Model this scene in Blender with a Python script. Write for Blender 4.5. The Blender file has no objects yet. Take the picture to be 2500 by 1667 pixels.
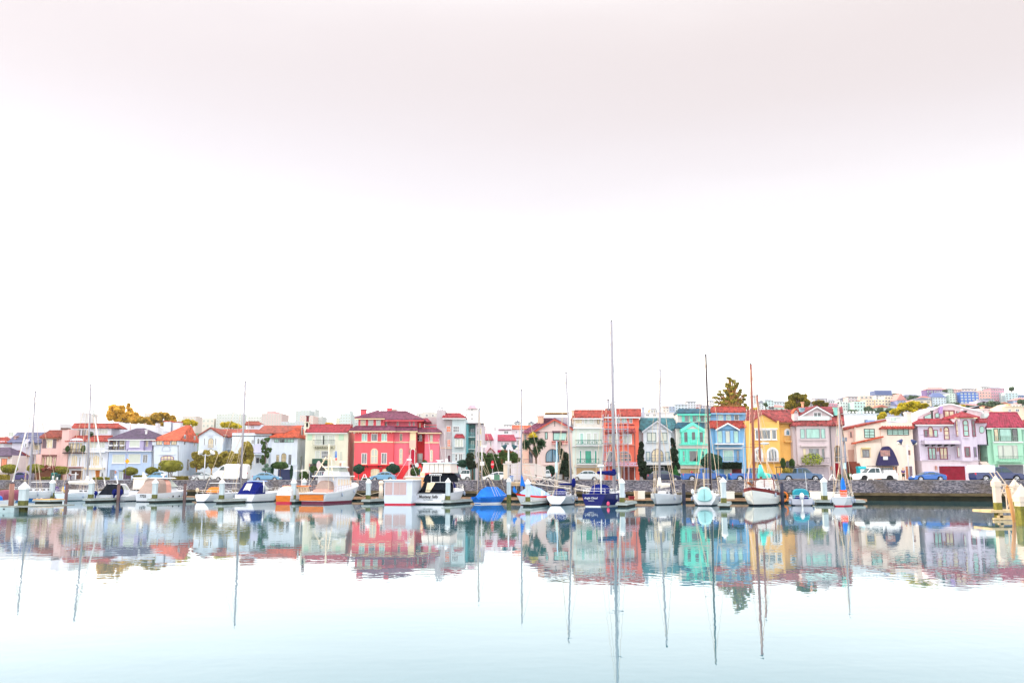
import bpy,math,random
from math import sin,cos,tan,pi,radians as R
from mathutils import Matrix,Vector
random.seed(7)
scene=bpy.context.scene
col=scene.collection
# -- camera
CAMZ=2.6
FPX=2200.0
HORIZON=1170.0
PITCH=math.atan((HORIZON-833.5)/FPX)
cam_data=bpy.data.cameras.new('camera')
cam_data.sensor_width=36.0
cam_data.lens=FPX/2500.0*36.0
cam_data.clip_start=0.5
cam_data.clip_end=20000
cam=bpy.data.objects.new('camera',cam_data)
col.objects.link(cam)
cam.location=(0,0,CAMZ)
cam.rotation_euler=(pi/2+PITCH,0,0)
scene.camera=cam
# -- sky, sun, exposure
SUN_EL,SUN_AZ=R(14),R(-64)
scene.view_settings.view_transform='Standard'
scene.view_settings.look='None'
scene.view_settings.exposure=0.05
scene.view_settings.gamma=1
world=bpy.data.worlds.new('World')
scene.world=world
world.use_nodes=True
nt=world.node_tree
nt.nodes.clear()
sky=nt.nodes.new('ShaderNodeTexSky')
sky.sky_type='NISHITA'
sky.sun_disc=False
sky.sun_elevation=SUN_EL
sky.sun_rotation=SUN_AZ
sky.air_density=.8
sky.dust_density=0.5
bg1=nt.nodes.new('ShaderNodeBackground')
bg1.inputs[1].default_value=0.05
nt.links.new(sky.outputs[0],bg1.inputs[0])
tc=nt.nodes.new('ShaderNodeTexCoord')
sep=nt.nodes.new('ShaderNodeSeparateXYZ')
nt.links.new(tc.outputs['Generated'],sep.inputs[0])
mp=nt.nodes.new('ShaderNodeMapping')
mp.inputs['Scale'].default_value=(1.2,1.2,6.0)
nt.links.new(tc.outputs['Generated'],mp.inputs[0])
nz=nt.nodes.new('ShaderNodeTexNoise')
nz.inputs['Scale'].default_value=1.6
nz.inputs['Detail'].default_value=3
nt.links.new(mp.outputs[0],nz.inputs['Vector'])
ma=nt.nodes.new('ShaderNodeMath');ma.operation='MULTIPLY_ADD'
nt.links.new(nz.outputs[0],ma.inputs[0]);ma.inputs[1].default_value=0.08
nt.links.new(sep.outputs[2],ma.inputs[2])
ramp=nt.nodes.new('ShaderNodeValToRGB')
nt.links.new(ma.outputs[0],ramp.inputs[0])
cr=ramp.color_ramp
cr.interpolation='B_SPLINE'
stops=[(0.0,(.89,.86,.82)),(.17,(.70,.69,.68)),(.24,(.53,.515,.505)),(.30,(.415,.392,.385)),(.36,(.36,.325,.32)),(.43,(.335,.292,.278)),(.54,(.335,.288,.268)),(.70,(.62,.61,.61)),(.9,(1,.98,.96))]  # last stops raised overhead, out of view, to add light on the facades
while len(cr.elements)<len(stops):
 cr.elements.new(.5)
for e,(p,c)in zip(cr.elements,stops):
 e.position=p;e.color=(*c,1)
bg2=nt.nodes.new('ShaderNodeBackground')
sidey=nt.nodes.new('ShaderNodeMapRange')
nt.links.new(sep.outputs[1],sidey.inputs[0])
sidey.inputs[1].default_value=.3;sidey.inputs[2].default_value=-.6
sidey.inputs[3].default_value=2.35;sidey.inputs[4].default_value=4.6  # extra sky brightness added behind the camera to fill the shaded house fronts
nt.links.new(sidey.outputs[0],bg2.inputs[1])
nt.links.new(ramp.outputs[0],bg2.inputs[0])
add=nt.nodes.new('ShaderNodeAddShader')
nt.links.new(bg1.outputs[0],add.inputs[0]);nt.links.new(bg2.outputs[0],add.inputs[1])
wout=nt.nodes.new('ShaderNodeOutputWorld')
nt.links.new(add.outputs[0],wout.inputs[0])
sun_data=bpy.data.lights.new('sun','SUN')
sun_data.energy=5.0
sun_data.angle=R(0.5)
sun_data.color=(1.0,.80,.55)
sun=bpy.data.objects.new('sun',sun_data)
col.objects.link(sun)
sd=Vector((sin(SUN_AZ)*cos(SUN_EL),cos(SUN_AZ)*cos(SUN_EL),sin(SUN_EL)))
sun.rotation_euler=(-sd).to_track_quat('-Z','Y').to_euler()
sun.location=sd*300
# -- helpers
CP,SP=cos(PITCH),sin(PITCH)
FP=FPX/CP
PPX=lambda D:FP/D
ROAD=2.38
WALLTOP=2.52
S=4.4806
A_,B_,C_,D_,E_,F_,G_,H_=0,300,600,900,1200,1500,1800,2140
def px(u,v,Y):
 """point of the photograph (2500 px wide) -> x, z at distance Y"""
 a=(u-1250)/FPX;b=(833.5-v)/FPX
 k=Y/(CP-b*SP)
 return a*k,CAMZ+k*(SP+b*CP)
def crop(off,cx,cy):
 return off+cx/S,920+cy/S
def cw(off,cx,cy,Y):
 u,v=crop(off,cx,cy)
 x,z=px(u,v,Y)
 return Vector((x,Y,z))
def Dwl(v):
 """distance of something standing in the water with its waterline at row v"""
 return CAMZ*FP/(v-HORIZON)
MATS={}
def mat(key,rgb,rough=.75,var=.10,scale=1.2,metal=0,spec=.2,bump=0,emit=None,stretch=None,alpha=None):
 if key in MATS:return MATS[key]
 m=bpy.data.materials.new(key);m.use_nodes=True
 n=m.node_tree.nodes;l=m.node_tree.links
 b=n['Principled BSDF']
 b.inputs['Base Color'].default_value=(*rgb,1)
 b.inputs['Roughness'].default_value=rough
 b.inputs['Metallic'].default_value=metal
 b.inputs['Specular IOR Level'].default_value=spec
 if var or bump:
  t=n.new('ShaderNodeTexCoord')
  mp=n.new('ShaderNodeMapping')
  if stretch:mp.inputs['Scale'].default_value=stretch
  l.new(t.outputs['Object'],mp.inputs[0])
  z=n.new('ShaderNodeTexNoise');z.inputs['Scale'].default_value=scale
  z.inputs['Detail'].default_value=5;z.inputs['Roughness'].default_value=.65
  l.new(mp.outputs[0],z.inputs['Vector'])
  mr=n.new('ShaderNodeMapRange')
  mr.inputs[1].default_value=.3;mr.inputs[2].default_value=.7
  mr.inputs[3].default_value=1-var;mr.inputs[4].default_value=1+var*.6
  l.new(z.outputs[0],mr.inputs[0])
  vm=n.new('ShaderNodeVectorMath');vm.operation='SCALE'
  vm.inputs[0].default_value=rgb
  l.new(mr.outputs[0],vm.inputs['Scale'])
  l.new(vm.outputs[0],b.inputs['Base Color'])
  if bump:
   bp=n.new('ShaderNodeBump');bp.inputs['Strength'].default_value=bump
   bp.inputs['Distance'].default_value=.05
   l.new(z.outputs[0],bp.inputs['Height']);l.new(bp.outputs[0],b.inputs['Normal'])
 if emit:
  b.inputs['Emission Color'].default_value=(*emit[0],1)
  b.inputs['Emission Strength'].default_value=emit[1]
 MATS[key]=m
 return m
def srgb(r,g,b,k=.8):
 """albedo of a surface from how it reads in the evenly lit photograph"""
 f=lambda c:(c/255/12.92)if c<11 else((c/255+.055)/1.055)**2.4
 return(f(r)*k,f(g)*k,f(b)*k)
def paint(r,g,b,k=.8,**kw):
 return mat('paint_%d_%d_%d'%(r,g,b),srgb(r,g,b,k),**kw)
def stucco(r,g,b,k=.8):
 return mat('stucco_%d_%d_%d'%(r,g,b),srgb(r,g,b,k),rough=.9,var=.11,scale=.9,bump=.25,spec=.08,stretch=(1.3,1,.35))
def glass(key,rgb,rough=.06,var=.5,ior=1.6,stripes=True):
 if key in MATS:return MATS[key]
 m=mat(key,rgb,rough=rough,var=var,scale=.9,spec=.5,stretch=(3.0,1,.6)if stripes else None)
 m.node_tree.nodes['Principled BSDF'].inputs['IOR'].default_value=ior
 return m
G_PALE=glass('glass_pale_blinds_painted_sky',(.42,.47,.42),var=.12)  # pale base colour holds painted sky reflection along with the blinds
G_CREAM=glass('glass_cream_curtains_painted_sky',(.58,.48,.30),var=.35)  # cream base colour holds painted sky reflection along with the curtains
G_MINT=glass('glass_painted_greenish_sky',(.26,.50,.44),var=.3)  # greenish reflection put into the base colour
G_DARK=glass('glass_dark_room',(.05,.055,.07),var=.9)
G_MID=glass('glass_half_drawn',(.13,.15,.17),var=.9)
G_BLUE=glass('glass_blue_tint',(.05,.16,.25),var=.5)
G_ORANGE=glass('glass_with_orange_blind',(.80,.16,.04),var=.2)
WHITE=mat('white_paint',(.70,.72,.74),rough=.5,var=.04)
WHITE_G=mat('white_gelcoat',(.60,.63,.68),rough=.25,var=.05,spec=.4)
BLACK=mat('black_rubber',(.015,.015,.017),rough=.6,var=.2)
IRON=mat('dark_iron',(.03,.032,.036),rough=.5,var=.2)
STEEL=mat('polished_steel',(.75,.75,.74),rough=.25,var=.05,metal=.8)
ALU=mat('silver_anodised',(.33,.33,.37),rough=.4,var=.05,metal=.2)
ROPE=mat('tan_rope',(.62,.50,.36),rough=.8,var=.1)
CHROME=mat('wheel_alloy',(.62,.64,.68),rough=.3,var=.05,metal=.6)
class MB:
 """mesh builder; world coordinates unless told otherwise"""
 def __init__(s):s.v=[];s.f=[];s.m=[];s.sm=[]
 def add(s,vs,fs,mi=0,smooth=False):
  o=len(s.v);s.v+=[tuple(p)for p in vs]
  for f in fs:
   s.f.append([o+i for i in f]);s.m.append(mi);s.sm.append(smooth)
  return s
 def box(s,x0,x1,y0,y1,z0,z1,mi=0):
  return s.add([(x0,y0,z0),(x1,y0,z0),(x1,y1,z0),(x0,y1,z0),(x0,y0,z1),(x1,y0,z1),(x1,y1,z1),(x0,y1,z1)],[(0,3,2,1),(4,5,6,7),(0,1,5,4),(1,2,6,5),(2,3,7,6),(3,0,4,7)],mi)
 def prism(s,xz,y0,y1,mi=0):
  """outline in x,z (counter-clockwise seen from the front) pushed from y0 back to y1"""
  n=len(xz)
  vs=[(x,y0,z)for x,z in xz]+[(x,y1,z)for x,z in xz]
  fs=[tuple(range(n)),tuple(reversed(range(n,2*n)))]
  fs+=[(i,i+n,(i+1)%n+n,(i+1)%n)for i in range(n)]
  return s.add(vs,fs,mi)
 def prismx(s,yz,x0,x1,mi=0):
  n=len(yz)
  vs=[(x0,y,z)for y,z in yz]+[(x1,y,z)for y,z in yz]
  fs=[tuple(reversed(range(n))),tuple(range(n,2*n))]
  fs+=[(i,(i+1)%n,(i+1)%n+n,i+n)for i in range(n)]
  return s.add(vs,fs,mi)
 def ring(s,outer,inner,y0,y1,mi=0):
  n=len(outer)
  vs=[(x,y0,z)for x,z in outer]+[(x,y0,z)for x,z in inner]+[(x,y1,z)for x,z in outer]+[(x,y1,z)for x,z in inner]
  fs=[]
  for i in range(n):
   j=(i+1)%n
   fs+=[(i,j,n+j,n+i),(i,2*n+i,2*n+j,j),(n+i,n+j,3*n+j,3*n+i)]
  return s.add(vs,fs,mi)
 def tube(s,a,b,r0,r1=None,n=6,mi=0,caps=True):
  a=Vector(a);b=Vector(b);r1=r0 if r1 is None else r1
  d=b-a
  if d.length<1e-6:return s
  d.normalize()
  p=d.orthogonal().normalized();q=d.cross(p)
  vs=[]
  for c,r in((a,r0),(b,r1)):
   for i in range(n):
    t=2*pi*i/n
    vs.append(c+p*(r*cos(t))+q*(r*sin(t)))
  fs=[(i,(i+1)%n,(i+1)%n+n,i+n)for i in range(n)]
  if caps:fs+=[tuple(reversed(range(n))),tuple(range(n,2*n))]
  return s.add(vs,fs,mi,n>6)
 def path(s,pts,r,n=6,mi=0):
  for a,b in zip(pts,pts[1:]):s.tube(a,b,r,r,n,mi)
  return s
 def ball(s,c,rx,ry=None,rz=None,n=10,m=6,mi=0):
  ry=rx if ry is None else ry;rz=rx if rz is None else rz
  vs=[(c[0],c[1],c[2]-rz)]
  for j in range(1,m):
   t=pi*j/m
   for i in range(n):
    p=2*pi*i/n
    vs.append((c[0]+rx*sin(t)*cos(p),c[1]+ry*sin(t)*sin(p),c[2]-rz*cos(t)))
  vs.append((c[0],c[1],c[2]+rz))
  fs=[(0,1+(i+1)%n,1+i)for i in range(n)]
  for j in range(m-2):
   for i in range(n):
    a=1+j*n+i;b=1+j*n+(i+1)%n
    fs.append((a,b,b+n,a+n))
  k=1+(m-2)*n
  fs+=[(k+i,k+(i+1)%n,len(vs)-1)for i in range(n)]
  return s.add(vs,fs,mi,True)
 def disc(s,c,r,y0,y1,n=20,mi=0,rx=None):
  rx=r if rx is None else rx
  return s.prism([(c[0]+rx*cos(2*pi*i/n),c[1]+r*sin(2*pi*i/n))for i in range(n)],y0,y1,mi)
 def build(s,name,mats,parent=None,inv=None):
  me=bpy.data.meshes.new(name)
  vs=s.v
  if inv is None and parent is not None and '_inv' in parent_inv and parent.name in parent_inv['_inv']:
   inv=parent_inv['_inv'][parent.name]
  if inv is not None:
   vs=[tuple(inv@Vector(p))for p in s.v]
  me.from_pydata(vs,[],s.f)
  if not isinstance(mats,(list,tuple)):mats=[mats]
  for m in mats:me.materials.append(m)
  me.polygons.foreach_set('material_index',s.m)
  me.polygons.foreach_set('use_smooth',s.sm)
  me.update()
  o=bpy.data.objects.new(name,me);col.objects.link(o)
  if parent is not None:
   o.parent=parent
   if parent.name in parent_inv['_inv']:parent_inv['_inv'][o.name]=parent_inv['_inv'][parent.name]
  return o
parent_inv={'_inv':{}}
def tag(o,label=None,cat=None,group=None,kind=None):
 if label:o['label']=label
 if cat:o['category']=cat
 if group:o['group']=group
 if kind:o['kind']=kind
 return o
def thing(name,label,cat,loc,rz=0,group=None):
 o=bpy.data.objects.new(name,None);col.objects.link(o)
 o.empty_display_size=.5
 o.location=loc;o.rotation_euler=(0,0,rz)
 M=Matrix.Translation(Vector(loc))@Matrix.Rotation(rz,4,'Z')
 parent_inv['_inv'][o.name]=M.inverted()
 return tag(o,label,cat,group)
IDENT=Matrix.Identity(4)
# -- setting: water, street, seawall, hill
def water():
 m=bpy.data.materials.new('harbour_water');m.use_nodes=True
 n=m.node_tree.nodes;l=m.node_tree.links
 b=n['Principled BSDF']
 b.inputs['Base Color'].default_value=(.05,.155,.195,1)
 b.inputs['Roughness'].default_value=.0
 b.inputs['IOR'].default_value=2.0
 g=n.new('ShaderNodeNewGeometry')
 def noise(scale,sx,sy,rot,detail=2):
  mp=n.new('ShaderNodeMapping');mp.inputs['Scale'].default_value=(sx,sy,1)
  mp.inputs['Rotation'].default_value=(0,0,rot)
  l.new(g.outputs['Position'],mp.inputs[0])
  z=n.new('ShaderNodeTexNoise');z.inputs['Scale'].default_value=scale
  z.inputs['Detail'].default_value=detail
  l.new(mp.outputs[0],z.inputs['Vector'])
  return z
 big=noise(.22,.7,1.3,.15)
 mid=noise(1.1,.55,1.2,-.1)
 rip=noise(2.6,1.25,.9,.5,1)
 patch=noise(.035,.5,1.6,.25)
 mr=n.new('ShaderNodeMapRange');l.new(patch.outputs[0],mr.inputs[0])
 mr.inputs[1].default_value=.46;mr.inputs[2].default_value=.6
 mr.inputs[3].default_value=.18;mr.inputs[4].default_value=1.0
 def mul(a,k):
  q=n.new('ShaderNodeMath');q.operation='MULTIPLY'
  l.new(a,q.inputs[0])
  if isinstance(k,float):q.inputs[1].default_value=k
  else:l.new(k,q.inputs[1])
  return q.outputs[0]
 def plus(a,c):
  q=n.new('ShaderNodeMath');q.operation='ADD';l.new(a,q.inputs[0]);l.new(c,q.inputs[1]);return q.outputs[0]
 h=plus(plus(mul(big.outputs[0],.0034),mul(mid.outputs[0],.0017)),mul(mul(rip.outputs[0],.0042),mr.outputs[0]))
 bp=n.new('ShaderNodeBump');bp.inputs['Strength'].default_value=1;bp.inputs['Distance'].default_value=1
 l.new(h,bp.inputs['Height']);l.new(bp.outputs[0],b.inputs['Normal'])
 return m
mb=MB()
mb.add([(-3000,-600,0),(3000,-600,0),(3000,400,0),(-3000,400,0)],[(0,1,2,3)])
tag(mb.build('water',water()),kind='structure')
WA,WB=Vector((-98.2,165.3,0)),Vector((61.0,108.7,0))
WD=(WB-WA).normalized();WN=Vector((WD.y,-WD.x,0))
def onwall(u,back=0.0):
 """point on the seawall line seen in column u, moved back from the harbour"""
 t=(u-1250)/FP
 o=WA-WN*back
 s_=(t*o.y-o.x)/(WD.x-t*WD.y)
 return o+WD*s_
def band(d0,d1,z0,z1,name,m,a=-190,b=200,mi=0):
 """a solid strip running along the seawall between d0 and d1 metres behind its face"""
 p=[WA+WD*a-WN*d0,WA+WD*b-WN*d0,WA+WD*b-WN*d1,WA+WD*a-WN*d1]
 q=MB()
 vs=[(v.x,v.y,z0)for v in p]+[(v.x,v.y,z1)for v in p]
 q.add(vs,[(0,3,2,1),(4,5,6,7),(0,1,5,4),(1,2,6,5),(2,3,7,6),(3,0,4,7)])
 return q
def asphalt(key,c):
 return mat(key,c,rough=.9,var=.25,scale=.6,bump=.1)
p0=WA+WD*-2500-WN*.55;p1=WA+WD*3000-WN*.55
mb=MB().add([(p0.x,p0.y,2.30),(p1.x,p1.y,2.30),(9000,9000,2.30),(-9000,9000,2.30)],[(0,1,2,3)])
tag(mb.build('ground',mat('town_ground',(.20,.21,.17),rough=.95,var=.3,scale=.05)),kind='structure')
def sheet(d0,d1,z,name,m,a=-190,b=230):
 p=[WA+WD*a-WN*d0,WA+WD*b-WN*d0,WA+WD*b-WN*d1,WA+WD*a-WN*d1]
 o=MB().add([(v.x,v.y,z)for v in p],[(0,1,2,3)]).build(name,m)
 return tag(o,kind='structure')
sheet(2.6,18,2.304,'road',asphalt('asphalt',(.055,.055,.06)))
q=band(.55,2.6,2.2,2.42,'pavement',None,-190,230)
tag(q.build('pavement',mat('concrete_path',(.42,.41,.38),var=.2,scale=.8)),kind='structure')
for k in range(2):
 sheet(9.4+k*.3,9.55+k*.3,2.308,'road_marking',mat('yellow_line',(.6,.42,.05),var=.2))
q=MB().box(-6,140,143.5,147.2,2.2,2.43);q.box(-150,-11,178.5,183.2,2.2,2.43)
tag(q.build('pavement',MATS['concrete_path']),kind='structure')
def stone_wall():
 m=bpy.data.materials.new('rubble_stone');m.use_nodes=True
 n=m.node_tree.nodes;l=m.node_tree.links;b=n['Principled BSDF']
 t=n.new('ShaderNodeTexCoord')
 mp=n.new('ShaderNodeMapping')
 ang=math.atan2(WD.y,WD.x)
 mp.inputs['Rotation'].default_value=(0,0,-ang)
 l.new(t.outputs['Object'],mp.inputs[0])
 mp2=n.new('ShaderNodeMapping');mp2.inputs['Scale'].default_value=(1.25,1,3.4)
 l.new(mp.outputs[0],mp2.inputs[0])
 vo=n.new('ShaderNodeTexVoronoi');vo.inputs['Scale'].default_value=3.0
 l.new(mp2.outputs[0],vo.inputs['Vector'])
 ve=n.new('ShaderNodeTexVoronoi');ve.feature='DISTANCE_TO_EDGE';ve.inputs['Scale'].default_value=3.0
 l.new(mp2.outputs[0],ve.inputs['Vector'])
 r1=n.new('ShaderNodeValToRGB');l.new(vo.outputs['Color'],r1.inputs[0])
 for e,(p,c)in zip(r1.color_ramp.elements,[(0.2,(.07,.07,.10,1)),(.8,(.32,.29,.33,1))]):
  e.position=p;e.color=c
 r1.color_ramp.elements.new(.5).color=(.19,.18,.22,1)
 nz=n.new('ShaderNodeTexNoise');nz.inputs['Scale'].default_value=.35;nz.inputs['Detail'].default_value=6
 l.new(mp.outputs[0],nz.inputs['Vector'])
 st=n.new('ShaderNodeValToRGB');l.new(nz.outputs[0],st.inputs[0])
 for e,(p,c)in zip(st.color_ramp.elements,[(.50,(0,0,0,1)),(.68,(.6,.6,.6,1))]):
  e.position=p;e.color=c
 mx=n.new('ShaderNodeMix');mx.data_type='RGBA'
 l.new(st.outputs[0],mx.inputs[0]);l.new(r1.outputs[0],mx.inputs[6]);mx.inputs[7].default_value=(.13,.09,.05,1)
 ed=n.new('ShaderNodeMapRange');l.new(ve.outputs[0],ed.inputs[0])
 ed.inputs[1].default_value=.0;ed.inputs[2].default_value=.06;ed.inputs[3].default_value=.22;ed.inputs[4].default_value=1
 sc=n.new('ShaderNodeVectorMath');sc.operation='SCALE'
 l.new(mx.outputs[2],sc.inputs[0]);l.new(ed.outputs[0],sc.inputs['Scale'])
 l.new(sc.outputs[0],b.inputs['Base Color'])
 b.inputs['Roughness'].default_value=.9
 bp=n.new('ShaderNodeBump');bp.inputs['Strength'].default_value=.8;bp.inputs['Distance'].default_value=.12
 l.new(ed.outputs[0],bp.inputs['Height']);l.new(bp.outputs[0],b.inputs['Normal'])
 return m
wroot=thing('seawall','long rubble stone seawall between the water and the street','sea wall',tuple(WA))
STONE=stone_wall()
def wallpart(d0,d1,z0,z1,name,m):
 q=band(d0,d1,z0,z1,name,m,-190,200)
 return q.build(name,m,wroot)
wallpart(0,.55,.95,2.44,'stone_face',STONE)
wallpart(-.06,.6,2.44,WALLTOP,'coping',mat('coping_stone',(.34,.30,.31),rough=.9,var=.45,scale=1.5,bump=.4))
wallpart(-.35,.55,.62,.95,'ledge',mat('ledge_stone',(.12,.09,.05),rough=.9,var=.5,scale=.9,bump=.4))
wallpart(-.22,.55,-1.0,.62,'weedy_base',mat('wet_weedy_stone',(.012,.012,.004),rough=.7,var=.7,scale=1.4,bump=.6))
def leafball(mb,c,rx,ry,rz,n,size,shell=.75,rnd=random,mi=0,flat=0):
 for _ in range(n):
  while True:
   p=Vector((rnd.uniform(-1,1),rnd.uniform(-1,1),rnd.uniform(-1,1)))
   if .05<p.length<=1:break
  rr=shell+(1-shell)*rnd.random()
  p=p.normalized()*(rr if rnd.random()<.75 else p.length)
  o=Vector((c[0]+p.x*rx,c[1]+p.y*ry,c[2]+p.z*rz))
  nrm=(p+Vector((rnd.uniform(-.7,.7),rnd.uniform(-.7,.7),rnd.uniform(-.5,.9)))).normalized()
  a=nrm.orthogonal().normalized();a.rotate(Matrix.Rotation(rnd.random()*6.28,3,nrm));b=nrm.cross(a)
  s_=size*rnd.uniform(.6,1.3)
  a*=s_;b*=s_*.6
  mb.add([o-a,o-b*.9+a*.1,o+a,o+b*.9],[(0,1,2,3)],mi)
# -- hill behind the town
RIDGE=[(-800,1100),(100,1085),(350,1060),(700,1052),(1050,1075),(1300,1060),(1500,1035),(1700,1008),(1900,1000),(2100,985),(2300,972),(2500,970),(3400,960)]
def lerp_tab(t,x):
 if x<=t[0][0]:return t[0][1]
 for(a,p),(b,q_)in zip(t,t[1:]):
  if x<=b:return p+(q_-p)*(x-a)/(b-a)
 return t[-1][1]
RD=900.0
def hill_z(x,y):
 u=1250+FP*x/max(y,1)
 zr=CAMZ+(HORIZON-lerp_tab(RIDGE,u))/FP*RD
 t=min(1,max(0,(y-310)/(RD-310)))
 z=2.25+(zr-2.25)*t
 if y>RD:z-=(y-RD)*.03
 return z
mb=MB()
nx,ny=90,50
vs=[]
for j in range(ny+1):
 y=320+j/ny*1100
 for i in range(nx+1):
  x=(-.75+1.65*i/nx)*y
  vs.append((x,y,hill_z(x,y)))
fs=[(j*(nx+1)+i,j*(nx+1)+i+1,(j+1)*(nx+1)+i+1,(j+1)*(nx+1)+i)for j in range(ny)for i in range(nx)]
mb.add(vs,fs,0,True)
tag(mb.build('hill',mat('wooded_hillside',(.05,.10,.05),rough=1,var=.6,scale=.04,bump=.5)),kind='structure')
# -- house builder
def tile(key,rgb,var=.6):
 if key in MATS:return MATS[key]
 m=bpy.data.materials.new(key);m.use_nodes=True
 n=m.node_tree.nodes;l=m.node_tree.links;b=n['Principled BSDF']
 t=n.new('ShaderNodeTexCoord')
 mp=n.new('ShaderNodeMapping');mp.inputs['Scale'].default_value=(2.6,2.2,2.2)
 l.new(t.outputs['Object'],mp.inputs[0])
 vo=n.new('ShaderNodeTexVoronoi');vo.inputs['Scale'].default_value=1.0
 l.new(mp.outputs[0],vo.inputs['Vector'])
 mr=n.new('ShaderNodeMapRange');l.new(vo.outputs['Color'],mr.inputs[0])
 mr.inputs[1].default_value=0;mr.inputs[2].default_value=1;mr.inputs[3].default_value=1-var;mr.inputs[4].default_value=1+var*.5
 sc=n.new('ShaderNodeVectorMath');sc.operation='SCALE';sc.inputs[0].default_value=rgb
 l.new(mr.outputs[0],sc.inputs['Scale']);l.new(sc.outputs[0],b.inputs['Base Color'])
 b.inputs['Roughness'].default_value=.8
 MATS[key]=m
 return m
T_RED=tile('red_clay_tiles',(.34,.045,.03))
T_ORANGE=tile('orange_clay_tiles',(.50,.08,.03))
T_CRIMSON=tile('crimson_clay_tiles',(.33,.03,.045))
T_BROWN=tile('red_brown_shingles',(.28,.055,.035))
T_PURPLE=tile('purple_grey_tiles',(.19,.05,.10))
T_MAROON=tile('mottled_maroon_tiles',(.30,.05,.05),.75)
T_SLATE=tile('purple_slate',(.075,.045,.095))
T_BLUESLATE=tile('blue_slate',(.09,.10,.20))
T_TEAL=tile('teal_shingles',(.03,.14,.17))
T_DTEAL=tile('dark_teal_shingles',(.01,.075,.12))
T_MAGENTA=tile('magenta_metal_tiles',(.31,.025,.06))
T_DRED=tile('dark_red_shingles',(.20,.02,.03))
def arch_outline(x0,x1,z0,z1,kind,t=0.0,n=10):
 """window outline; kind 0 = square head, 1 = round head, 2 = flat segment head, 3 = pointed; t = inset"""
 w=(x1-x0)/2;xc=(x0+x1)/2
 a,b=x0+t,x1-t
 if kind==0:return[(a,z0+t),(b,z0+t),(b,z1-t),(a,z1-t)]
 rise={1:min(w,(z1-z0)*.8),2:w*.35,3:(z1-z0)*.92}[kind]
 zs=z1-rise
 pts=[(a,z0+t),(b,z0+t)]
 for i in range(n+1):
  th=pi*i/n
  if kind==3:
   f=i/n;x=b+(a-b)*f
   k=1-abs(2*f-1)**2.2
   pts.append((x,zs+(rise-t)*k))
  else:
   pts.append((xc+(w-t)*cos(th),zs+(rise-t)*sin(th)))
 return pts
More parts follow.
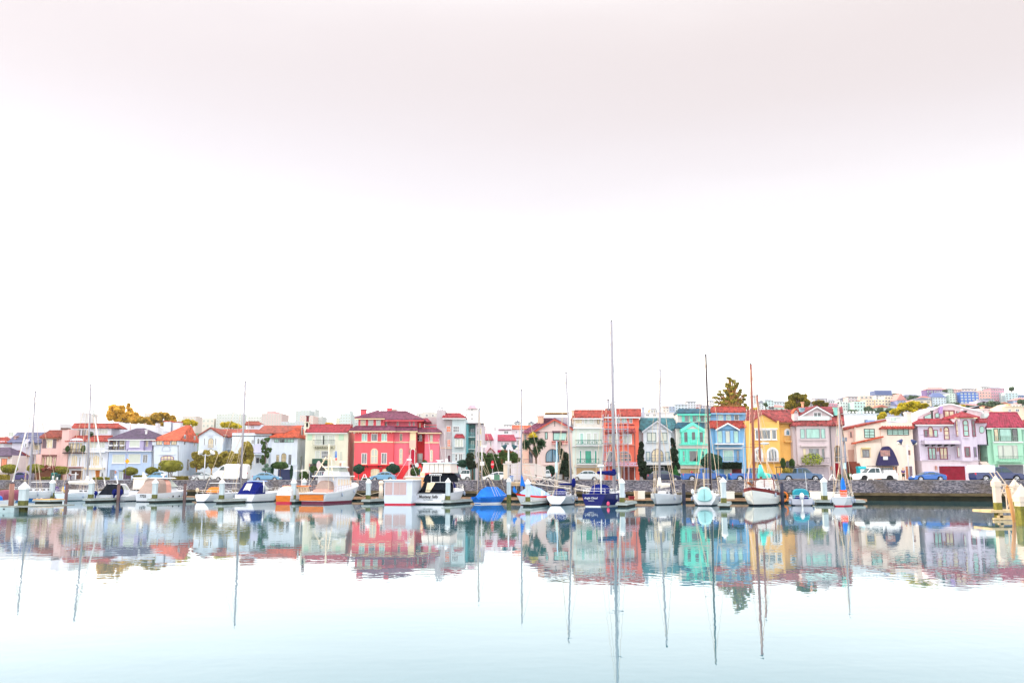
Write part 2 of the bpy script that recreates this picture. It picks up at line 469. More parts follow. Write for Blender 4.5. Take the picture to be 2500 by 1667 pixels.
class House:
 def __init__(s,label,cat,off,D,x0,x1,name='house',group=None):
  s.off,s.D=off,D
  u,v=crop(off,(x0+x1)/2,1120)
  X,Z=px(u,v,D)
  s.root=thing(name,label,cat,(X,D,ROAD),0,group)
  s.last=None
 def P(s,cx,cy,fwd=0):
  u,v=crop(s.off,cx,cy)
  return px(u,v,s.D-fwd)
 def rect(s,x0,y0,x1,y1,fwd=0):
  ym=(y0+y1)/2;xm=(x0+x1)/2
  a,_=s.P(x0,ym,fwd);b,_=s.P(x1,ym,fwd)
  _,t=s.P(xm,y0,fwd);_,m=s.P(xm,y1,fwd)
  return a,b,m,t
 def part(s,name,mb,m,parent=None,label=None):
  o=mb.build(name,m,parent or s.root)
  if label:o['label']=label
  return o
 def wall(s,x0,y0,x1,m,y1=None,depth=10,fwd=0,name='wall',parent=None):
  a,b,z0,z1=s.rect(x0,y0,x1,1120 if y1 is None else y1,fwd)
  if y1 is None:z0=2.2
  return s.part(name,MB().box(a,b,s.D-fwd,s.D-fwd+depth,z0,z1),m,parent)
 def poly(s,pts,m,depth=10,fwd=0,name='wall',parent=None):
  ps=[s.P(x,y,fwd)for x,y in pts]
  ar=sum(ps[i][0]*ps[(i+1)%len(ps)][1]-ps[(i+1)%len(ps)][0]*ps[i][1]for i in range(len(ps)))
  if ar<0:ps=ps[::-1]
  return s.part(name,MB().prism(ps,s.D-fwd,s.D-fwd+depth),m,parent)
 def roof(s,xe0,xe1,ye,xr0,xr1,yr,m,run=4.0,back=None,over=.5,fwd=0,name='roof',ribs=True,fascia=None,lift=.0):
  """pitched roof rising away from the street: eave row ye, ridge row yr"""
  Ye=s.D-fwd-over;Yr=Ye+run;Yb=Yr+(run if back is None else back)
  s2=s.D
  ue,ve=crop(s.off,xe0,ye);x0,ze=px(ue,ve,Ye)
  ue,ve=crop(s.off,xe1,ye);x1,_=px(ue,ve,Ye)
  ur,vr=crop(s.off,xr0,yr);r0,zr=px(ur,vr,Yr)
  ur,vr=crop(s.off,xr1,yr);r1,_=px(ur,vr,Yr)
  ze+=lift;zr+=lift
  mb=MB();th=.16
  top=[(x0,Ye,ze),(x1,Ye,ze),(r1,Yr,zr),(r0,Yr,zr),(x0,Yb,ze),(x1,Yb,ze)]
  low=[(x0,Ye,ze-th),(x1,Ye,ze-th),(x0,Yb,ze-th),(x1,Yb,ze-th)]
  mb.add(top+low,[(0,1,2,3),(5,4,3,2),(0,3,4),(1,5,2),(6,8,9,7),(0,6,7,1),(4,5,9,8),(0,4,8,6),(1,7,9,5)])
  if ribs:
   n=max(3,int((x1-x0)/.42))
   for i in range(n+1):
    f=i/n
    a=Vector((x0+(x1-x0)*f,Ye-.03,ze+.01));b=Vector((r0+(r1-r0)*f,Yr,zr+.01))
    mb.tube(a,b,.085,.075,5)
   mb.tube((r0,Yr,zr+.03),(r1,Yr,zr+.03),.12,.12,6)
  o=s.part(name,mb,m)
  if fascia:
   fb=MB().box(x0+.02,x1-.02,Ye+.03,Ye+.25,ze-th-.22,ze-th-.003)
   s.part('fascia',fb,fascia,o)
  return o
 def gable(s,xl,yl,xa,ya,xr,yr,m,depth=9,over=.35,th=.28,fwd=0,trim=None,name='roof'):
  """roof with its gable to the street"""
  Y=s.D-fwd-over
  def at(x,y):
   u,v=crop(s.off,x,y);return px(u,v,Y)
  L,A,Rr=at(xl,yl),at(xa,ya),at(xr,yr)
  mb=MB().prism([(L[0],L[1]-th),(A[0],A[1]-th),(Rr[0],Rr[1]-th),Rr,A,L],Y,Y+depth+over)
  o=s.part(name,mb,m)
  if trim:
   t=.26
   tb=MB().prism([(L[0],L[1]-th-t),(A[0],A[1]-th-t),(Rr[0],Rr[1]-th-t),(Rr[0],Rr[1]-th),(A[0],A[1]-th),(L[0],L[1]-th)],Y-.03,Y+.06)
   s.part('bargeboard',tb,trim,o)
  return o
 def win(s,x0,y0,x1,y1,g=None,fm=None,cols=1,rows=1,arch=0,fwd=0,t=.07,sill=None,sur=None,name='window',proud=.05,label=None):
  g=g or G_PALE;fm=fm or WHITE
  a,b,z0,z1=s.rect(x0,y0,x1,y1,fwd)
  Y=s.D-fwd
  mb=MB()
  out=arch_outline(a,b,z0,z1,arch);inn=arch_outline(a,b,z0,z1,arch,t)
  mb.ring(out,inn,Y-proud,Y+.01)
  for i in range(1,cols):
   x=a+(b-a)*i/cols
   zt=z1-t
   if arch in(1,3):
    w=(b-a)/2;f=abs(x-(a+b)/2)/w
    zt=z1-w+w*math.sqrt(max(0,1-f*f))-t*.5 if arch==1 else z1-(z1-z0)*.92*f**2.2-t
   mb.box(x-t*.4,x+t*.4,Y-proud+.004,Y+.008,z0+t,zt)
  for j in range(1,rows):
   z=z0+(z1-z0)*j/rows
   mb.box(a+t,b-t,Y-proud+.008,Y+.006,z-t*.35,z+t*.35)
  o=s.part(name,mb,fm,label=label)
  pb=MB().prism(arch_outline(a,b,z0,z1,arch,t*.6),Y-.022,Y+.004)
  s.part('pane',pb,g,o)
  if sill:
   s.part('sill',MB().box(a-.08,b+.08,Y-.16,Y+.02,z0-.12,z0-.004),sill,o)
  if sur:
   so=arch_outline(a-.22,b+.22,z0,z1+.22,arch);si=arch_outline(a-.01,b+.01,z0,z1+.01,arch)
   s.part('surround',MB().ring(so,si,Y-.09,Y+.01),sur,o)
  return o
 def box(s,x0,y0,x1,y1,m,name,fwd=0,thick=.1,back=0,parent=None):
  """slab standing 'thick' proud of the plane"""
  a,b,z0,z1=s.rect(x0,y0,x1,y1,fwd)
  return s.part(name,MB().box(a,b,s.D-fwd-thick,s.D-fwd+.012+back,z0,z1),m,parent)
 def rail(s,x0,y0,x1,y1,m=None,fwd=0,proj=.8,gap=.2,name='railing',r=.022,slab=None,fancy=False):
  a,b,z0,z1=s.rect(x0,y0,x1,y1,fwd)
  Y=s.D-fwd;Yf=Y-proj
  mb=MB()
  for z in(z0+.05,z1):
   mb.box(a,b,Yf-r,Yf+r,z-r*1.3,z+r*1.3)
   for x in(a,b):mb.box(x-r,x+r,Yf,Y,z-r*1.2,z+r*1.2)
  n=max(2,int((b-a)/gap))
  for i in range(n+1):
   x=a+(b-a)*i/n
   mb.box(x-r*.8,x+r*.8,Yf-r*.7,Yf+r*.7,z0+.05,z1)
  if fancy:
   for i in range(n//2):
    x=a+(b-a)*(2*i+1)/n
    mb.tube((x-gap*.8,Yf,z0+.1),(x+gap*.8,Yf,z1-.08),r,r,4);mb.tube((x+gap*.8,Yf,z0+.1),(x-gap*.8,Yf,z1-.08),r,r,4)
  o=s.part(name,mb,m or IRON)
  if slab:
   s.part('balcony_slab',MB().box(a-.08,b+.08,Yf-.06,Y+.02,z0-.16,z0),slab)
  return o
 def garage(s,x0,y0,x1,m,y1=1118,rows=4,cols=4,fwd=0,recess=None):
  a,b,z0,z1=s.rect(x0,y0,x1,y1,fwd);z0=2.3
  Y=s.D-fwd
  mb=MB().box(a,b,Y-.02,Y+.02,z0,z1)
  for j in range(rows):
   for i in range(cols):
    w=(b-a)/cols;h=(z1-z0)/rows
    mb.box(a+w*i+w*.07,a+w*(i+1)-w*.07,Y-.05,Y-.018,z0+h*j+h*.12,z0+h*(j+1)-h*.12)
  o=s.part('garage_door',mb,m)
  fb=MB().box(a-.14,a-.002,Y-.1,Y+.01,z0,z1+.14);fb.box(b+.002,b+.14,Y-.1,Y+.01,z0,z1+.14)
  fb.box(a-.002,b+.002,Y-.1,Y+.01,z1+.002,z1+.14)
  s.part('frame',fb,recess or WHITE,o)
  return o
 def door(s,x0,y0,x1,y1,m,fwd=0,arch=0):
  a,b,z0,z1=s.rect(x0,y0,x1,y1,fwd)
  Y=s.D-fwd
  o=s.part('door',MB().prism(arch_outline(a,b,z0,z1,arch),Y-.035,Y+.01),m)
  s.part('handle',MB().ball((b-.12,Y-.07,z0+min(1.0,(z1-z0)*.45)),.05),STEEL,o)
  s.part('frame',MB().ring(arch_outline(a-.1,b+.1,z0-.02,z1+.1,arch),arch_outline(a,b,z0,z1,arch),Y-.08,Y+.008),WHITE,o)
  return o
 def chimney(s,x0,y0,x1,y1,m,back=3,cap=None,name='chimney',depth=1.0):
  a,b,z0,z1=s.rect(x0,y0,x1,y1,-back)
  Y=s.D+back
  mb=MB().box(a,b,Y,Y+depth,z0-.8,z1)
  o=s.part(name,mb,m)
  s.part('chimney_cap',MB().box(a-.1,b+.1,Y-.1,Y+depth+.1,z1+.002,z1+.16),cap or m,o)
  return o
 def lampw(s,cx,cy,fwd=0):
  x,z=s.P(cx,cy,fwd);Y=s.D-fwd
  mb=MB().box(x-.11,x+.11,Y-.22,Y-.02,z-.25,z+.2)
  mb.prism([(x-.16,z+.2),(x+.16,z+.2),(x,z+.38)],Y-.25,Y)
  return s.part('wall_lamp',mb,mat('copper_lantern',(.5,.25,.2),var=.2))
 def pipe(s,pts,fwd=0,r=.05):
  mb=MB()
  ps=[s.P(x,y,fwd)for x,y in pts]
  mb.path([(p[0],s.D-fwd-.08,p[1])for p in ps],r)
  return s.part('drainpipe',mb,mat('drainpipe_grey',(.13,.13,.15),var=.1))
 def brackets(s,x0,x1,y,n,m,fwd=0,proj=.5,h=.22,w=.14):
  a,b,_,z=s.rect(x0,y,x1,y+5,fwd)
  Y=s.D-fwd
  for i in range(n):
   x=a+(b-a)*(i+.5)/n
   s.part('bracket',MB().prismx([(Y-proj,z),(Y-proj,z-h*.4),(Y,z-h),(Y,z)],x-w/2,x+w/2),m)
 def sidewins(s,wx,items,depth0=0):
  """windows on the right-hand flank (x = world), items (y back, z0, z1, width)"""
  for yb,z0,z1,w in items:
   Y=s.D+yb
   mb=MB()
   mb.box(wx-.01,wx+.05,Y,Y+w,z0,z0+.08);mb.box(wx-.01,wx+.05,Y,Y+w,z1-.08,z1)
   mb.box(wx-.01,wx+.05,Y,Y+.08,z0+.08,z1-.08);mb.box(wx-.01,wx+.05,Y+w-.08,Y+w,z0+.08,z1-.08)
   o=s.part('window',mb,WHITE)
   s.part('pane',MB().box(wx-.005,wx+.02,Y+.06,Y+w-.06,z0+.06,z1-.06),G_DARK,o)
# -- left row of houses
DL=183.5
RWG='houses in the left row'
h=House('small cream cottage with purple roof and brown door at the far left edge','house',A_,DL-6,-70,100,'house',RWG)
h.wall(-120,856,128,stucco(238,226,226))
h.roof(-130,118,860,-120,112,768,T_SLATE,run=4,ribs=False)
h.win(14,890,76,985,G_ORANGE,paint(150,100,70),cols=2,t=.1)
h.lampw(100,880)
h.box(-60,1040,60,1052,stucco(225,215,215),'ledge',thick=.2)
h=House('white house with red tile roof cut by the left edge, behind the purple-roofed cottage','house',A_,DL+8,-80,60,'house',RWG)
h.wall(-160,700,30,stucco(235,238,250),depth=8)
h.roof(-170,50,718,-160,88,662,T_RED,run=4)
h.win(-40,740,10,790,G_PALE,cols=2)
W_=stucco(226,226,242)
h=House('lavender white house with blue slate roof, pointed dormer and white balustrade','house',A_,DL,120,440,'house',RWG)
h.wall(118,700,335,W_)
h.wall(335,690,442,W_,depth=9,fwd=-1.2)
h.roof(78,446,712,190,560,606,T_BLUESLATE,run=5,ribs=False)
h.poly([(262,770),(262,715),(282,678),(302,715),(302,770)],W_,depth=3,fwd=.8,name='dormer')
h.win(272,722,292,765,G_MID,fwd=.8,name='window')
h.chimney(150,652,174,700,stucco(190,160,160),back=1)
h.win(245,893,276,960,G_ORANGE,paint(190,150,120))
h.win(197,882,214,918,G_DARK,paint(120,60,70),arch=1)
h.win(372,742,438,800,G_CREAM,WHITE,cols=3,fwd=-1.2)
h.rail(300,802,436,834,WHITE,fwd=-1.2,proj=1.0,slab=W_)
h.rail(212,968,300,1002,WHITE,proj=1.2,slab=W_,r=.035)
h.poly([(190,800),(300,862),(300,872),(190,812)],T_DRED,depth=1.2,fwd=1.0,name='porch_roof')
h.wall(196,1002,310,W_,fwd=1.1,depth=1.2,name='porch_wall')
h.lampw(287,905)
h.door(352,880,374,925,paint(110,60,60),fwd=-1.2)
W_=stucco(240,200,195)
h=House('pink house with dark shutters, ornate window and full height chimney stack','house',A_,DL,385,735,'house',RWG)
h.wall(443,648,662,W_)
h.wall(384,845,443,W_,depth=8,fwd=.6)
h.roof(432,668,655,540,800,588,T_BROWN,run=5,fascia=paint(150,100,80))
h.wall(662,572,738,W_,depth=5,fwd=.45,name='chimney')
a=h.box(668,556,742,576,paint(120,90,85),'chimney_cap',fwd=.45,thick=.12,back=1.2)
h.win(512,680,578,775,G_CREAM,WHITE,cols=2)
h.box(466,680,510,778,paint(120,100,110),'shutter',thick=.08);h.box(580,680,616,778,paint(120,100,110),'shutter',thick=.08)
h.win(458,878,486,975,G_CREAM,paint(125,85,80),t=.08)
h.win(504,862,572,980,G_CREAM,paint(125,85,80),t=.1,cols=2,arch=2)
h.win(590,878,614,975,G_CREAM,paint(125,85,80),t=.08)
h.box(444,850,622,868,paint(130,85,80),'window_hood',thick=.3)
h.brackets(445,662,662,9,paint(130,90,70),proj=.45)
h.lampw(634,690)
h.wall(384,1010,620,paint(120,75,55),fwd=3.2,depth=2.4,name='entrance_steps')
W_=stucco(234,240,252)
h=House('white double house with two tiers of red roofs, curved gable and arched windows','house',A_,DL,716,1178,'house',RWG)
h.wall(716,690,932,W_)
h.wall(932,700,1178,W_,depth=9,fwd=-.5)
h.wall(800,545,1215,W_,depth=8,fwd=-4,y1=700,name='upper_wall')
h.roof(786,1296,552,812,1296,512,T_RED,run=2.2,fwd=-4)
h.roof(712,935,700,738,928,648,T_RED,run=2.6)
h.roof(932,1204,700,925,1232,645,T_RED,run=3.0,fwd=-.5)
h.poly([(746,720),(750,700),(770,684),(800,672),(832,668),(864,672),(894,684),(912,700),(916,720)],W_,depth=1.5,fwd=.4,name='gable')
for a,b in((768,796),(806,834),(842,864),(872,896)):h.win(a,716,b,826,G_CREAM,paint(110,80,70),t=.06)
h.rail(716,790,930,828,IRON,proj=1.0,slab=paint(90,70,75))
h.win(779,852,848,978,G_CREAM,WHITE,arch=1,cols=3,t=.08)
h.win(733,876,750,978,G_DARK,WHITE,arch=1);h.win(866,872,882,978,G_DARK,WHITE,arch=1)
h.box(718,984,916,996,paint(150,90,80),'balcony_slab',thick=.9)
h.win(846,574,884,645,G_MID,WHITE,cols=2,fwd=-4);h.win(896,574,940,645,G_DARK,WHITE,cols=3,fwd=-4);h.win(944,580,978,645,G_CREAM,WHITE,cols=2,fwd=-4)
h.win(1084,570,1180,622,G_PALE,WHITE,cols=3,fwd=-4)
h.win(984,712,1062,775,G_PALE,WHITE,cols=2,fwd=-.5);h.win(1072,712,1150,775,G_PALE,WHITE,cols=2,fwd=-.5)
h.rail(936,780,1168,818,WHITE,fwd=-.5,proj=.9,slab=W_)
h.win(1016,852,1090,970,G_CREAM,WHITE,arch=1,cols=3,t=.09,fwd=-.5)
h.win(974,872,990,970,G_DARK,WHITE,arch=1,fwd=-.5);h.win(1108,876,1122,970,G_DARK,WHITE,arch=1,fwd=-.5)
h.box(934,990,1150,1012,stucco(240,225,200),'cornice',fwd=-.5,thick=.6)
h.door(1042,1020,1092,1118,paint(185,110,50),fwd=-.5)
h.door(780,1022,905,1118,paint(110,80,70))
h.win(1108,1040,1134,1090,G_MID,fwd=-.5)
WP,WBL=stucco(190,182,220),stucco(190,212,245)
h=House('two-tone house, lilac above and pale blue below, with dark purple hip roof','house',A_,DL,1180,1690,'house',RWG)
h.wall(1182,812,1665,WBL,depth=11)
h.wall(1378,668,1570,WP,y1=809,depth=10,fwd=.5,name='bay')
h.wall(1570,668,1665,WP,y1=809,depth=10,fwd=-.3,name='upper_wall')
h.wall(1182,668,1378,WP,y1=809,depth=9,fwd=-1.6,name='upper_wall')
h.roof(1176,1700,672,1490,1580,560,T_SLATE,run=6.5,ribs=False,fascia=WHITE,over=.7)
h.box(1180,804,1666,814,WHITE,'string_course',thick=.62)
h.rail(1188,756,1372,800,IRON,proj=.2,slab=WHITE)
for x in(1190,1276,1368):h.box(x-4,680,x+4,800,WHITE,'post',thick=.14,fwd=.0)
h.win(1230,700,1292,790,G_CREAM,paint(130,100,80),cols=2,fwd=-1.6);h.win(1304,690,1366,790,G_CREAM,WHITE,cols=2,fwd=-1.6)
for x in(1200,1255,1320):h.box(x,742,x+40,756,WHITE,'planter',thick=.4,fwd=.1)
h.win(1417,670,1530,764,G_PALE,WHITE,cols=1,fwd=.5,sill=WHITE);h.win(1594,682,1624,764,G_CREAM,WHITE,fwd=-.3)
h.win(1228,846,1366,942,G_PALE,WHITE,cols=1,sill=WHITE);h.win(1406,842,1538,942,G_PALE,WHITE,sill=WHITE)
h.win(1562,848,1614,938,G_MID,WHITE,cols=2)
h.box(1300,1012,1372,1022,paint(170,190,220),'door_hood',thick=.7)
h.door(1350,1030,1432,1118,paint(95,75,100));h.win(1300,1030,1342,1116,G_PALE,paint(200,225,245),cols=2)
h.win(1200,1014,1252,1116,G_MID,paint(90,110,160),cols=3,rows=4,t=.05,name='gate')
h.lampw(1266,1042)
h.pipe([(1665,815),(1660,1110)])
h.chimney(1588,588,1604,625,WHITE,back=2,name='vent_pipe',depth=.4)
W_=stucco(228,240,254)
h=House('white house with bright orange hip roof and wide purple-framed arched window','house',B_,DL,325,800,'house',RWG)
h.wall(322,684,612,W_,depth=10.5)
h.wall(322,684,612,W_,depth=.25,fwd=.25,y1=745,name='upper_wall')
h.roof(303,622,690,690,735,527,T_ORANGE,run=9.5,back=3,over=.6,ribs=False)
h.roof(590,700,640,690,745,530,T_ORANGE,run=3.0,fwd=-6.2,ribs=False)
for a,b,c in((366,432,2),(446,518,2),(530,590,2)):h.win(a,688,b,742,G_CREAM if a!=446 else G_ORANGE,paint(90,80,90),cols=c,fwd=.25)
h.win(410,858,558,985,G_CREAM,paint(130,100,160),arch=2,cols=4,rows=3,t=.13)
h.box(396,842,572,850,W_,'hood_mould',thick=.15)
h.disc=h.P(474,780)
h.part('medallion',MB().ring(arch_outline(h.disc[0]-.9,h.disc[0]+.9,h.disc[1]-.6,h.disc[1]+.6,1),arch_outline(h.disc[0]-.7,h.disc[0]+.7,h.disc[1]-.45,h.disc[1]+.45,1),DL-.07,DL),stucco(200,210,225))
h.pipe([(335,700),(333,1100)]);h.pipe([(606,700),(606,1090)])
h.rail(356,955,402,1000,paint(150,190,220),proj=.7,slab=W_)
x_,_=h.P(612,900);h.sidewins(x_,[(2.2,9.6,11.7,1.0),(8.0,9.6,11.7,.9),(4.6,4.4,6.8,1.4)])
h.chimney(447,488,526,560,W_,back=8,cap=T_ORANGE,depth=1.4);h.chimney(545,496,628,560,W_,back=8,cap=T_ORANGE,depth=1.4)
h=House('white gabled house with round-headed balcony window in the gable','house',B_,DL+3,825,1090,'house',RWG)
h.wall(822,632,1088,W_,depth=10)
h.poly([(822,634),(956,556),(1088,634)],W_,depth=10,name='gable')
h.wall(1088,648,1310,W_,depth=9,fwd=-3)
h.gable(812,638,956,548,1100,638,T_BROWN,depth=10)
h.roof(1086,1316,655,1010,1330,568,T_BROWN,run=5,fwd=-3,ribs=False)
h.win(933,668,992,778,G_CREAM,paint(130,130,140),arch=1,cols=3,t=.08);h.win(885,668,901,750,G_MID);h.win(1008,668,1024,750,G_MID)
h.box(938,640,986,656,stucco(205,215,230),'hood_mould',thick=.1)
h.rail(900,738,1020,780,WHITE,proj=.4)
h.win(1180,670,1206,782,G_MID,WHITE,arch=1,fwd=-3)
h.rail(1150,742,1300,790,WHITE,fwd=-3,proj=1.2,slab=W_)
h.wall(1140,840,1310,W_,depth=3,fwd=-1.8,name='porch_wall')
h=House('long white house with row of three arches half hidden by cypress trees','house',C_,DL+2,0,270,'house',RWG)
h.wall(-160,612,272,W_,depth=10)
h.roof(-170,282,642,-150,130,572,T_BROWN,run=5,ribs=False,fwd=-.3,over=.3)
h.roof(100,420,612,200,640,530,T_BROWN,run=5.5,fwd=.2,ribs=False)
for x in(122,166,208):h.win(x,670,x+32,740,G_MID,WHITE,arch=1)
h.win(60,685,90,730,G_MID,cols=2)
h.poly([(62,830),(62,790),(92,742),(128,728),(160,742),(172,790),(172,830)],stucco(215,215,240),depth=.5,fwd=.5,name='balcony')
h.box(70,838,250,850,W_,'balcony_slab',thick=1.2)
for x in(100,186,244):h.box(x-5,850,x+5,960,WHITE,'column',thick=.3,fwd=.7)
h.door(190,870,222,955,paint(90,70,80));h.win(110,880,150,945,G_DARK)
h.rail(190,955,272,1010,WHITE,fwd=1.5,proj=.2,r=.035)
h.pipe([(96,650),(92,820),(112,860)])
h=House('small white upper storey with short red roof rising behind the long brown roof','house',B_,DL+12,1340,1510,'house',RWG)
h.wall(1345,520,1515,W_,depth=6)
h.roof(1335,1500,520,1352,1490,490,T_BROWN,run=3)
h.win(1400,540,1440,562,G_MID,cols=2)
h=House('white house with orange-red hip roof and navy garage door','house',C_,DL,275,635,'house',RWG)
h.wall(273,655,560,W_,depth=9)
h.wall(290,962,560,W_,depth=3,fwd=.35,name='garage_wall')
h.roof(260,575,655,560,612,536,T_ORANGE,run=7,over=.6,back=3,fascia=paint(110,110,110))
for a,b in((314,362),(370,420),(424,450),(454,526)):h.win(a,662,b,716,G_MINT if a!=370 else G_MID,IRON,cols=2 if b-a>40 else 1,t=.06)
h.win(390,832,442,932,G_CREAM,IRON,arch=1,cols=3,rows=2);h.win(334,852,364,932,G_CREAM,IRON,cols=2,rows=3,t=.05);h.win(468,850,497,958,G_MID,IRON,cols=2,rows=3,t=.05)
h.garage(352,1010,490,paint(60,70,110),fwd=.35,cols=5,rows=5)
h.box(280,958,562,966,W_,'ledge',thick=.5)
x_,_=h.P(560,900);h.sidewins(x_,[(3.0,11.0,13.4,1.2),(3.0,4.8,7.4,1.0)])
h.pipe([(548,660),(552,670)]);h.lampw(296,664)
W_=stucco(236,236,216)
h=House('pale cream house with crimson tile roof, green shutters and bracketed balcony','house',C_,DL-1,640,1180,'house',RWG)
h.wall(648,600,1115,W_,depth=11)
h.wall(600,1010,660,W_,depth=3,fwd=.3,name='side_wall')
h.roof(652,1112,600,694,1168,523,T_CRIMSON,run=3.6,fascia=WHITE)
h.win(757,632,975,742,G_PALE,WHITE,cols=3,t=.12)
h.win(846,640,858,740,G_DARK,IRON)
h.rail(745,692,978,748,IRON,proj=.9,gap=.28,slab=W_)
h.brackets(748,978,762,9,W_,proj=.85,h=.5)
for a,b in((676,726),(1018,1072)):h.box(a,626,b,690,paint(200,232,205),'shutter',thick=.07)
h.win(760,806,812,900,G_PALE,WHITE,t=.1);h.win(826,808,912,890,G_MID,WHITE,t=.1,rows=2);h.win(954,812,1000,890,G_PALE,WHITE,t=.1)
h.win(1030,815,1058,910,G_PALE,W_,rows=4,cols=2)
h.box(738,894,912,950,mat('dark_green_canvas',(.03,.09,.06),var=.3),'awning',thick=1.1)
h.wall(690,950,900,mat('painted_porch_shade',(.10,.10,.10),var=.2),depth=.3,fwd=.12,name='porch_shade_panel')  # dark slab stands in for the shade inside the porch
h.lampw(700,965);h.lampw(1036,960)
h.win(1015,990,1075,1015,G_DARK,IRON,cols=3)
x_,_=h.P(1115,900);h.sidewins(x_,[(2.5,12.0,14.5,1.0)])
h.chimney(640,500,690,590,W_,back=1,name='chimney');h.chimney(662,432,684,505,T_DRED,back=1,name='chimney_pot',depth=.6)
RD1,RD2=stucco(250,108,118),stucco(250,130,150)
RD3=stucco(236,66,74)
CRM=stucco(252,230,190)
h=House('large red corner mansion with purple tile roofs, cream string course and arched windows','mansion',C_,DL-1.5,1190,2100,'mansion',RWG)
h.wall(1186,585,1612,RD1,depth=8)
h.wall(1612,585,1795,RD2,depth=9,fwd=-1.0)
h.wall(1795,585,1862,RD1,depth=6,fwd=-.6)
h.wall(1862,600,1956,RD3,depth=6,fwd=-3.6)
h.wall(1956,590,2114,RD2,depth=7,fwd=-1.6)
h.wall(1232,440,1516,RD1,y1=590,depth=8,fwd=-1.2,name='upper_wall')
h.wall(1516,452,1870,RD2,y1=590,depth=7,fwd=-2.2,name='upper_wall')
h.wall(1870,470,1925,RD3,y1=590,depth=5,fwd=-4,name='upper_wall')
h.wall(1190,968,1620,RD3,depth=1.2,fwd=.7,name='basement_wall')
h.wall(1620,968,1800,RD3,depth=1.2,fwd=-.3,name='basement_wall')
h.roof(1190,1520,443,1440,1452,368,T_PURPLE,run=4.5,fwd=-1.0,over=.9,fascia=CRM)
h.roof(1500,1950,462,1470,1760,378,T_PURPLE,run=4.5,fwd=-1.4,over=.8,fascia=RD1)
h.roof(1905,2020,488,1925,1990,458,T_MAGENTA,run=2.5,fwd=-5)
h.roof(1128,1640,580,1200,1620,540,T_PURPLE,run=1.9,over=1.0,fascia=CRM)
h.roof(1625,1880,582,1630,1870,545,T_PURPLE,run=1.7,fwd=-.9,over=.9,fascia=CRM)
h.roof(1880,2142,598,1880,2090,560,T_PURPLE,run=1.8,fwd=-1.5,over=.9,fascia=CRM)
h.box(1184,584,1614,606,CRM,'cornice',thick=.35);h.box(1616,584,1796,604,CRM,'cornice',fwd=-1,thick=.35);h.box(1958,600,2114,614,CRM,'cornice',fwd=-1.6,thick=.3)
h.brackets(1190,1610,606,14,CRM,proj=.55,h=.2);h.brackets(1240,1510,450,9,RD1,fwd=-1.2,proj=.6)
h.box(1184,705,1614,718,CRM,'string_course',thick=.14);h.box(1616,708,1796,720,CRM,'string_course',fwd=-1,thick=.14);h.box(1958,712,2114,724,CRM,'string_course',fwd=-1.6,thick=.14)
for a,b in((1256,1310),(1340,1396),(1426,1476)):h.win(a,470,b,545,G_CREAM if a==1256 else G_PALE,WHITE,fwd=-1.2)
for a,b in((1522,1546),(1652,1672),(1786,1800),(1830,1846)):h.win(a,488,b,540,G_DARK,WHITE,fwd=-2.2,cols=1)
for a,b in((1268,1330),(1372,1442),(1484,1546)):h.win(a,620,b,702,G_MINT if a!=1372 else G_MID,WHITE,cols=1 if a==1372 else 2,t=.1,sill=CRM)
h.win(1265,833,1326,950,G_MID,WHITE,cols=2,t=.1,sill=CRM);h.win(1366,780,1446,950,G_PALE,CRM,arch=1,cols=2,rows=2,t=.14);h.win(1482,830,1544,950,G_MID,WHITE,cols=2,t=.1,sill=CRM)
h.win(1684,620,1712,700,G_DARK,CRM,fwd=-1);h.win(1678,780,1716,952,G_PALE,CRM,arch=1,rows=3,fwd=-1,t=.14);h.win(1802,620,1812,700,G_DARK,CRM,fwd=-.6)
h.box(1796,590,1862,700,CRM,'portal_panel',fwd=-.6,thick=.2);h.box(1792,690,1862,780,stucco(236,208,190),'portal_panel',fwd=-.6,thick=.3)
h.win(1800,770,1852,952,G_DARK,CRM,arch=1,fwd=-.3,t=.22,name='doorway')
h.door(1806,790,1846,950,paint(190,30,60),fwd=-.26,arch=1)
h.win(1872,630,1930,704,G_DARK,WHITE,cols=2,rows=2,fwd=-3.6);h.win(1872,836,1934,940,G_MINT,WHITE,cols=4,fwd=-3.6)
h.rail(1868,905,1936,945,IRON,fwd=-3.6,proj=1)
h.win(2014,632,2046,714,G_PALE,CRM,cols=2,fwd=-1.6);h.win(2014,795,2046,922,G_PALE,CRM,arch=1,fwd=-1.6,rows=3,t=.12)
h.win(1895,505,1915,555,G_CREAM,CRM,fwd=-4)
h.rail(1935,525,2085,565,mat('red_rail',(.6,.06,.10),var=0),fwd=-2,proj=.1,gap=1.2,r=.04)
h.rail(1480,500,1860,540,mat('red_rail',(.6,.06,.10),var=0),fwd=-1.2,proj=.1,gap=2.2,r=.03)
h.box(1190,962,1618,970,RD3,'ledge',fwd=.7,thick=.4)
h.win(1364,1000,1466,1118,G_CREAM,RD3,arch=2,fwd=.7,t=.05,name='garage_door');h.win(1492,1000,1575,1118,G_CREAM,RD3,arch=2,fwd=.7,t=.05,name='garage_door')
h.brackets(1290,1345,966,2,IRON,fwd=.9,proj=.7,h=.4);h.brackets(1440,1495,966,2,IRON,fwd=.9,proj=.7,h=.4)
for x in(1480,1572,1790,1862):h.lampw(x,815 if x>1700 else 975,fwd=-.5 if x>1700 else .8)
sb=MB()
for i in range(12):
 u0,v0=crop(D_,378+i*7.5,1095-i*12);xa,za=px(u0,v0,DL-4+i*.32)
 u1,v1=crop(D_,505,1090-i*12);xb,_=px(u1,v1,DL-4+i*.32)
 sb.box(xa,xb,DL-4+i*.32,DL-.3,za-.28,za)
h.part('entrance_stairs',sb,stucco(215,190,185))
h.win(1892,990,1918,1075,G_BLUE,CRM,arch=1,fwd=-.5)
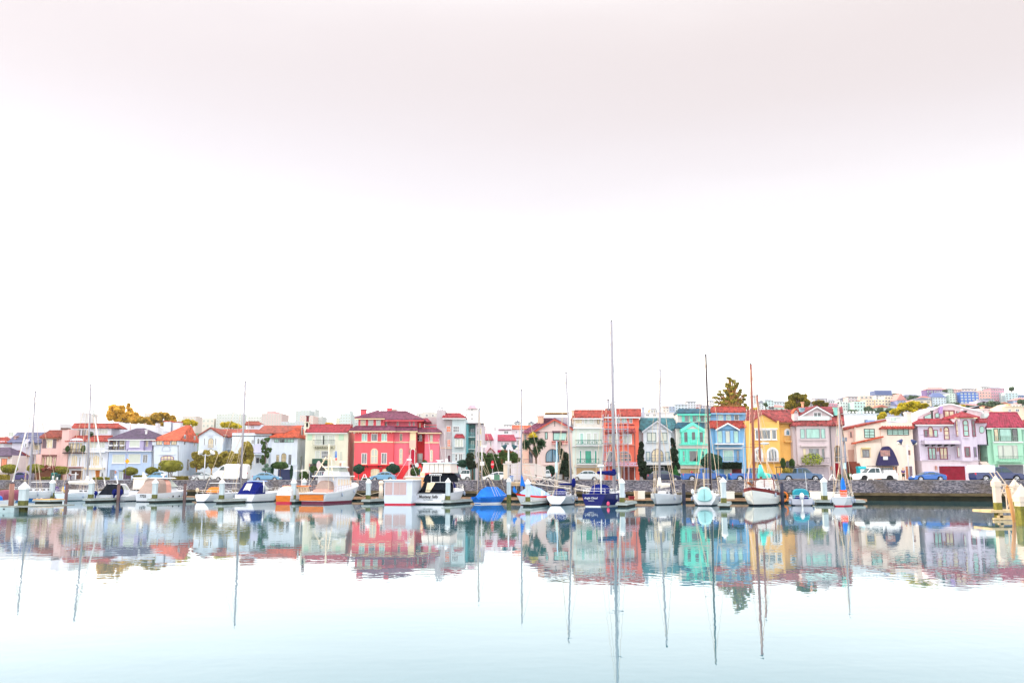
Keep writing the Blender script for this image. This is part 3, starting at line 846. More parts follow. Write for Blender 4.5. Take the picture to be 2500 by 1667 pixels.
h.wall(1800,960,1960,RD3,depth=2.5,fwd=-.6,name='basement_wall');h.wall(1956,960,2125,RD3,depth=1.2,fwd=-.9,name='basement_wall')
h.chimney(1256,362,1312,420,RD1,back=4,cap=T_MAGENTA);h.chimney(1546,350,1590,385,RD1,back=6);h.chimney(1592,362,1646,392,stucco(215,205,190),back=8)
h.chimney(1656,336,1668,392,STEEL,back=6,depth=.3,name='vent_pipe')
W_,WB_=stucco(216,210,214),stucco(206,224,230)
h=House('tall grey house with red-topped corner bay and two orange windows','house',D_,DL+2,740,1055,'house',RWG)
h.wall(612,440,742,stucco(215,205,208),depth=9,fwd=-4)
h.wall(740,360,832,stucco(205,200,206),depth=5,fwd=.2,name='chimney_tower')
h.wall(832,440,912,W_,depth=10)
h.wall(770,560,850,W_,depth=10,fwd=.25)
h.wall(912,450,1056,WB_,depth=10,fwd=.9,name='bay')
h.roof(806,1064,440,832,1000,400,T_CRIMSON,run=2.6,fwd=.9,over=.6,fascia=WHITE)
h.brackets(880,1056,456,12,WHITE,fwd=.9,proj=.3,h=.16)
h.win(848,536,902,604,G_ORANGE,WHITE,cols=1,rows=2,t=.1);h.win(858,682,898,762,G_ORANGE,WHITE,cols=2,rows=3,t=.08)  # two of these panes are simply coloured orange
h.win(922,538,992,606,G_MID,WHITE,cols=3,rows=2,t=.09,fwd=.9)
h.wall(936,660,1042,WB_,y1=768,depth=1,fwd=1.7,name='oriel')
h.roof(938,1048,660,952,1030,630,T_CRIMSON,run=1.0,fwd=1.7,over=.2)
h.win(942,676,1034,766,G_PALE,WHITE,cols=3,t=.1,fwd=1.7)
h.win(944,838,972,918,G_MID,WHITE,rows=2,t=.1,fwd=.9);h.win(984,836,1030,918,G_MID,WHITE,cols=2,t=.12,fwd=.9)
h.box(912,826,1054,836,WHITE,'string_course',fwd=.9,thick=.12);h.box(912,924,1054,936,WHITE,'string_course',fwd=.9,thick=.12)
h.door(866,856,894,925,paint(110,80,95))
h.box(770,770,910,780,stucco(252,226,200),'string_course',fwd=.25,thick=.08)
for x in(764,786,806):h.chimney(x,326 if x==764 else 338,x+10,362,ALU,back=2,depth=.3,name='chimney_pot')
h.wall(905,940,975,stucco(200,70,110),fwd=1.2,depth=1,name='porch_wall')
h=House('flat-roofed grey-green block standing behind the red mansion','apartment block',D_,DL+22,515,740)
h.wall(516,390,742,stucco(214,216,210),depth=12)
h.wall(590,376,700,stucco(205,214,208),depth=8,fwd=-2,y1=392,name='penthouse')
h.win(545,410,570,432,G_MID);h.win(620,410,650,432,G_MID);h.win(690,410,715,432,G_MID)
h=House('narrow apartment building with teal side wall and stacked glass balconies','apartment block',D_,DL+5,1055,1255)
h.wall(1055,504,1090,stucco(110,180,190),depth=10,fwd=.5)
h.wall(1090,514,1168,stucco(150,205,205),depth=8,fwd=-1.8)
h.wall(1168,514,1258,stucco(216,208,218),depth=10,fwd=.2)
h.box(1052,504,1262,514,paint(110,110,120),'roof_edge',fwd=.3,thick=.5,back=3)
for y in(560,690,812):
 h.win(1112,y,1160,y+92,G_BLUE if y==560 else G_MINT,paint(60,140,150),cols=2,fwd=-1.8)
 h.rail(1092,y+55,1166,y+96,paint(120,200,205),fwd=-.9,proj=1.2,slab=stucco(200,215,215))
 h.win(1184,y,1204,y+70,G_MID,WHITE,fwd=.2);h.win(1212,y,1236,y+70,G_CREAM,WHITE,fwd=.2)
for(lab,off,D,x0,x1,ty,wc,rc,rx,ry0,ry1,wins)in[('white house with magenta roof and red pediment over its porch, in the side street',D_,225,1262,1368,680,(245,235,245),T_MAGENTA,(1262,1368,1266,1340),684,620,[(1276,702,1292,752),(1326,702,1344,758)]),('white house with long magenta roof beyond the hedge in the side street',D_,228,1408,1612,690,(246,238,248),T_MAGENTA,(1404,1616,1408,1590),694,630,[(1450,715,1468,770),(1560,705,1600,760),(1488,716,1535,740)]),('plain white block with thin purple roof strip, above the magenta roofs',D_,245,1260,1562,538,(240,236,244),T_PURPLE,(1420,1560,1432,1530),574,538,[(1375,548,1390,590),(1480,590,1530,622)]),('white house with orange-red tile roof left of the palm-like tree',E_,250,222,440,560,(240,232,238),T_ORANGE,(222,440,224,436),566,528,[(262,590,282,615),(370,580,395,612)]),('small pale house with purple roof edge left of the beige gabled house',E_,238,262,345,640,(236,226,240),T_PURPLE,(262,345,270,345),662,640,[(275,690,300,740)])]:
 h=House(lab,'house',off,D,x0,x1,'house','houses in the side street')
 h.wall(x0,ty,x1,stucco(*wc),depth=10)
 h.roof(rx[0],rx[1],ry0,rx[2],rx[3],ry1,rc,run=4,ribs=False,over=.4)
 for w in wins:h.win(*w,G_MID,WHITE,cols=2)
 if 'pediment' in lab:
  h.gable(1290,822,1332,768,1384,822,T_CRIMSON,depth=2,fwd=2)
  h.poly([(1296,826),(1332,780),(1378,826)],stucco(250,235,242),depth=2,fwd=1.9,name='pediment')
  h.wall(1366,604,1408,stucco(240,232,244),depth=4,fwd=.3,name='chimney')
 if 'long magenta' in lab:h.box(1408,798,1480,826,paint(190,40,90),'garage_lintel',thick=.3)
h=House('pale square tower with pinkish mansard cap and rooftop aerials, behind the teal balconies','tower',D_,330,1057,1195,'tower')
h.wall(1057,336,1195,stucco(240,238,240),depth=14)
h.roof(1086,1184,342,1104,1160,306,tile('faded_pink_slate',(.5,.3,.36),.1),run=3,ribs=False)
for y in(350,405,450):
 h.win(1068,y,1078,y+14,G_MID,t=.05)
 h.win(1120,y,1140,y+14,G_MID,t=.05)
h.wall(1092,318,1104,stucco(225,215,220),y1=350,depth=2,fwd=.2,name='chimney')
WW=stucco(236,234,240)
h=House('long windowless white block with parapet behind the pink house','building',A_,DL+24,38,630)
h.wall(38,508,630,WW,depth=16)
h.poly([(38,512),(38,488),(68,486),(90,512)],WW,depth=14,name='parapet')
h.wall(484,502,500,WW,y1=520,depth=2,fwd=.1,name='chimney');h.win(94,600,150,650,G_PALE,WHITE,cols=2)
h=House('plain white cube rising above the flat white block on the left skyline','building',A_,DL+40,650,846)
h.wall(650,376,740,stucco(226,224,232),depth=10);h.wall(740,380,846,stucco(240,240,246),depth=10,fwd=.4)
h.wall(632,500,800,WW,depth=9,fwd=3)
h.box(735,368,790,380,WW,'roof_hatch',thick=.1,back=2)
h.rail(780,456,966,492,WHITE,fwd=3.5,proj=.1,gap=1.2)
h=House('long low white wall with chimney running behind the purple hip roof','building',A_,DL+14,1200,1725)
h.poly([(1180,560),(1300,502),(1700,530),(1724,545),(1724,1000),(1180,1000)],stucco(238,242,250),depth=10)
h.wall(1700,505,1724,WW,y1=545,depth=1.5,fwd=.1,name='chimney');h.wall(1236,492,1296,WW,y1=520,depth=3,fwd=.2,name='roof_box')
h.wall(1418,520,1432,stucco(220,200,200),y1=580,depth=1,fwd=.1,name='vent_pipe')
# -- right row of houses
DR=147.2
RRG='houses in the right row'
W_=stucco(236,214,210)
h=House('beige-pink gabled house with huge dark arched window on its ground floor','house',E_,DR,420,885,'house',RRG)
h.wall(418,600,885,W_,depth=11)
h.poly([(418,604),(690,452),(885,556),(885,604)],W_,depth=11,name='gable')
h.wall(340,604,418,stucco(244,205,190),depth=9,fwd=-1.5)  # orange sunlight on this side wall put into its stucco colour
h.gable(404,616,690,446,892,556,T_PURPLE,depth=12,th=.2,trim=mat('terracotta_verge',(.5,.10,.06),var=.2))
h.roof(336,430,606,560,690,462,T_PURPLE,run=4.5,fwd=-1.5,ribs=True)
h.win(584,604,614,682,G_MINT,IRON,t=.1);h.win(672,606,826,696,G_MINT,IRON,t=.12,cols=1)
h.box(664,590,834,606,paint(110,80,95),'lintel',thick=.22);h.box(658,704,832,712,paint(200,90,80),'ledge',thick=.5);h.box(662,716,830,738,paint(230,170,165),'planter',thick=.4)
h.win(590,786,746,932,G_BLUE,IRON,arch=1,cols=2,t=.12)
h.part('gable_slots',MB().tube((h.P(692,480)[0],DR-.03,h.P(692,480)[1]),(h.P(692,540)[0],DR-.03,h.P(692,540)[1]),.05),IRON)
h.win(408,796,450,940,G_DARK,IRON,fwd=0,t=.08);h.win(350,630,380,690,G_MID,paint(120,80,100),fwd=-1.5)
h.box(440,600,526,612,paint(110,80,90),'pergola_beam',thick=1.4);h.rail(344,900,440,942,mat('rail_plum',(.15,.08,.12),var=0),fwd=0,proj=1.0)
h.box(566,956,730,962,W_,'ledge',thick=.3)
h.chimney(502,432,570,500,stucco(248,205,180),back=4,cap=W_);h.wall(570,440,835,stucco(228,228,244),y1=520,depth=6,fwd=-6,name='roof_terrace')
h.box(580,405,836,416,paint(190,160,110),'terrace_canopy',fwd=-5,thick=3.5)
W_=stucco(226,238,230)
h=House('pale green-grey house with two green iron balconies and mottled tile roof','house',E_,DR,885,1215,'house',RRG)
h.wall(884,552,1222,W_,depth=10)
h.wall(896,434,1220,stucco(236,232,226),y1=560,depth=8,fwd=-1.2,name='upper_wall')
h.roof(890,1228,438,908,1232,368,T_RED,run=3.2,fwd=-1.0,fascia=WHITE)
for a,b,g in((908,996,G_CREAM),(1014,1056,G_PALE),(1062,1120,G_PALE)):h.win(a,446,b,514,g,WHITE,fwd=-1.2,t=.12)
h.win(1154,448,1180,514,G_CREAM,IRON,fwd=-1.2)
h.box(880,552,1224,566,WHITE,'cornice',thick=.3)
for a,b in((962,1012),(1034,1092),(1112,1160)):h.win(a,608,b,742,G_MINT if a==962 else G_PALE,WHITE,t=.14)
h.rail(920,692,1196,745,mat('green_iron',(.04,.16,.13),var=0),proj=.9,gap=.35,slab=WHITE,fancy=True,r=.03)
for a,b in((958,990),(1016,1100),(1122,1158)):h.win(a,798,b,950,mat('dark_green_glass',(.05,.36,.25),rough=.06,var=.3),WHITE,t=.14)
h.rail(935,896,1168,950,MATS['green_iron'],proj=.9,gap=.35,slab=WHITE,fancy=True,r=.03)
h.box(884,752,1216,762,WHITE,'string_course',thick=.2);h.box(905,964,1216,980,stucco(235,225,210),'cornice',thick=.5)
h.garage(928,992,1180,stucco(206,176,136),rows=3,cols=5)
h.chimney(880,372,900,430,stucco(245,215,190),back=1)
W_=stucco(250,128,105)
h=House('coral orange house with double maroon roofs and lattice balcony, scaffolding in front','house',F_,DR,-95,270,'house',RRG)
h.wall(-122,535,270,W_,depth=10)
h.wall(-118,422,270,W_,y1=560,depth=8,fwd=-1.2,name='upper_wall')
h.roof(-112,286,425,-100,290,355,T_RED,run=3.0,fwd=-1.0,fascia=WHITE)
h.roof(-100,228,602,-90,216,528,T_MAROON,run=1.5,fwd=.3)
h.win(20,440,64,505,G_MINT,WHITE,fwd=-1.2);h.win(78,440,136,505,G_MINT,WHITE,fwd=-1.2,cols=2);h.win(160,436,196,506,G_DARK,WHITE,cols=2,fwd=-1.2,t=.09)
h.win(92,622,192,735,G_PALE,WHITE,cols=2,t=.16);h.win(-70,622,50,735,G_CREAM,WHITE,cols=3,t=.1)
h.win(30,800,188,928,G_MID,stucco(250,175,150),arch=1,cols=4,rows=3,t=.14);h.win(-84,808,-10,928,G_MID,WHITE,arch=1,cols=2)
h.box(-110,738,222,746,stucco(250,170,150),'string_course',thick=.25)
h.rail(14,938,244,972,mat('lavender_lattice',(.62,.55,.75),var=0),proj=1.0,gap=.3,fancy=True,r=.04,slab=stucco(210,130,120));h.rail(-100,938,10,972,MATS['lavender_lattice'],proj=1.0,gap=.3,fancy=True,r=.04,slab=stucco(210,130,120))
h.garage(66,984,218,mat('redwood_boards',(.23,.05,.035),var=.35,stretch=(6,1,.5)),rows=1,cols=8)
h.door(22,986,56,1118,paint(130,180,205))
h.pipe([(222,620),(226,1100)])
sc=thing('scaffolding','grey steel scaffolding with planks and ladder in front of the coral house','scaffold',(h.root.location.x-1,DR-3,ROAD))
def sp(cx,cy,Y):u,v=crop(F_,cx,cy);x,z=px(u,v,Y);return Vector((x,Y,z))
pb=MB();pl=MB()
xs=[sp(c,900,DR-2)[0]for c in(-118,-62,-6,52,104,152)]
zs=[sp(0,c,DR-2)[1+1]for c in(925,822,730,640,570,490,410)]
for x in xs:
 for Y in(DR-2.6,DR-1.5):pb.tube((x,Y,ROAD),(x,Y,zs[-1]if x<xs[4]else zs[-2]),.035)
for i,z in enumerate(zs[:-1]):
 for Y in(DR-2.6,DR-1.5):pb.tube((xs[0],Y,z),(xs[-1],Y,z),.03)
 for x in xs:pb.tube((x,DR-2.6,z),(x,DR-1.5,z),.025)
for i in range(4):
 pb.tube((xs[i+1],DR-2.6,zs[i]),(xs[i+2 if i<4 else i],DR-2.6,zs[i+1]),.025)
 pb.tube((xs[3],DR-2.6,zs[i+1]),(xs[2],DR-2.6,zs[i+2]),.025)
pb.build('poles',mat('galvanised_grey',(.38,.38,.46),rough=.4,var=.1,metal=.3),sc)
for k in(0,2,5):pl.box(xs[0]-.2,xs[3 if k==0 else 2],DR-2.55,DR-1.55,zs[k]+.04,zs[k]+.11)
pl.build('planks',mat('grey_planks',(.12,.10,.12),var=.3),sc)
lb=MB();a0,a1=sp(-122,1110,DR-3.2),sp(-92,640,DR-3.0)
for d in(-.28,.28):lb.tube(a0+Vector((d,0,0)),a1+Vector((d*.8,0,0)),.04)
for i in range(1,34):
 p_=a0.lerp(a1,i/34);w=.28-.056*i/34
 lb.tube(p_-Vector((w,0,0)),p_+Vector((w,0,0)),.022)
lb.build('ladder',mat('ladder_grey',(.45,.46,.55),metal=.3,rough=.4),sc)
ch=MB()
for cx,y0,y1,r in((-68,250,400,.16),(-44,300,400,.1),(-30,292,400,.1),(-18,300,400,.1),(5,305,380,.12)):
 a,b=sp(cx,y1,DR+3),sp(cx,y0,DR+3);ch.tube(a,b,r,n=8);ch.tube(b,b+Vector((0,0,.12)),r*1.5,n=8)
ch.build('chimney_pots',ALU,h.root)
W_=stucco(222,230,238)
h=House('pale grey gabled house with teal shingle roof and arched bay, between two dark junipers','house',F_,DR,270,685,'house',RRG)
h.wall(272,572,320,W_,depth=10,fwd=-1.2);h.wall(622,572,690,W_,depth=10,fwd=-1.2)
h.wall(318,566,624,W_,depth=11,y1=962)
h.poly([(318,570),(466,462),(624,570)],W_,depth=10,name='gable')
h.roof(266,692,568,290,692,446,T_TEAL,run=4.2,fwd=-1.2,ribs=False)
h.gable(300,578,466,456,634,578,T_TEAL,depth=6,trim=stucco(200,205,215))
h.win(356,606,456,704,G_PALE,paint(110,125,130),cols=2,t=.1);h.win(484,606,578,704,G_PALE,paint(110,125,130),cols=2,t=.1)
h.box(350,707,584,720,stucco(190,205,210),'sill',thick=.25)
h.win(402,782,538,930,G_CREAM,paint(130,135,145),arch=1,cols=3,rows=2,t=.13);h.win(344,816,392,915,G_PALE,paint(120,150,165),t=.12);h.win(554,816,602,915,G_PALE,paint(120,150,165),t=.12)
h.rail(338,884,606,930,paint(110,140,160),proj=.8,gap=.25)
h.box(324,934,612,962,stucco(222,228,232),'bay_base',thick=1.0)
h.wall(322,962,616,mat('painted_carport_shade',(.05,.07,.06),var=.3),depth=.3,fwd=-2.5,name='carport_wall');h.garage(400,990,540,paint(60,75,80),fwd=-2.4,rows=4,cols=4)  # near-black wall colour paints the shade of the recess
h.wall(290,385,330,stucco(220,225,240),y1=480,depth=3,fwd=-5,name='chimney');h.chimney(304,342,328,395,paint(190,200,215),back=6,depth=.5,name='chimney_pot')
MT=stucco(128,246,222);MC=stucco(240,232,228)
h=House('bright mint green and cream three-storey house with dark teal roofs','house',F_,DR,690,1050,'house',RRG)
h.wall(678,548,1040,MC,depth=10)
h.wall(690,392,1050,MC,y1=560,depth=8,fwd=-1.5,name='upper_wall')
h.roof(688,1056,392,700,1050,346,T_DTEAL,run=1.8,fwd=-1.2,ribs=False,fascia=MT)
h.box(692,397,1048,420,MT,'frieze',fwd=-1.5,thick=.15)
for a in(690+48,828,912,996):h.box(a,420,a+(26 if a<990 else 40),490,MT,'pilaster',fwd=-1.5,thick=.12)
for a,g in((766,G_MID),(850,G_MID),(935,G_DARK)):h.win(a,422,a+50,490,g,MT,fwd=-1.5,t=.06)
h.roof(672,1034,550,690,1030,496,T_DTEAL,run=1.6,ribs=False)
h.poly([(736,566),(858,505),(984,566)],MC,depth=3,fwd=.9,name='gable')
h.gable(726,572,858,494,992,572,MT,depth=2,fwd=.9,th=.5,over=.15,name='pediment_trim')
h.wall(738,566,990,MT,y1=742,depth=1.2,fwd=.9,name='bay')
for a in(756,840,925):h.win(a,596,a+50,720,G_DARK,MT,rows=1,t=.1,fwd=.9)
h.box(835,688,895,722,MT,'panel',fwd=.9,thick=.12)
h.rail(710,664,1014,735,mat('thin_teal_rail',(.03,.2,.2),var=0),fwd=.9,proj=.5,gap=.4,r=.016,slab=MT)
h.box(708,738,1024,782,MC,'string_course',fwd=.9,thick=.2)
h.wall(710,782,1020,MT,y1=962,depth=1.2,fwd=.9,name='bay')
h.win(744,804,774,930,G_MID,MT,rows=2,fwd=.9,t=.1);h.win(812,800,920,930,G_DARK,MT,fwd=.9,t=.12);h.win(954,804,986,930,G_DARK,MT,rows=2,fwd=.9,t=.1)
for a in(716,784,932,994):h.box(a,790,a+18,936,MT,'pilaster',fwd=.9,thick=.18)
h.box(706,950,1024,962,MT,'cornice',fwd=.9,thick=.35)
h.box(700,964,1030,1000,stucco(236,224,212),'garage_lintel',thick=1.0)
h.garage(722,1004,950,stucco(222,196,150),rows=4,cols=6,fwd=.2)
BL=stucco(145,198,240)
h=House('sky blue house with red tile roofs and small white-trimmed gable','house',F_,DR,1050,1435,'house',RRG)
h.wall(1044,545,1442,BL,depth=10)
h.wall(1052,378,1436,BL,y1=555,depth=8,fwd=-1.5,name='upper_wall')
h.roof(1052,1436,382,1062,1428,332,T_RED,run=1.9,fwd=-1.3,fascia=paint(150,205,245))
for a,g in((1136,G_MINT),(1221,G_MINT),(1308,G_DARK)):h.win(a,408,a+54,478,g,WHITE,fwd=-1.5,t=.09)
h.roof(1036,1438,548,1042,1432,486,T_RED,run=1.6)
h.poly([(1120,580),(1120,562),(1240,502),(1362,562),(1362,580)],BL,depth=3,fwd=.8,name='gable')
h.gable(1108,562,1240,490,1372,562,T_RED,depth=2.5,fwd=.8,th=.14,trim=WHITE)
h.wall(1108,572,1375,BL,y1=735,depth=1.2,fwd=.8,name='bay')
for a in(1127,1212,1302):h.win(a,586,a+56,722,G_MINT if a!=1212 else G_PALE,paint(120,150,180),fwd=.8,t=.09,sur=WHITE if a==0 else None)
h.box(1084,728,1398,742,WHITE,'cornice',thick=1.2)
h.box(1100,772,1388,788,WHITE,'cornice',thick=.6)
h.win(1116,798,1156,925,G_DARK,paint(120,170,220),t=.1);h.win(1187,797,1306,925,G_MINT,WHITE,t=.12);h.win(1332,798,1370,925,G_MID,paint(120,170,220),t=.1)
h.rail(1100,876,1392,930,paint(90,150,200),proj=.4,gap=.18,r=.015,slab=BL)
h.door(1208,1002,1268,1118,paint(215,235,225));h.garage(1284,1000,1392,mat('maroon_panels',(.12,.02,.03),var=.2),rows=4,cols=3)
YL=stucco(255,202,118);YO=stucco(255,196,95)
h=House('yellow stucco house with white arched windows and mottled tile roof','house',G_,DR,95,610,'house',RRG)
h.wall(92,480,470,YL,depth=11);h.wall(466,478,612,YL,depth=9,fwd=-1.2)
h.poly([(150,482),(280,396),(424,482)],YL,depth=3,name='gable')
h.roof(86,618,484,108,612,368,T_MAROON,run=4.5,fwd=-1.0,fascia=paint(150,110,70))
h.gable(140,486,280,388,432,478,T_MAROON,depth=4.5,over=.25)
h.win(194,576,366,684,G_MID,WHITE,cols=1,t=.14,sill=WHITE);h.win(374,576,430,684,G_MID,WHITE,t=.12,sill=WHITE)
h.box(186,560,440,574,WHITE,'cornice',thick=.15)
h.win(528,578,572,640,G_BLUE,WHITE,arch=1,fwd=-1.2,t=.1,sur=WHITE);h.rail(512,650,590,702,paint(225,190,140),fwd=-1.2,proj=.5,slab=YL)
for a,b in((200,268),(336,436)):h.win(a,782,b,925,G_DARK if a==200 else G_MID,WHITE,arch=1,cols=3,t=.13,sur=WHITE)
for a,b in((165,300),(314,462)):h.rail(a,890,b,930,paint(170,170,180),proj=.7,gap=.16,r=.015,slab=paint(190,150,110))
h.box(152,944,470,958,YO,'string_course',thick=.4)
h.wall(150,958,470,YO,depth=1,fwd=.35,name='basement_wall')
for a,b in((180,270),(292,400),(430,492)):h.win(a,972,b,1116,mat('garage_tan',srgb(235,185,100),var=.1),YO,arch=1,fwd=.35 if b<480 else .36,t=.14,name='garage_arch')
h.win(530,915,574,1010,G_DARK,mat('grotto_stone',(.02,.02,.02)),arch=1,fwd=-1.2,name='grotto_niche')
W_=stucco(222,208,212);W2=stucco(214,200,204)
h=House('greyish mauve house with glass roof terrace and red arched front door','house',G_,DR,612,1160,'house',RRG)
h.wall(612,520,1008,W_,depth=10);h.wall(1006,524,1162,W2,depth=9,fwd=-.8)
h.wall(655,528,1006,W_,y1=955,depth=1,fwd=.7,name='bay')
h.poly([(664,478),(664,430),(872,316),(1034,405),(1034,478)],W_,depth=7,fwd=-1.6,name='gable')
h.gable(650,436,872,308,1048,408,T_DRED,depth=7,fwd=-1.6,th=.15,trim=WHITE)
h.roof(650,1158,388,668,1150,326,T_DRED,run=3.5,fwd=-3.5,ribs=False)
h.win(832,384,922,466,G_DARK,WHITE,cols=2,fwd=-1.6,t=.12)
h.box(664,430,1006,472,mat('frosted_glass_rail',(.62,.85,.82),rough=.2,var=.03),'glass_balustrade',fwd=.3,thick=.05)
h.poly([(622,480),(622,385),(644,362),(668,385),(668,480)],W_,depth=1.5,name='bell_gable');h.win(632,372,654,398,G_DARK,W_,arch=1)
h.gable(612,385,644,342,674,385,T_ORANGE,depth=1.5,th=.15,over=.15)
h.roof(606,1040,525,618,1044,478,T_MAROON,run=1.4,fwd=.4);h.roof(1030,1170,525,1030,1160,415,T_MAROON,run=3.6,fwd=-.6)
h.win(688,566,740,674,G_MINT,paint(150,160,165),fwd=.7,t=.1);h.win(750,562,904,674,G_MINT,paint(150,160,165),fwd=.7,t=.12);h.win(914,562,962,674,G_MINT,paint(150,160,165),fwd=.7,t=.1)
h.box(684,678,972,692,W_,'sill',fwd=.7,thick=.25);h.box(684,745,980,762,W_,'hood_mould',fwd=.7,thick=.35)
h.win(712,776,758,905,G_CREAM,W2,fwd=.7,t=.12);h.win(776,776,902,905,G_MID,W2,fwd=.7,t=.12);h.win(916,776,962,905,G_MID,W2,fwd=.7,t=.12)
h.rail(696,884,990,946,paint(110,105,125),fwd=.7,proj=.7,gap=.22,slab=W2)
bush=MB();c=h.P(812,900,1.2);leafball(bush,(c[0],DR-1.6,c[1]),1.9,.6,1.0,420,.16)
h.box(672,952,1010,966,W_,'cornice',fwd=.7,thick=.4)
h.garage(690,990,998,stucco(196,186,196),rows=4,cols=5,fwd=.1,recess=W_)
h.win(1074,560,1116,650,G_PALE,W_,arch=1,fwd=-.8,t=.1,name='medallion')
h.win(1064,748,1136,935,G_DARK,paint(150,120,90),arch=1,cols=2,rows=2,fwd=-.8,t=.16,name='door_light')
h.door(1070,938,1130,1116,paint(150,20,40),fwd=-.8)
h.pipe([(1012,535),(1020,700),(1040,1090)],r=.07);h.lampw(1028,1000)
h.chimney(714,284,728,345,stucco(240,180,150),back=6,depth=.6);h.chimney(690,350,736,378,stucco(150,200,215),back=3.2,depth=.6,name='skylight');h.chimney(1062,342,1096,368,stucco(150,225,215),back=2.6,depth=.5,name='skylight')
for x in(1180,):h.box(x-14,740,x+14,1110,stucco(230,190,160),'stone_quoins',fwd=-1,thick=.15)
tag(bush.build('balcony_bush',mat('lime_leaves',(.30,.36,.04),rough=.8,var=.5,scale=4)),'yellow-green bush spilling from the balcony of the mauve house','bush')
W_=stucco(252,236,222)
h=House('cream house with pointed navy awning arch and sloping red-edged roofline','house',H_,DR,-360,405,'house',RRG)
o_=1523.4
h.poly([(1165-o_,1120),(1165-o_,582),(1300-o_,548),(1300-o_,1120)],stucco(244,214,200),depth=8,fwd=-.8)
h.poly([(1296-o_,1120),(1296-o_,548),(1613-o_,476),(1640-o_,470),(1640-o_,1120)],W_,depth=10)
h.wall(60,500,408,W_,depth=11,fwd=.15)
def slopeband(x0,y0,x1,y1,t,m,fwd,nm,th=.7):
 Y=h.D-fwd
 a=h.P(x0,y0,fwd);b=h.P(x1,y1,fwd)
 return h.part(nm,MB().prism([(a[0],a[1]),(b[0],b[1]),(b[0],b[1]+t),(a[0],a[1]+t)],Y-.25,Y+th),m)
slopeband(1160-o_,586,1300-o_,550,.28,T_RED,-.8,'roof',8);slopeband(1298-o_,552,100,482,.28,T_RED,0,'roof',10)
slopeband(1268-o_,735,70,662,.25,T_ORANGE,.9,'porch_roof',.9)
h.wall(1310-o_,720,62,W_,depth=1,fwd=.7,name='porch_wall')
h.roof(46,410,558,92,400,512,T_RED,run=1.6,fwd=.3)
h.win(1386-o_,566,1504-o_,668,G_MINT,IRON,cols=2,rows=3,t=.1);h.win(1232-o_,600,1252-o_,662,G_DARK,paint(150,100,90),fwd=-.8,sur=stucco(225,185,175))
h.win(114,560,352,636,G_MINT,IRON,cols=4,rows=3,t=.09,fwd=.15)
h.win(1366-o_,796,1444-o_,878,G_MID,paint(110,90,110),cols=2,fwd=.7,sur=stucco(235,215,180));h.box(1355-o_,772,1455-o_,786,stucco(225,205,150),'hood_mould',fwd=.7,thick=.25)
a=arch_outline(h.P(-8,965,.7)[0],h.P(218,965,.7)[0],h.P(100,968,.7)[1],h.P(100,758,.7)[1],3,n=18)
h.part('awning',MB().prism(a,DR-1.6,DR-.5),mat('navy_canvas',(.035,.03,.10),var=.15))
pa=h.P(45,865,1.62);pc=h.P(145,800,1.62)
h.part('stained_glass',MB().box(pa[0],pc[0],DR-1.64,DR-1.59,pa[1],pc[1]),glass('stained_glass_scene',(.30,.10,.09),var=1.0,stripes=False))
h.box(72,868,122,905,WHITE,'notice',fwd=1.6,thick=.05)
h.win(6,975,196,1118,G_DARK,paint(240,160,90),fwd=.72,t=.16,name='garage_opening')
h.win(340,800,368,854,G_DARK,paint(160,90,80),cols=2,rows=2,fwd=.15,t=.08);h.box(336,866,372,876,W_,'sill',fwd=.15,thick=.2)
h.door(318,975,352,1116,paint(190,120,90),fwd=.15);h.door(356,975,392,1116,paint(130,110,120),fwd=.15)
h.lampw(212,1000,fwd=.15)
h.chimney(330,395,385,510,W_,back=1.5);h.rail(98,440,330,490,WHITE,fwd=-1.2,proj=.2,r=.03);h.wall(100,455,330,stucco(225,228,245),y1=520,depth=4,fwd=-1.4,name='roof_terrace')
h.win(150,440,215,485,G_MINT,WHITE,cols=2,fwd=-1.3)
h.box(1212-o_,795,1312-o_,925,stucco(212,170,155),'porch_back',fwd=-.8,thick=.04)
st=MB()
for i in range(10):
 x0,x1,z0,z1=h.rect(1212-o_,926+i*15,1318-o_,941+i*15,0)
 st.box(x0,x1,DR-.5-i*.3,DR+1,z0-.25,z1)
h.part('entrance_stairs',st,paint(130,70,55))
h=House('narrow dusky purple house squeezed in the gap beside the cream house','house',H_,DR+4,410,500,'house',RRG)
h.wall(404,530,505,stucco(150,120,150),depth=8);h.roof(396,470,535,400,470,500,T_DRED,run=2,ribs=False);h.box(405,738,470,744,stucco(100,80,90),'string_course',thick=.1)
h.garage(430,960,500,paint(60,55,100),rows=6,cols=2)
W_=stucco(228,218,238)
PF=paint(150,80,100)
h=House('large pale lavender villa with octagonal tower, crimson roofs and maroon garage door','villa',H_,DR,470,1215,'villa',RRG)
h.wall(470,512,860,W_,depth=11);h.wall(1088,496,1212,W_,y1=742,depth=10)
h.wall(486,742,1115,W_,depth=8,fwd=-.1);h.wall(1112,742,1212,stucco(120,60,80),depth=6,fwd=-2.5,name='porch_back')
def fac3(x0,xa,xb,x1,y0,y1,m,f0,f1,name):
 Y0,Y1=DR-f0,DR-f1
 u=[h.P(x0,(y0+y1)/2,f0)[0],h.P(xa,(y0+y1)/2,f1)[0],h.P(xb,(y0+y1)/2,f1)[0],h.P(x1,(y0+y1)/2,f0)[0]]
 z1=h.P(xa,y0,f1)[1];z0=h.P(xa,y1,f1)[1]
 b=[(u[0],Y0+3),(u[0],Y0),(u[1],Y1),(u[2],Y1),(u[3],Y0),(u[3],Y0+3)]
 vs=[(x,y,z0)for x,y in b]+[(x,y,z1)for x,y in b]
 return h.part(name,MB().add(vs,[tuple(reversed(range(6))),tuple(range(6,12))]+[(i,(i+1)%6,(i+1)%6+6,i+6)for i in range(6)]),m)
fac3(852,925,1020,1098,448,920,W_,.1,1.2,'tower')
ya,yb=DR-1.9,DR+1.5
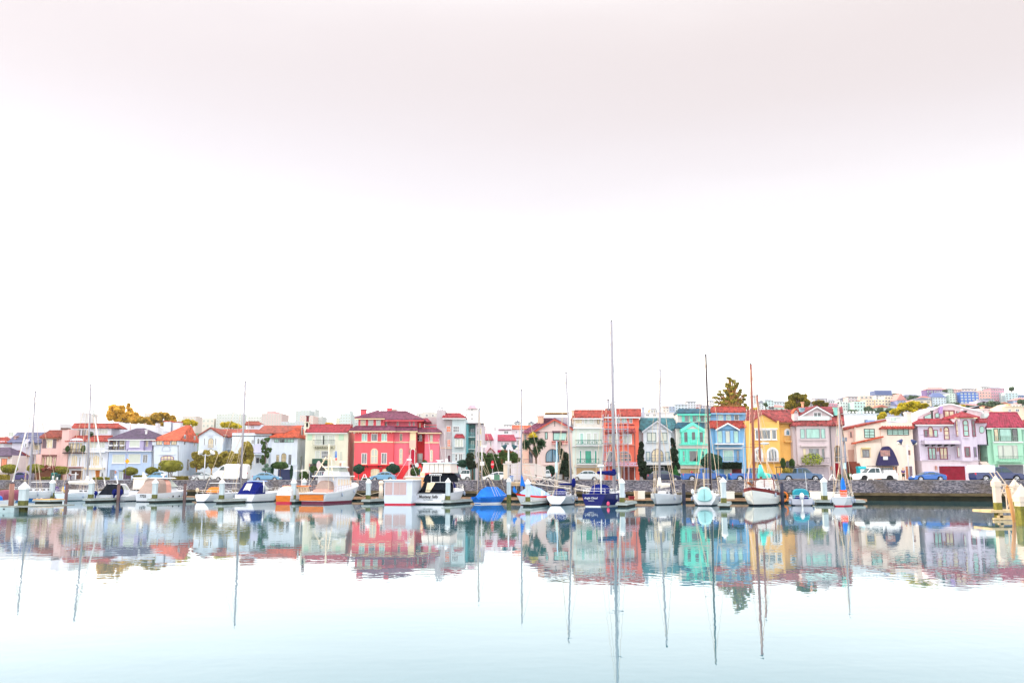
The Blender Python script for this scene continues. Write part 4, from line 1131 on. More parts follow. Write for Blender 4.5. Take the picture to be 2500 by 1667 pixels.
e=[h.P(x,440,f)for x,f in((812,0),(900,1.8),(1030,1.8),(1124,0))];ap=h.P(966,392,0);za=e[0][1]
vs=[(e[0][0],DR-.2,za),(e[1][0],DR-1.9,za),(e[2][0],DR-1.9,za),(e[3][0],DR-.2,za),(e[3][0],DR+3,za),(e[0][0],DR+3,za),(ap[0],DR+.8,ap[1]+.2)]
rf=MB().add(vs,[(0,1,6),(1,2,6),(2,3,6),(3,4,6),(4,5,6),(5,0,6),(5,4,3,2,1,0)])
rf.add([(x,y,z-.2)for x,y,z in vs[:6]]+vs[:6],[(5,4,3,2,1,0)]+[(i,(i+1)%6,(i+1)%6+6,i+6)for i in range(6)])
for i in range(6):rf.tube(vs[i],vs[6],.08)
ro=h.part('tower_roof',rf,T_CRIMSON)
h.part('finial',MB().ball((ap[0],DR+.8,ap[1]+.5),.25),W_,ro)
h.box(855,443,1095,455,CRM,'cornice',fwd=1.2,thick=.2)
h.roof(428,845,508,455,842,466,T_CRIMSON,run=1.5,fascia=WHITE);h.roof(1085,1208,492,1090,1205,462,T_CRIMSON,run=1.3)
gp=[(440,520),(440,440),(520,400),(640,348),(700,322),(780,305),(820,306),(900,330),(1000,355),(1150,388),(1160,430),(1160,520)]
h.poly(gp,stucco(250,232,238),depth=8,fwd=-4,name='attic')
tr=[]
for p in gp[1:-1]:q_=h.P(p[0],p[1]-4,-3.9);tr.append(q_)
tb=MB();tb.path([(q_[0],DR+3.7,q_[1])for q_ in tr],.16);h.part('attic_coping',tb,WHITE)
for pts in([(518,458),(518,430),(610,390),(610,458)],[(640,450),(640,396),(690,378),(690,450)],[(876,420),(876,372),(945,388),(945,420)]):
 h.poly(pts,PF,depth=.3,fwd=-3.85,name='window_frame')
 xm=sum(p[0]for p in pts)/4;ym=sum(p[1]for p in pts)/4
 h.poly([(xm+(p[0]-xm)*.8,ym+(p[1]-ym)*.76)for p in pts],G_MINT,depth=.2,fwd=-3.8,name='window_pane')
h.win(733,362,856,450,G_CREAM,PF,cols=2,fwd=-3.9,t=.2)
h.poly([(690,400),(690,322),(725,322),(722,400)],paint(190,160,220),depth=.8,fwd=-3.4,name='attic_fin')
for x in(606,974):h.chimney(x,378,x+12,440,IRON,back=2,depth=.4,name='vent_pipe')
h.brackets(475,850,514,5,IRON,proj=.35)
h.win(516,576,562,658,G_DARK,PF,t=.1);h.win(564,542,620,658,G_CREAM,PF,arch=1,t=.13);h.win(624,576,670,658,G_MINT,PF,t=.1)
h.win(734,542,796,688,G_CREAM,PF,arch=1,rows=3,t=.14)
h.rail(487,634,846,696,paint(170,165,190),proj=1.3,gap=.2,r=.016,slab=W_);h.box(488,706,872,736,W_,'balcony_base',thick=1.4);h.brackets(500,850,740,5,IRON,proj=1.2,h=.3)
h.win(564,768,652,904,G_MINT,PF,cols=2,t=.16);h.win(688,768,778,904,G_CREAM,PF,cols=2,t=.16)
h.rail(554,856,664,904,paint(150,130,160),proj=.4,gap=.2,r=.016);h.rail(668,856,796,904,paint(150,130,160),proj=.4,gap=.2,r=.016)
h.win(863,468,908,652,G_CREAM,PF,arch=1,rows=3,fwd=.75,t=.12,sur=None);h.win(944,466,1008,652,G_MINT,PF,arch=1,rows=3,fwd=1.2,t=.14);h.win(1041,468,1082,652,G_DARK,PF,arch=1,rows=3,fwd=.75,t=.12)
h.box(944,655,1010,668,W_,'sill',fwd=1.2,thick=.2)
h.win(880,764,918,876,G_PALE,PF,fwd=.75,t=.1);h.win(962,762,1024,876,G_DARK,PF,fwd=1.2,t=.14);h.win(1060,764,1096,876,G_DARK,paint(150,130,170),fwd=.75,t=.1)
oc=[(1138,535),(1166,535),(1180,552),(1180,598),(1166,615),(1138,615),(1124,598),(1124,552)]
h.poly(oc,PF,depth=.1,fwd=.05,name='window');h.poly([(1152+(x-1152)*.84,575+(y-575)*.86)for x,y in oc],G_MINT,depth=.1,fwd=.08,name='window_pane')
h.door(1126,750,1186,922,paint(150,40,60),fwd=-2.3);h.rail(1186,880,1212,970,IRON,fwd=0,proj=.1)
h.box(1108,738,1214,746,paint(90,90,110),'canopy',thick=.4)
h.wall(500,914,1120,stucco(226,212,222),depth=8,fwd=.9,name='basement_wall');h.box(498,906,1122,914,stucco(210,200,215),'ledge',fwd=.9,thick=.12)
h.wall(1118,975,1214,stucco(226,212,222),depth=2,fwd=.3,name='basement_wall')
st=MB()
for i in range(5):
 x0,x1,z0,z1=h.rect(1122,924+i*11,1204,935+i*11,0);st.box(x0,x1,DR-.2+(4-i)*.3-1.2,DR+2.4,z0-.2,z1)
h.part('entrance_stairs',st,stucco(230,215,205))
h.garage(684,974,968,mat('maroon_door',(.22,.012,.03),var=.25),rows=4,cols=2,fwd=.9,recess=W_)
h.lampw(648,996,fwd=.9);h.lampw(994,996,fwd=.9);h.lampw(668,796);h.lampw(700,582)
W_=stucco(180,232,206)
h=House('light green house with steep magenta tile roof at the right end','house',H_,DR,1210,1600,'house',RRG)
h.wall(1214,545,1608,W_,depth=10);h.wall(1276,560,1600,W_,y1=950,depth=1,fwd=.5,name='bay')
h.roof(1206,1628,545,1236,1536,390,T_MAGENTA,run=4.5,fascia=WHITE)
h.win(1284,564,1336,706,G_CREAM,IRON,t=.1,fwd=.5);h.win(1346,564,1478,706,G_MINT,IRON,t=.1,fwd=.5);h.win(1484,564,1544,706,G_DARK,IRON,t=.1,fwd=.5)
h.rail(1290,645,1540,704,paint(160,190,175),fwd=.5,proj=.12,gap=.25,fancy=True,r=.014);h.box(1276,706,1600,720,WHITE,'string_course',fwd=.5,thick=.15)
h.win(1330,746,1384,893,G_PALE,paint(190,190,190),fwd=.5,t=.1);h.win(1388,746,1490,893,G_PALE,paint(190,190,190),fwd=.5,t=.08);h.win(1494,746,1544,893,G_PALE,paint(190,190,190),fwd=.5,t=.1)
h.rail(1312,868,1578,920,paint(80,140,115),fwd=.5,proj=.8,gap=.25,r=.016,slab=W_)
h.box(1214,944,1608,954,W_,'string_course',fwd=.5,thick=.2)
h.garage(1344,962,1606,mat('grey_garage',(.17,.17,.20),var=.1),rows=5,cols=7)
h.wall(1180,395,1232,stucco(225,245,240),y1=450,depth=3,fwd=-3,name='chimney')
h=House('green house with red roof strip cut by the right edge','house',H_,DR+.5,1614,1800,'house',RRG)
h.wall(1612,520,1850,stucco(175,225,205),depth=10);h.roof(1606,1860,520,1600,1860,478,T_RED,run=2.5)
h.win(1650,600,1740,700,G_PALE,cols=2);h.garage(1650,980,1780,WHITE)
for lab,off,D,x0,x1,y0,c,ws in[('plain pale blue-white block behind the mauve house and the cream house',G_,175,1150,1545,402,(232,242,250),[(1386,462,1430,505)]),('white flat-roofed block with roof pipes behind the grey gabled house',F_,185,330,690,392,(240,240,244),[(345,405,380,430),(420,405,455,430)]),('beige flat-roofed block behind the green house at the right',H_,185,1405,1640,325,(240,226,205),[(1440,350,1470,380),(1520,350,1560,380)]),('low white house with orange chimney between the lavender villa and the green house',H_,190,1120,1300,352,(246,225,232),[(1150,365,1180,388)])]:
 h=House(lab,'building',off,D,x0,x1)
 h.wall(x0,y0,x1,stucco(*c),depth=9)
 h.box(x0-3,y0-4,x1+3,y0+3,stucco(*c),'parapet',thick=.15,back=1)
 for w in ws:h.win(*w,G_MID,WHITE,cols=2)
 if 'blue-white' in lab:
  h.box(1400,475,1488,505,paint(150,180,235),'roof_hut',thick=1)
  for i in range(9):h.chimney(1190+i*38,385,1196+i*38,405,WHITE,back=1,depth=.2,name='vent_pipe')
 else:h.chimney(x0+40,y0-22,x0+60,y0+4,stucco(240,190,160),back=2)
# -- trees and shrubs
def leafmat(key,a,b,scale=.9,trans=.25):
 if key in MATS:return MATS[key]
 m=bpy.data.materials.new(key);m.use_nodes=True
 n=m.node_tree.nodes;l=m.node_tree.links;p=n['Principled BSDF']
 g=n.new('ShaderNodeNewGeometry')
 z=n.new('ShaderNodeTexNoise');z.inputs['Scale'].default_value=scale;z.inputs['Detail'].default_value=4
 l.new(g.outputs['Position'],z.inputs['Vector'])
 ad=n.new('ShaderNodeMath');ad.operation='MULTIPLY_ADD'
 l.new(g.outputs['Random Per Island'],ad.inputs[0]);ad.inputs[1].default_value=.35;l.new(z.outputs[0],ad.inputs[2])
 mr=n.new('ShaderNodeMapRange');l.new(ad.outputs[0],mr.inputs[0]);mr.inputs[1].default_value=.4;mr.inputs[2].default_value=.95
 mx=n.new('ShaderNodeMix');mx.data_type='RGBA'
 l.new(mr.outputs[0],mx.inputs[0]);mx.inputs[6].default_value=(*a,1);mx.inputs[7].default_value=(*b,1)
 l.new(mx.outputs[2],p.inputs['Base Color']);p.inputs['Roughness'].default_value=.75;p.inputs['Specular IOR Level'].default_value=.25
 tr=n.new('ShaderNodeBsdfTranslucent');l.new(mx.outputs[2],tr.inputs[0])
 ms=n.new('ShaderNodeMixShader');ms.inputs[0].default_value=trans
 out=n['Material Output']
 l.new(p.outputs[0],ms.inputs[1]);l.new(tr.outputs[0],ms.inputs[2]);l.new(ms.outputs[0],out.inputs[0])
 MATS[key]=m
 return m
L_GREEN=leafmat('green_leaves',(.025,.06,.015),(.10,.19,.05))
L_OLIVE=leafmat('olive_leaves',(.17,.15,.03),(.52,.42,.08))
L_GOLD=leafmat('golden_leaves',(.48,.29,.03),(.95,.62,.10),trans=.45)
L_YELL=leafmat('yellow_green_leaves',(.30,.28,.02),(.85,.68,.05),trans=.45)
L_DARK=leafmat('dark_juniper',(.008,.02,.012),(.03,.06,.03))
L_PINE=leafmat('pine_needles',(.07,.09,.03),(.55,.45,.07),trans=.35)
L_DEEP=leafmat('deep_green_clipped',(.01,.05,.035),(.04,.13,.08),scale=2)
L_BRIGHT=leafmat('clipped_olive_green',(.12,.14,.02),(.38,.36,.05),scale=2)
L_HEDGE=leafmat('hedge_leaves',(.02,.06,.02),(.08,.16,.05),scale=1.4)
L_HAZY=leafmat('hillside_leaves',(.03,.07,.04),(.09,.15,.07),scale=.15,trans=.1)
BARK=mat('bark',(.16,.11,.08),rough=.95,var=.4,scale=3,bump=.5)
BARKO=mat('warm_bark',(.34,.17,.06),rough=.95,var=.4,scale=3,bump=.5)
rt=random.Random(11)
def topiary(off,cx,cy,rx,ry,D,label,m=None,base=None,stems=1,name='clipped_tree',group='clipped street trees',n=1500,cat='tree',cone=False,square=1.0,ls=.13):
 m=m or L_BRIGHT
 c=cw(off,cx,cy,D);k=PPX(D)*S
 RX,RZ=rx/k,ry/k
 t=thing(name,label,cat,(c.x,D,base if base is not None else ROAD),0,group)
 mb=MB()
 if cone:
  for _ in range(n):
   f=rt.random()**.6;a=rt.random()*6.28
   z=c.z+RZ-2*RZ*f;r=RX*f
   leafball(mb,(c.x+r*cos(a),D+r*sin(a),z),.02,.02,.02,1,ls,rnd=rt)
  nn=14
  mb.add([(c.x+RX*.96*cos(6.283*i/nn),D+RX*.96*sin(6.283*i/nn),c.z-RZ)for i in range(nn)]+[(c.x,D,c.z+RZ*.96)],[(i,(i+1)%nn,nn)for i in range(nn)]+[tuple(reversed(range(nn)))])
 else:
  for _ in range(n):
   p=Vector((rt.gauss(0,1),rt.gauss(0,1),rt.gauss(0,1))).normalized()
   if square<1:p=Vector([math.copysign(abs(q_)**square,q_)for q_ in p])
   j=1+rt.uniform(-.06,.07)+.1*sin(p.x*5+cx)*cos(p.z*4+cy)
   leafball(mb,(c.x+p.x*RX*j,D+p.y*RX*j,c.z+p.z*RZ*j),.01,.01,.01,1,ls,rnd=rt)
  s_=.88 if square==1 else .94
  mb.ball((c.x,D,c.z),RX*s_,RX*s_,RZ*s_,14,9)
 mb.build('crown',m,t)
 zb=base if base is not None else ROAD
 if c.z-RZ>zb+.15:
  tb=MB()
  for i in range(stems):
   a=(i-(stems-1)/2)*.25
   tb.tube((c.x+a,D,zb),(c.x+a*1.6,D,c.z-RZ*.5),.11,.07,7)
  for i in range(4):tb.tube((c.x,D,c.z-RZ-.1),(c.x+RX*.5*cos(i*1.6),D+RX*.5*sin(i*1.6),c.z-RZ*.3),.05,.03,5)
  tb.build('trunk',BARK,t)
 return t
def tree(off,blobs,D,label,m,trunk=None,name='tree',group=None,cat='tree',dens=1.0,ls=.3,base=ROAD,shell=.55,bark=None,tr=.25,limbs=True):
 """blobs: (cx, cy, rx, ry) in measured pixels; each is a leafy clump set at its own depth"""
 k=PPX(D)*S
 cxm=sum(b[0]for b in blobs)/len(blobs);cym=sum(b[1]for b in blobs)/len(blobs)
 c0=cw(off,trunk[0]if trunk else cxm,1110,D)
 t=thing(name,label,cat,(c0.x,D,base),0,group)
 mb=MB();tb=MB()
 top=cw(off,cxm,min(b[1]for b in blobs),D)
 mid=cw(off,cxm,cym,D)
 mid=Vector((mid.x,D,mid.z))
 tb.tube((c0.x,D,base-.5),mid,tr,tr*.45,8)
 for i,(cx,cy,rx,ry)in enumerate(blobs):
  dy=rt.uniform(-1,1)*max(b[2]for b in blobs)/k*.5
  c=cw(off,cx,cy,D);RX,RZ=rx/k,ry/k
  nc=max(4,int(7*dens))
  for j in range(nc):
   a=Vector((rt.uniform(-1,1),rt.uniform(-1,1),rt.uniform(-1,1)))
   if a.length>1:a.normalize()
   q_=Vector((c.x+a.x*RX*.72,D+dy+a.y*RX*.72,c.z+a.z*RZ*.72))
   r=rt.uniform(.28,.5)
   leafball(mb,q_,RX*r,RX*r,RZ*r*1.05,int(90*dens*(1+RX*RZ/(ls*ls*80))),ls,shell,rt)
   if limbs and j<3:tb.tube(mid.lerp(Vector((c0.x,D,base)),.25*rt.random()),q_,tr*.35,tr*.12,5)
 mb.build('crown',m,t)
 tb.build('trunk',bark or BARK,t)
 return t
SG='clipped street trees'
DS=DL-7
topiary(A_,100,1003,80,46,DS,'flat-topped clipped tree at the far left, before the cottage',L_BRIGHT)
topiary(A_,390,1000,84,46,DS,'clipped dome tree behind the leftmost white mast',L_BRIGHT)
topiary(A_,664,1020,80,43,DS,'clipped dome tree before the pink chimney stack',L_BRIGHT)
topiary(A_,1432,1030,72,42,DS,'clipped dome tree before the lilac and blue house door',L_BRIGHT)
topiary(B_,315,1026,62,38,DS,'small clipped dome between the lilac house and the orange-roofed house',L_BRIGHT)
topiary(B_,523,972,114,60,DS,'largest clipped tree, oblong, before the orange-roofed white house',L_BRIGHT,square=.7,n=2400,stems=3)
topiary(C_,378,966,78,38,DS,'umbrella-shaped clipped tree on one thin stem before the navy garage',L_GREEN,square=.8,n=1500)
topiary(C_,1236,1005,58,48,DS,'round dark green clipped tree at the left corner of the red mansion',L_DEEP)
topiary(C_,1614,1005,72,52,DS,'dark clipped tree before the middle of the red mansion',L_DEEP,n=1900)
topiary(D_,505,1036,46,46,DS,'round clipped shrub at the foot of the red mansion stairs',L_GREEN,cat='shrub',name='clipped_shrub')
topiary(D_,1032,946,66,36,DS-3,'clipped oblong tree before the bay of the grey house',L_DEEP,square=.8,stems=2,n=1700)
topiary(D_,615,960,32,48,DS+2,'ragged dark shrub beside the red mansion wing',L_GREEN,cat='shrub',name='shrub',n=900)
topiary(C_,636,1078,46,46,DS,'round leafy camellia shrub left of the cream house carport',L_GREEN,cat='shrub',name='shrub',n=1300)
topiary(C_,285,1030,17,80,DS,'slim dark cypress left of the navy garage',L_DEEP,name='cypress',group=None,n=900)
topiary(C_,500,1040,14,72,DS,'slim dark cypress right of the navy garage',L_DEEP,name='cypress',group=None,n=900)
topiary(C_,740,1010,36,34,DS,'potted leafy shrub beside the cream house carport',L_GREEN,cat='shrub',name='shrub',n=700)
topiary(A_,740,785,20,32,DL-.9,'potted round shrub at the left end of the iron balcony',L_GREEN,base=cw(A_,740,825,DL-.9).z,cat='potted shrub',name='potted_shrub',n=400)
topiary(A_,910,782,20,34,DL-.9,'potted round shrub at the right end of the iron balcony',L_GREEN,base=cw(A_,910,825,DL-.9).z,cat='potted shrub',name='potted_shrub',n=400)
topiary(A_,800,625,27,20,DL+2.6,'shrub on the roof terrace left of the upper windows of the white double house',L_GREEN,base=cw(A_,800,650,DL+3).z,cat='potted shrub',name='potted_shrub',n=300)
topiary(A_,994,622,24,22,DL+2.6,'shrub on the roof terrace right of the upper windows of the white double house',L_GREEN,base=cw(A_,994,650,DL+3).z,cat='potted shrub',name='potted_shrub',n=300)
DT=DR-6
topiary(E_,640,1028,52,56,DT,'round green bush below the dark arched window of the beige house',L_DEEP,cat='bush',name='bush',group=None,n=1400)
topiary(F_,1068,930,110,90,DT+2,'big round clipped tree between the mint house and the blue house',L_DEEP,n=3000,ls=.12)
topiary(F_,670,1040,52,72,DT,'bright green cone-shaped topiary before the mint house',leafmat('bright_cone_green',(.03,.15,.04),(.07,.26,.08),scale=2),cone=True,cat='topiary',name='cone_topiary',group=None,n=2500,ls=.08)
topiary(G_,500,944,24,54,DT+3,'tall clipped shrub left of the dark grotto niche of the yellow house',L_GREEN,cat='shrub',name='shrub',n=900)
topiary(G_,598,950,27,50,DT+3,'tall clipped shrub right of the dark grotto niche of the yellow house',L_GREEN,cat='shrub',name='shrub',n=900)
topiary(G_,548,1032,50,32,DT,'low grey-green bush behind the grey-blue pickup bed',L_OLIVE,cat='bush',name='bush',group=None,n=900)
topiary(G_,1130,1095,24,28,DT,'small low shrub left of the grey street pole',L_GREEN,cat='shrub',name='shrub',n=400)
topiary(G_,1225,1090,38,34,DT,'low shrub behind the little white notice right of the grey street pole',L_GREEN,cat='shrub',name='shrub',n=500)
def hedge(off,x0,y0,x1,y1,D,depth,label,m=None,name='hedge',ls=.15,n=2500,base=None):
 a=cw(off,x0,y1,D);b=cw(off,x1,y0,D)
 zb=ROAD if base is None else base
 t=MB()
 t.box(a.x,b.x,D,D+depth,zb,b.z-.05)
 for _ in range(n):
  f=rt.random()
  if f<.75:p=(rt.uniform(a.x,b.x),D+rt.uniform(-.08,.02),rt.uniform(zb,b.z))
  else:p=(rt.uniform(a.x,b.x),D+rt.uniform(0,depth),b.z+rt.uniform(-.08,.08))
  leafball(t,p,.02,.02,.02,1,ls,rnd=rt)
 o=t.build(name,m or L_HEDGE)
 return tag(o,label,'hedge')
hedge(A_,452,1096,640,1130,DS+1,1.2,'low clipped hedge left of the green waste bins',L_BRIGHT,n=500)
hedge(A_,1010,1098,1172,1130,DS+1,1.2,'low clipped hedge before the white double house',L_BRIGHT,n=500)
hedge(A_,1452,1078,1640,1130,DS+1,1.2,'low clipped hedge right of the lilac and blue house entrance',L_BRIGHT,n=700)
hedge(B_,540,1088,745,1130,DS+1,1.2,'low olive hedge below the orange-roofed white house',L_OLIVE,n=700)
hedge(A_,-20,1072,66,1130,DS-2,1.5,'golden low hedge at the left edge of the street',L_OLIVE,n=400)
hedge(D_,1210,890,1480,1070,DR+18,3,'tall ivy covered hedge behind the red stop sign',L_HEDGE,n=3800,ls=.2)
hedge(C_,1262,1102,1360,1130,DS+1,1,'low hedge at the foot of the red mansion',L_HEDGE,n=400)
tree(D_,[(1120,880,60,60),(1180,950,50,70),(1110,960,40,60)],DR+24,'dark bushy tree right of the grey house bay',L_DARK,dens=1.3,name='bushy_tree',ls=.25)
tree(D_,[(1280,862,80,36),(1370,870,60,34),(1230,850,40,24)],DR+22,'dark green tree crown over the hedge below the magenta roofs',L_GREEN,dens=1.3,name='bushy_tree',ls=.25)
tree(D_,[(1510,850,70,60),(1580,880,60,60),(1500,920,50,40)],DR+16,'reddish brown-green tree behind the white marina gate',leafmat('reddish_leaves',(.06,.07,.02),(.30,.10,.04)),dens=1.2,name='bushy_tree',ls=.25)
tree(E_,[(130,850,60,60),(215,870,60,60),(270,880,50,60),(180,920,60,40)],DR+14,'broad green tree behind the gate and the white mast',L_GREEN,dens=1.2,name='bushy_tree',ls=.25)
tree(A_,[(560,985,60,40),(620,1010,40,30),(500,1010,40,25)],DS-1,'maroon-leaved small tree before the pink house',leafmat('maroon_leaves',(.12,.02,.02),(.35,.10,.06)),dens=.8,name='small_tree',ls=.15,tr=.1)
for bl,lab in(([(835,920,85,85),(800,860,40,40),(780,950,36,40)],'olive-brown tree behind the double street lamp, left one of its group'),([(950,880,100,80),(990,930,80,70),(900,830,50,36),(1040,880,50,50)],'widest olive-brown tree right of the double street lamp'),([(1150,870,75,70),(1215,900,80,75),(1130,930,50,50)],'olive-brown tree standing above the white van'),([(1350,760,60,70),(1330,860,70,100),(1390,840,40,100),(1350,960,60,70)],'tall dark cypress-like tree right of the tall white mast and above the van')):
 tree(B_,bl,DS+1,lab,L_OLIVE,dens=2.4,name='olive_tree',group='olive-brown trees before the white houses',ls=.24,bark=BARKO,tr=.16,shell=.3)
tree(B_,[(1535,730,36,60),(1580,690,30,34),(1560,800,50,40),(1600,830,40,60),(1525,900,30,70)],DS+1,'spiky dark tree before the row of three arches',L_GREEN,dens=1.0,name='monkey_puzzle_tree',ls=.18,tr=.14)
tree(B_,[(1560,985,50,40),(1600,1010,40,30)],DS-1,'pale blue-green agave shrub under the spiky tree',leafmat('blue_green_leaves',(.06,.14,.11),(.22,.36,.28)),dens=.8,name='shrub',cat='shrub',ls=.2,tr=.06)
tree(F_,[(300,740,22,34),(292,800,36,50),(288,870,36,60),(300,950,50,60),(320,1030,60,60),(360,1060,60,50),(420,1070,60,45)],DT+1,'twisted dark juniper left of the grey gabled house',L_DARK,dens=2.2,name='juniper',ls=.2,shell=.2,tr=.2)
tree(F_,[(632,700,14,30),(648,750,24,40),(655,820,42,50),(650,900,42,50),(665,970,44,44),(610,1050,44,40),(660,1070,50,40)],DT+1,'twisted dark juniper between the grey gabled house and the mint house',L_DARK,dens=2.2,name='juniper',ls=.2,shell=.2,tr=.2)
tree(E_,[(745,740,20,36),(760,820,45,46),(800,880,50,60),(810,960,60,60),(830,1040,56,60),(770,1000,40,60)],DT+1,'dark ivy covered tree between the beige house and the pale green-grey house',L_DARK,dens=2.0,name='juniper',ls=.2,shell=.2,tr=.2)
hedge(F_,1176,938,1392,1006,DR-2.6,2.4,'dark box hedge growing over the doorway of the blue house',L_DARK,name='overhanging_hedge',n=1100,base=cw(F_,1200,1004,DR-2).z)
def cabbage(off,stems,D,label):
 c0=cw(off,stems[0][0],1100,D)
 t=thing('cabbage_tree',label,'palm',(c0.x,D,ROAD))
 tb=MB();lb=MB();yb=MB()
 for i,(bx,by,cx,cy,r,yel)in enumerate(stems):
  b=cw(off,bx,by,D);c=cw(off,cx,cy,D)
  tb.path([b,b.lerp(c,.5)+Vector(((c.x-b.x)*.12,0,.3)),c],.16,7)
  R_=r/(PPX(D)*S)
  for _ in range(260):
   d=Vector((rt.gauss(0,1),rt.gauss(0,1),rt.gauss(0,1)+.1)).normalized()
   e=c+d*R_*rt.uniform(.8,1.1)+Vector((0,0,-.15*R_*(1-d.z)))
   w=d.cross(Vector((0,0,1))).normalized()*.07 if abs(d.z)<.98 else Vector((.07,0,0))
   m_=c.lerp(e,.5)+Vector((0,0,.1))
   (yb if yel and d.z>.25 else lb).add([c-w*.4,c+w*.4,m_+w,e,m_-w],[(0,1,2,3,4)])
 lb.build('crown',leafmat('sword_leaves',(.02,.06,.03),(.07,.16,.07)),t)
 if yb.v:yb.build('sunlit_fronds',L_YELL,t)  # yellow leaf colour paints sunlight onto the upward fronds
 tb.build('trunk',BARK,t)
cabbage(E_,[(485,1100,488,880,12,0),(488,885,378,735,62,0),(488,885,455,670,75,1),(488,885,545,728,66,0),(486,900,492,800,55,0)],DT,'palm-like cabbage tree with spiky heads before the beige gabled house')
BT='trees rising behind the houses'
tree(A_,[(1250,340,60,30),(1220,420,55,60),(1330,360,70,50),(1310,440,90,60),(1420,440,100,70),(1520,470,80,50)],235,'large golden-orange sunlit tree behind the white wall on the left',L_GOLD,dens=2.2,ls=.42,group=BT,tr=.5,shell=.3)
tree(A_,[(1406,312,14,24),(1410,350,34,26),(1420,385,50,24)],240,'pointed conifer tip rising out of the golden tree',L_GOLD,dens=1.6,ls=.3,group=BT,name='conifer',tr=.3,shell=.3)
tree(B_,[(230,470,60,40),(300,480,60,40),(400,440,70,45),(460,420,60,30),(380,530,90,50),(520,450,60,30),(560,480,40,40)],232,'wide olive and rust coloured tree behind the twin white chimneys',leafmat('rust_olive_leaves',(.26,.19,.03),(.75,.48,.08),trans=.4),dens=2.2,ls=.42,group=BT,tr=.5,shell=.3)
tree(B_,[(680,495,36,30),(730,492,50,32),(780,505,30,24)],230,'small yellow tree right of the twin white chimneys',L_YELL,dens=1.8,ls=.35,group=BT,tr=.3,shell=.3)
tree(B_,[(1110,525,50,24),(1180,520,60,30),(1260,535,60,22)],232,'low yellow-green tree behind the brown roof of the white gabled house',L_YELL,dens=1.8,ls=.35,group=BT,tr=.3,shell=.3)
tree(C_,[(880,512,50,16),(930,518,30,12)],232,'small golden tree top behind the crimson tile roof',L_GOLD,dens=1.2,ls=.3,group=BT,tr=.3,shell=.3)
pine=[(1270,14,34,16),(1300,50,46,22),(1250,80,40,16),(1340,90,40,26),(1240,110,50,20),(1300,130,50,24),(1200,150,60,18),(1370,150,40,24),(1150,190,60,18),(1250,190,60,26),(1330,200,50,30),(1400,200,40,22),(1120,225,50,16),(1220,240,70,30),(1310,260,60,36),(1400,260,56,36),(1140,280,60,26),(1220,300,70,30),(1340,310,80,34),(1430,310,40,30),(1120,320,40,20)]
tree(F_,pine,190,'tall ragged pine standing above the blue and the mint houses',L_PINE,dens=.85,ls=.24,group=BT,name='pine_tree',tr=.75,shell=.1,bark=BARKO,trunk=(1345,330))
tree(G_,[(650,200,50,30),(620,240,70,50),(700,250,70,60),(560,310,60,50),(660,310,90,50),(750,290,50,60),(740,230,40,50)],200,'yellow and green tree behind the yellow house',leafmat('yellow_and_green_leaves',(.05,.08,.02),(.50,.36,.05),scale=.45,trans=.4),dens=1.7,ls=.32,group=BT,tr=.5,shell=.3)
tree(G_,[(860,290,40,26),(910,285,56,30),(960,300,40,22)],200,'low olive tree behind the mauve house gable',leafmat('olive_and_gold',(.06,.07,.02),(.36,.27,.05),trans=.4),dens=1.8,ls=.3,group=BT,tr=.4,shell=.3)
tree(G_,[(190,350,26,22),(100,340,30,14)],190,'bit of bright yellow tree seen between the masts above the yellow house',L_YELL,dens=1.4,ls=.25,group=BT,tr=.2,shell=.3)
tree(H_,[(300,320,60,36),(350,300,60,36),(420,310,70,44),(250,350,70,30),(470,300,56,36),(200,385,50,30),(380,360,70,40),(520,330,40,36)],185,'wide bright yellow-leaved tree left of the lavender villa attic',L_YELL,dens=1.7,ls=.3,group=BT,tr=.3,shell=.3,trunk=(395,480))
tree(H_,[(60,440,50,30),(90,410,36,22),(30,460,30,24)],180,'bright yellow palm-like tree above the cream house roofline',L_YELL,dens=1.4,ls=.34,group=BT,tr=.25,shell=.3)
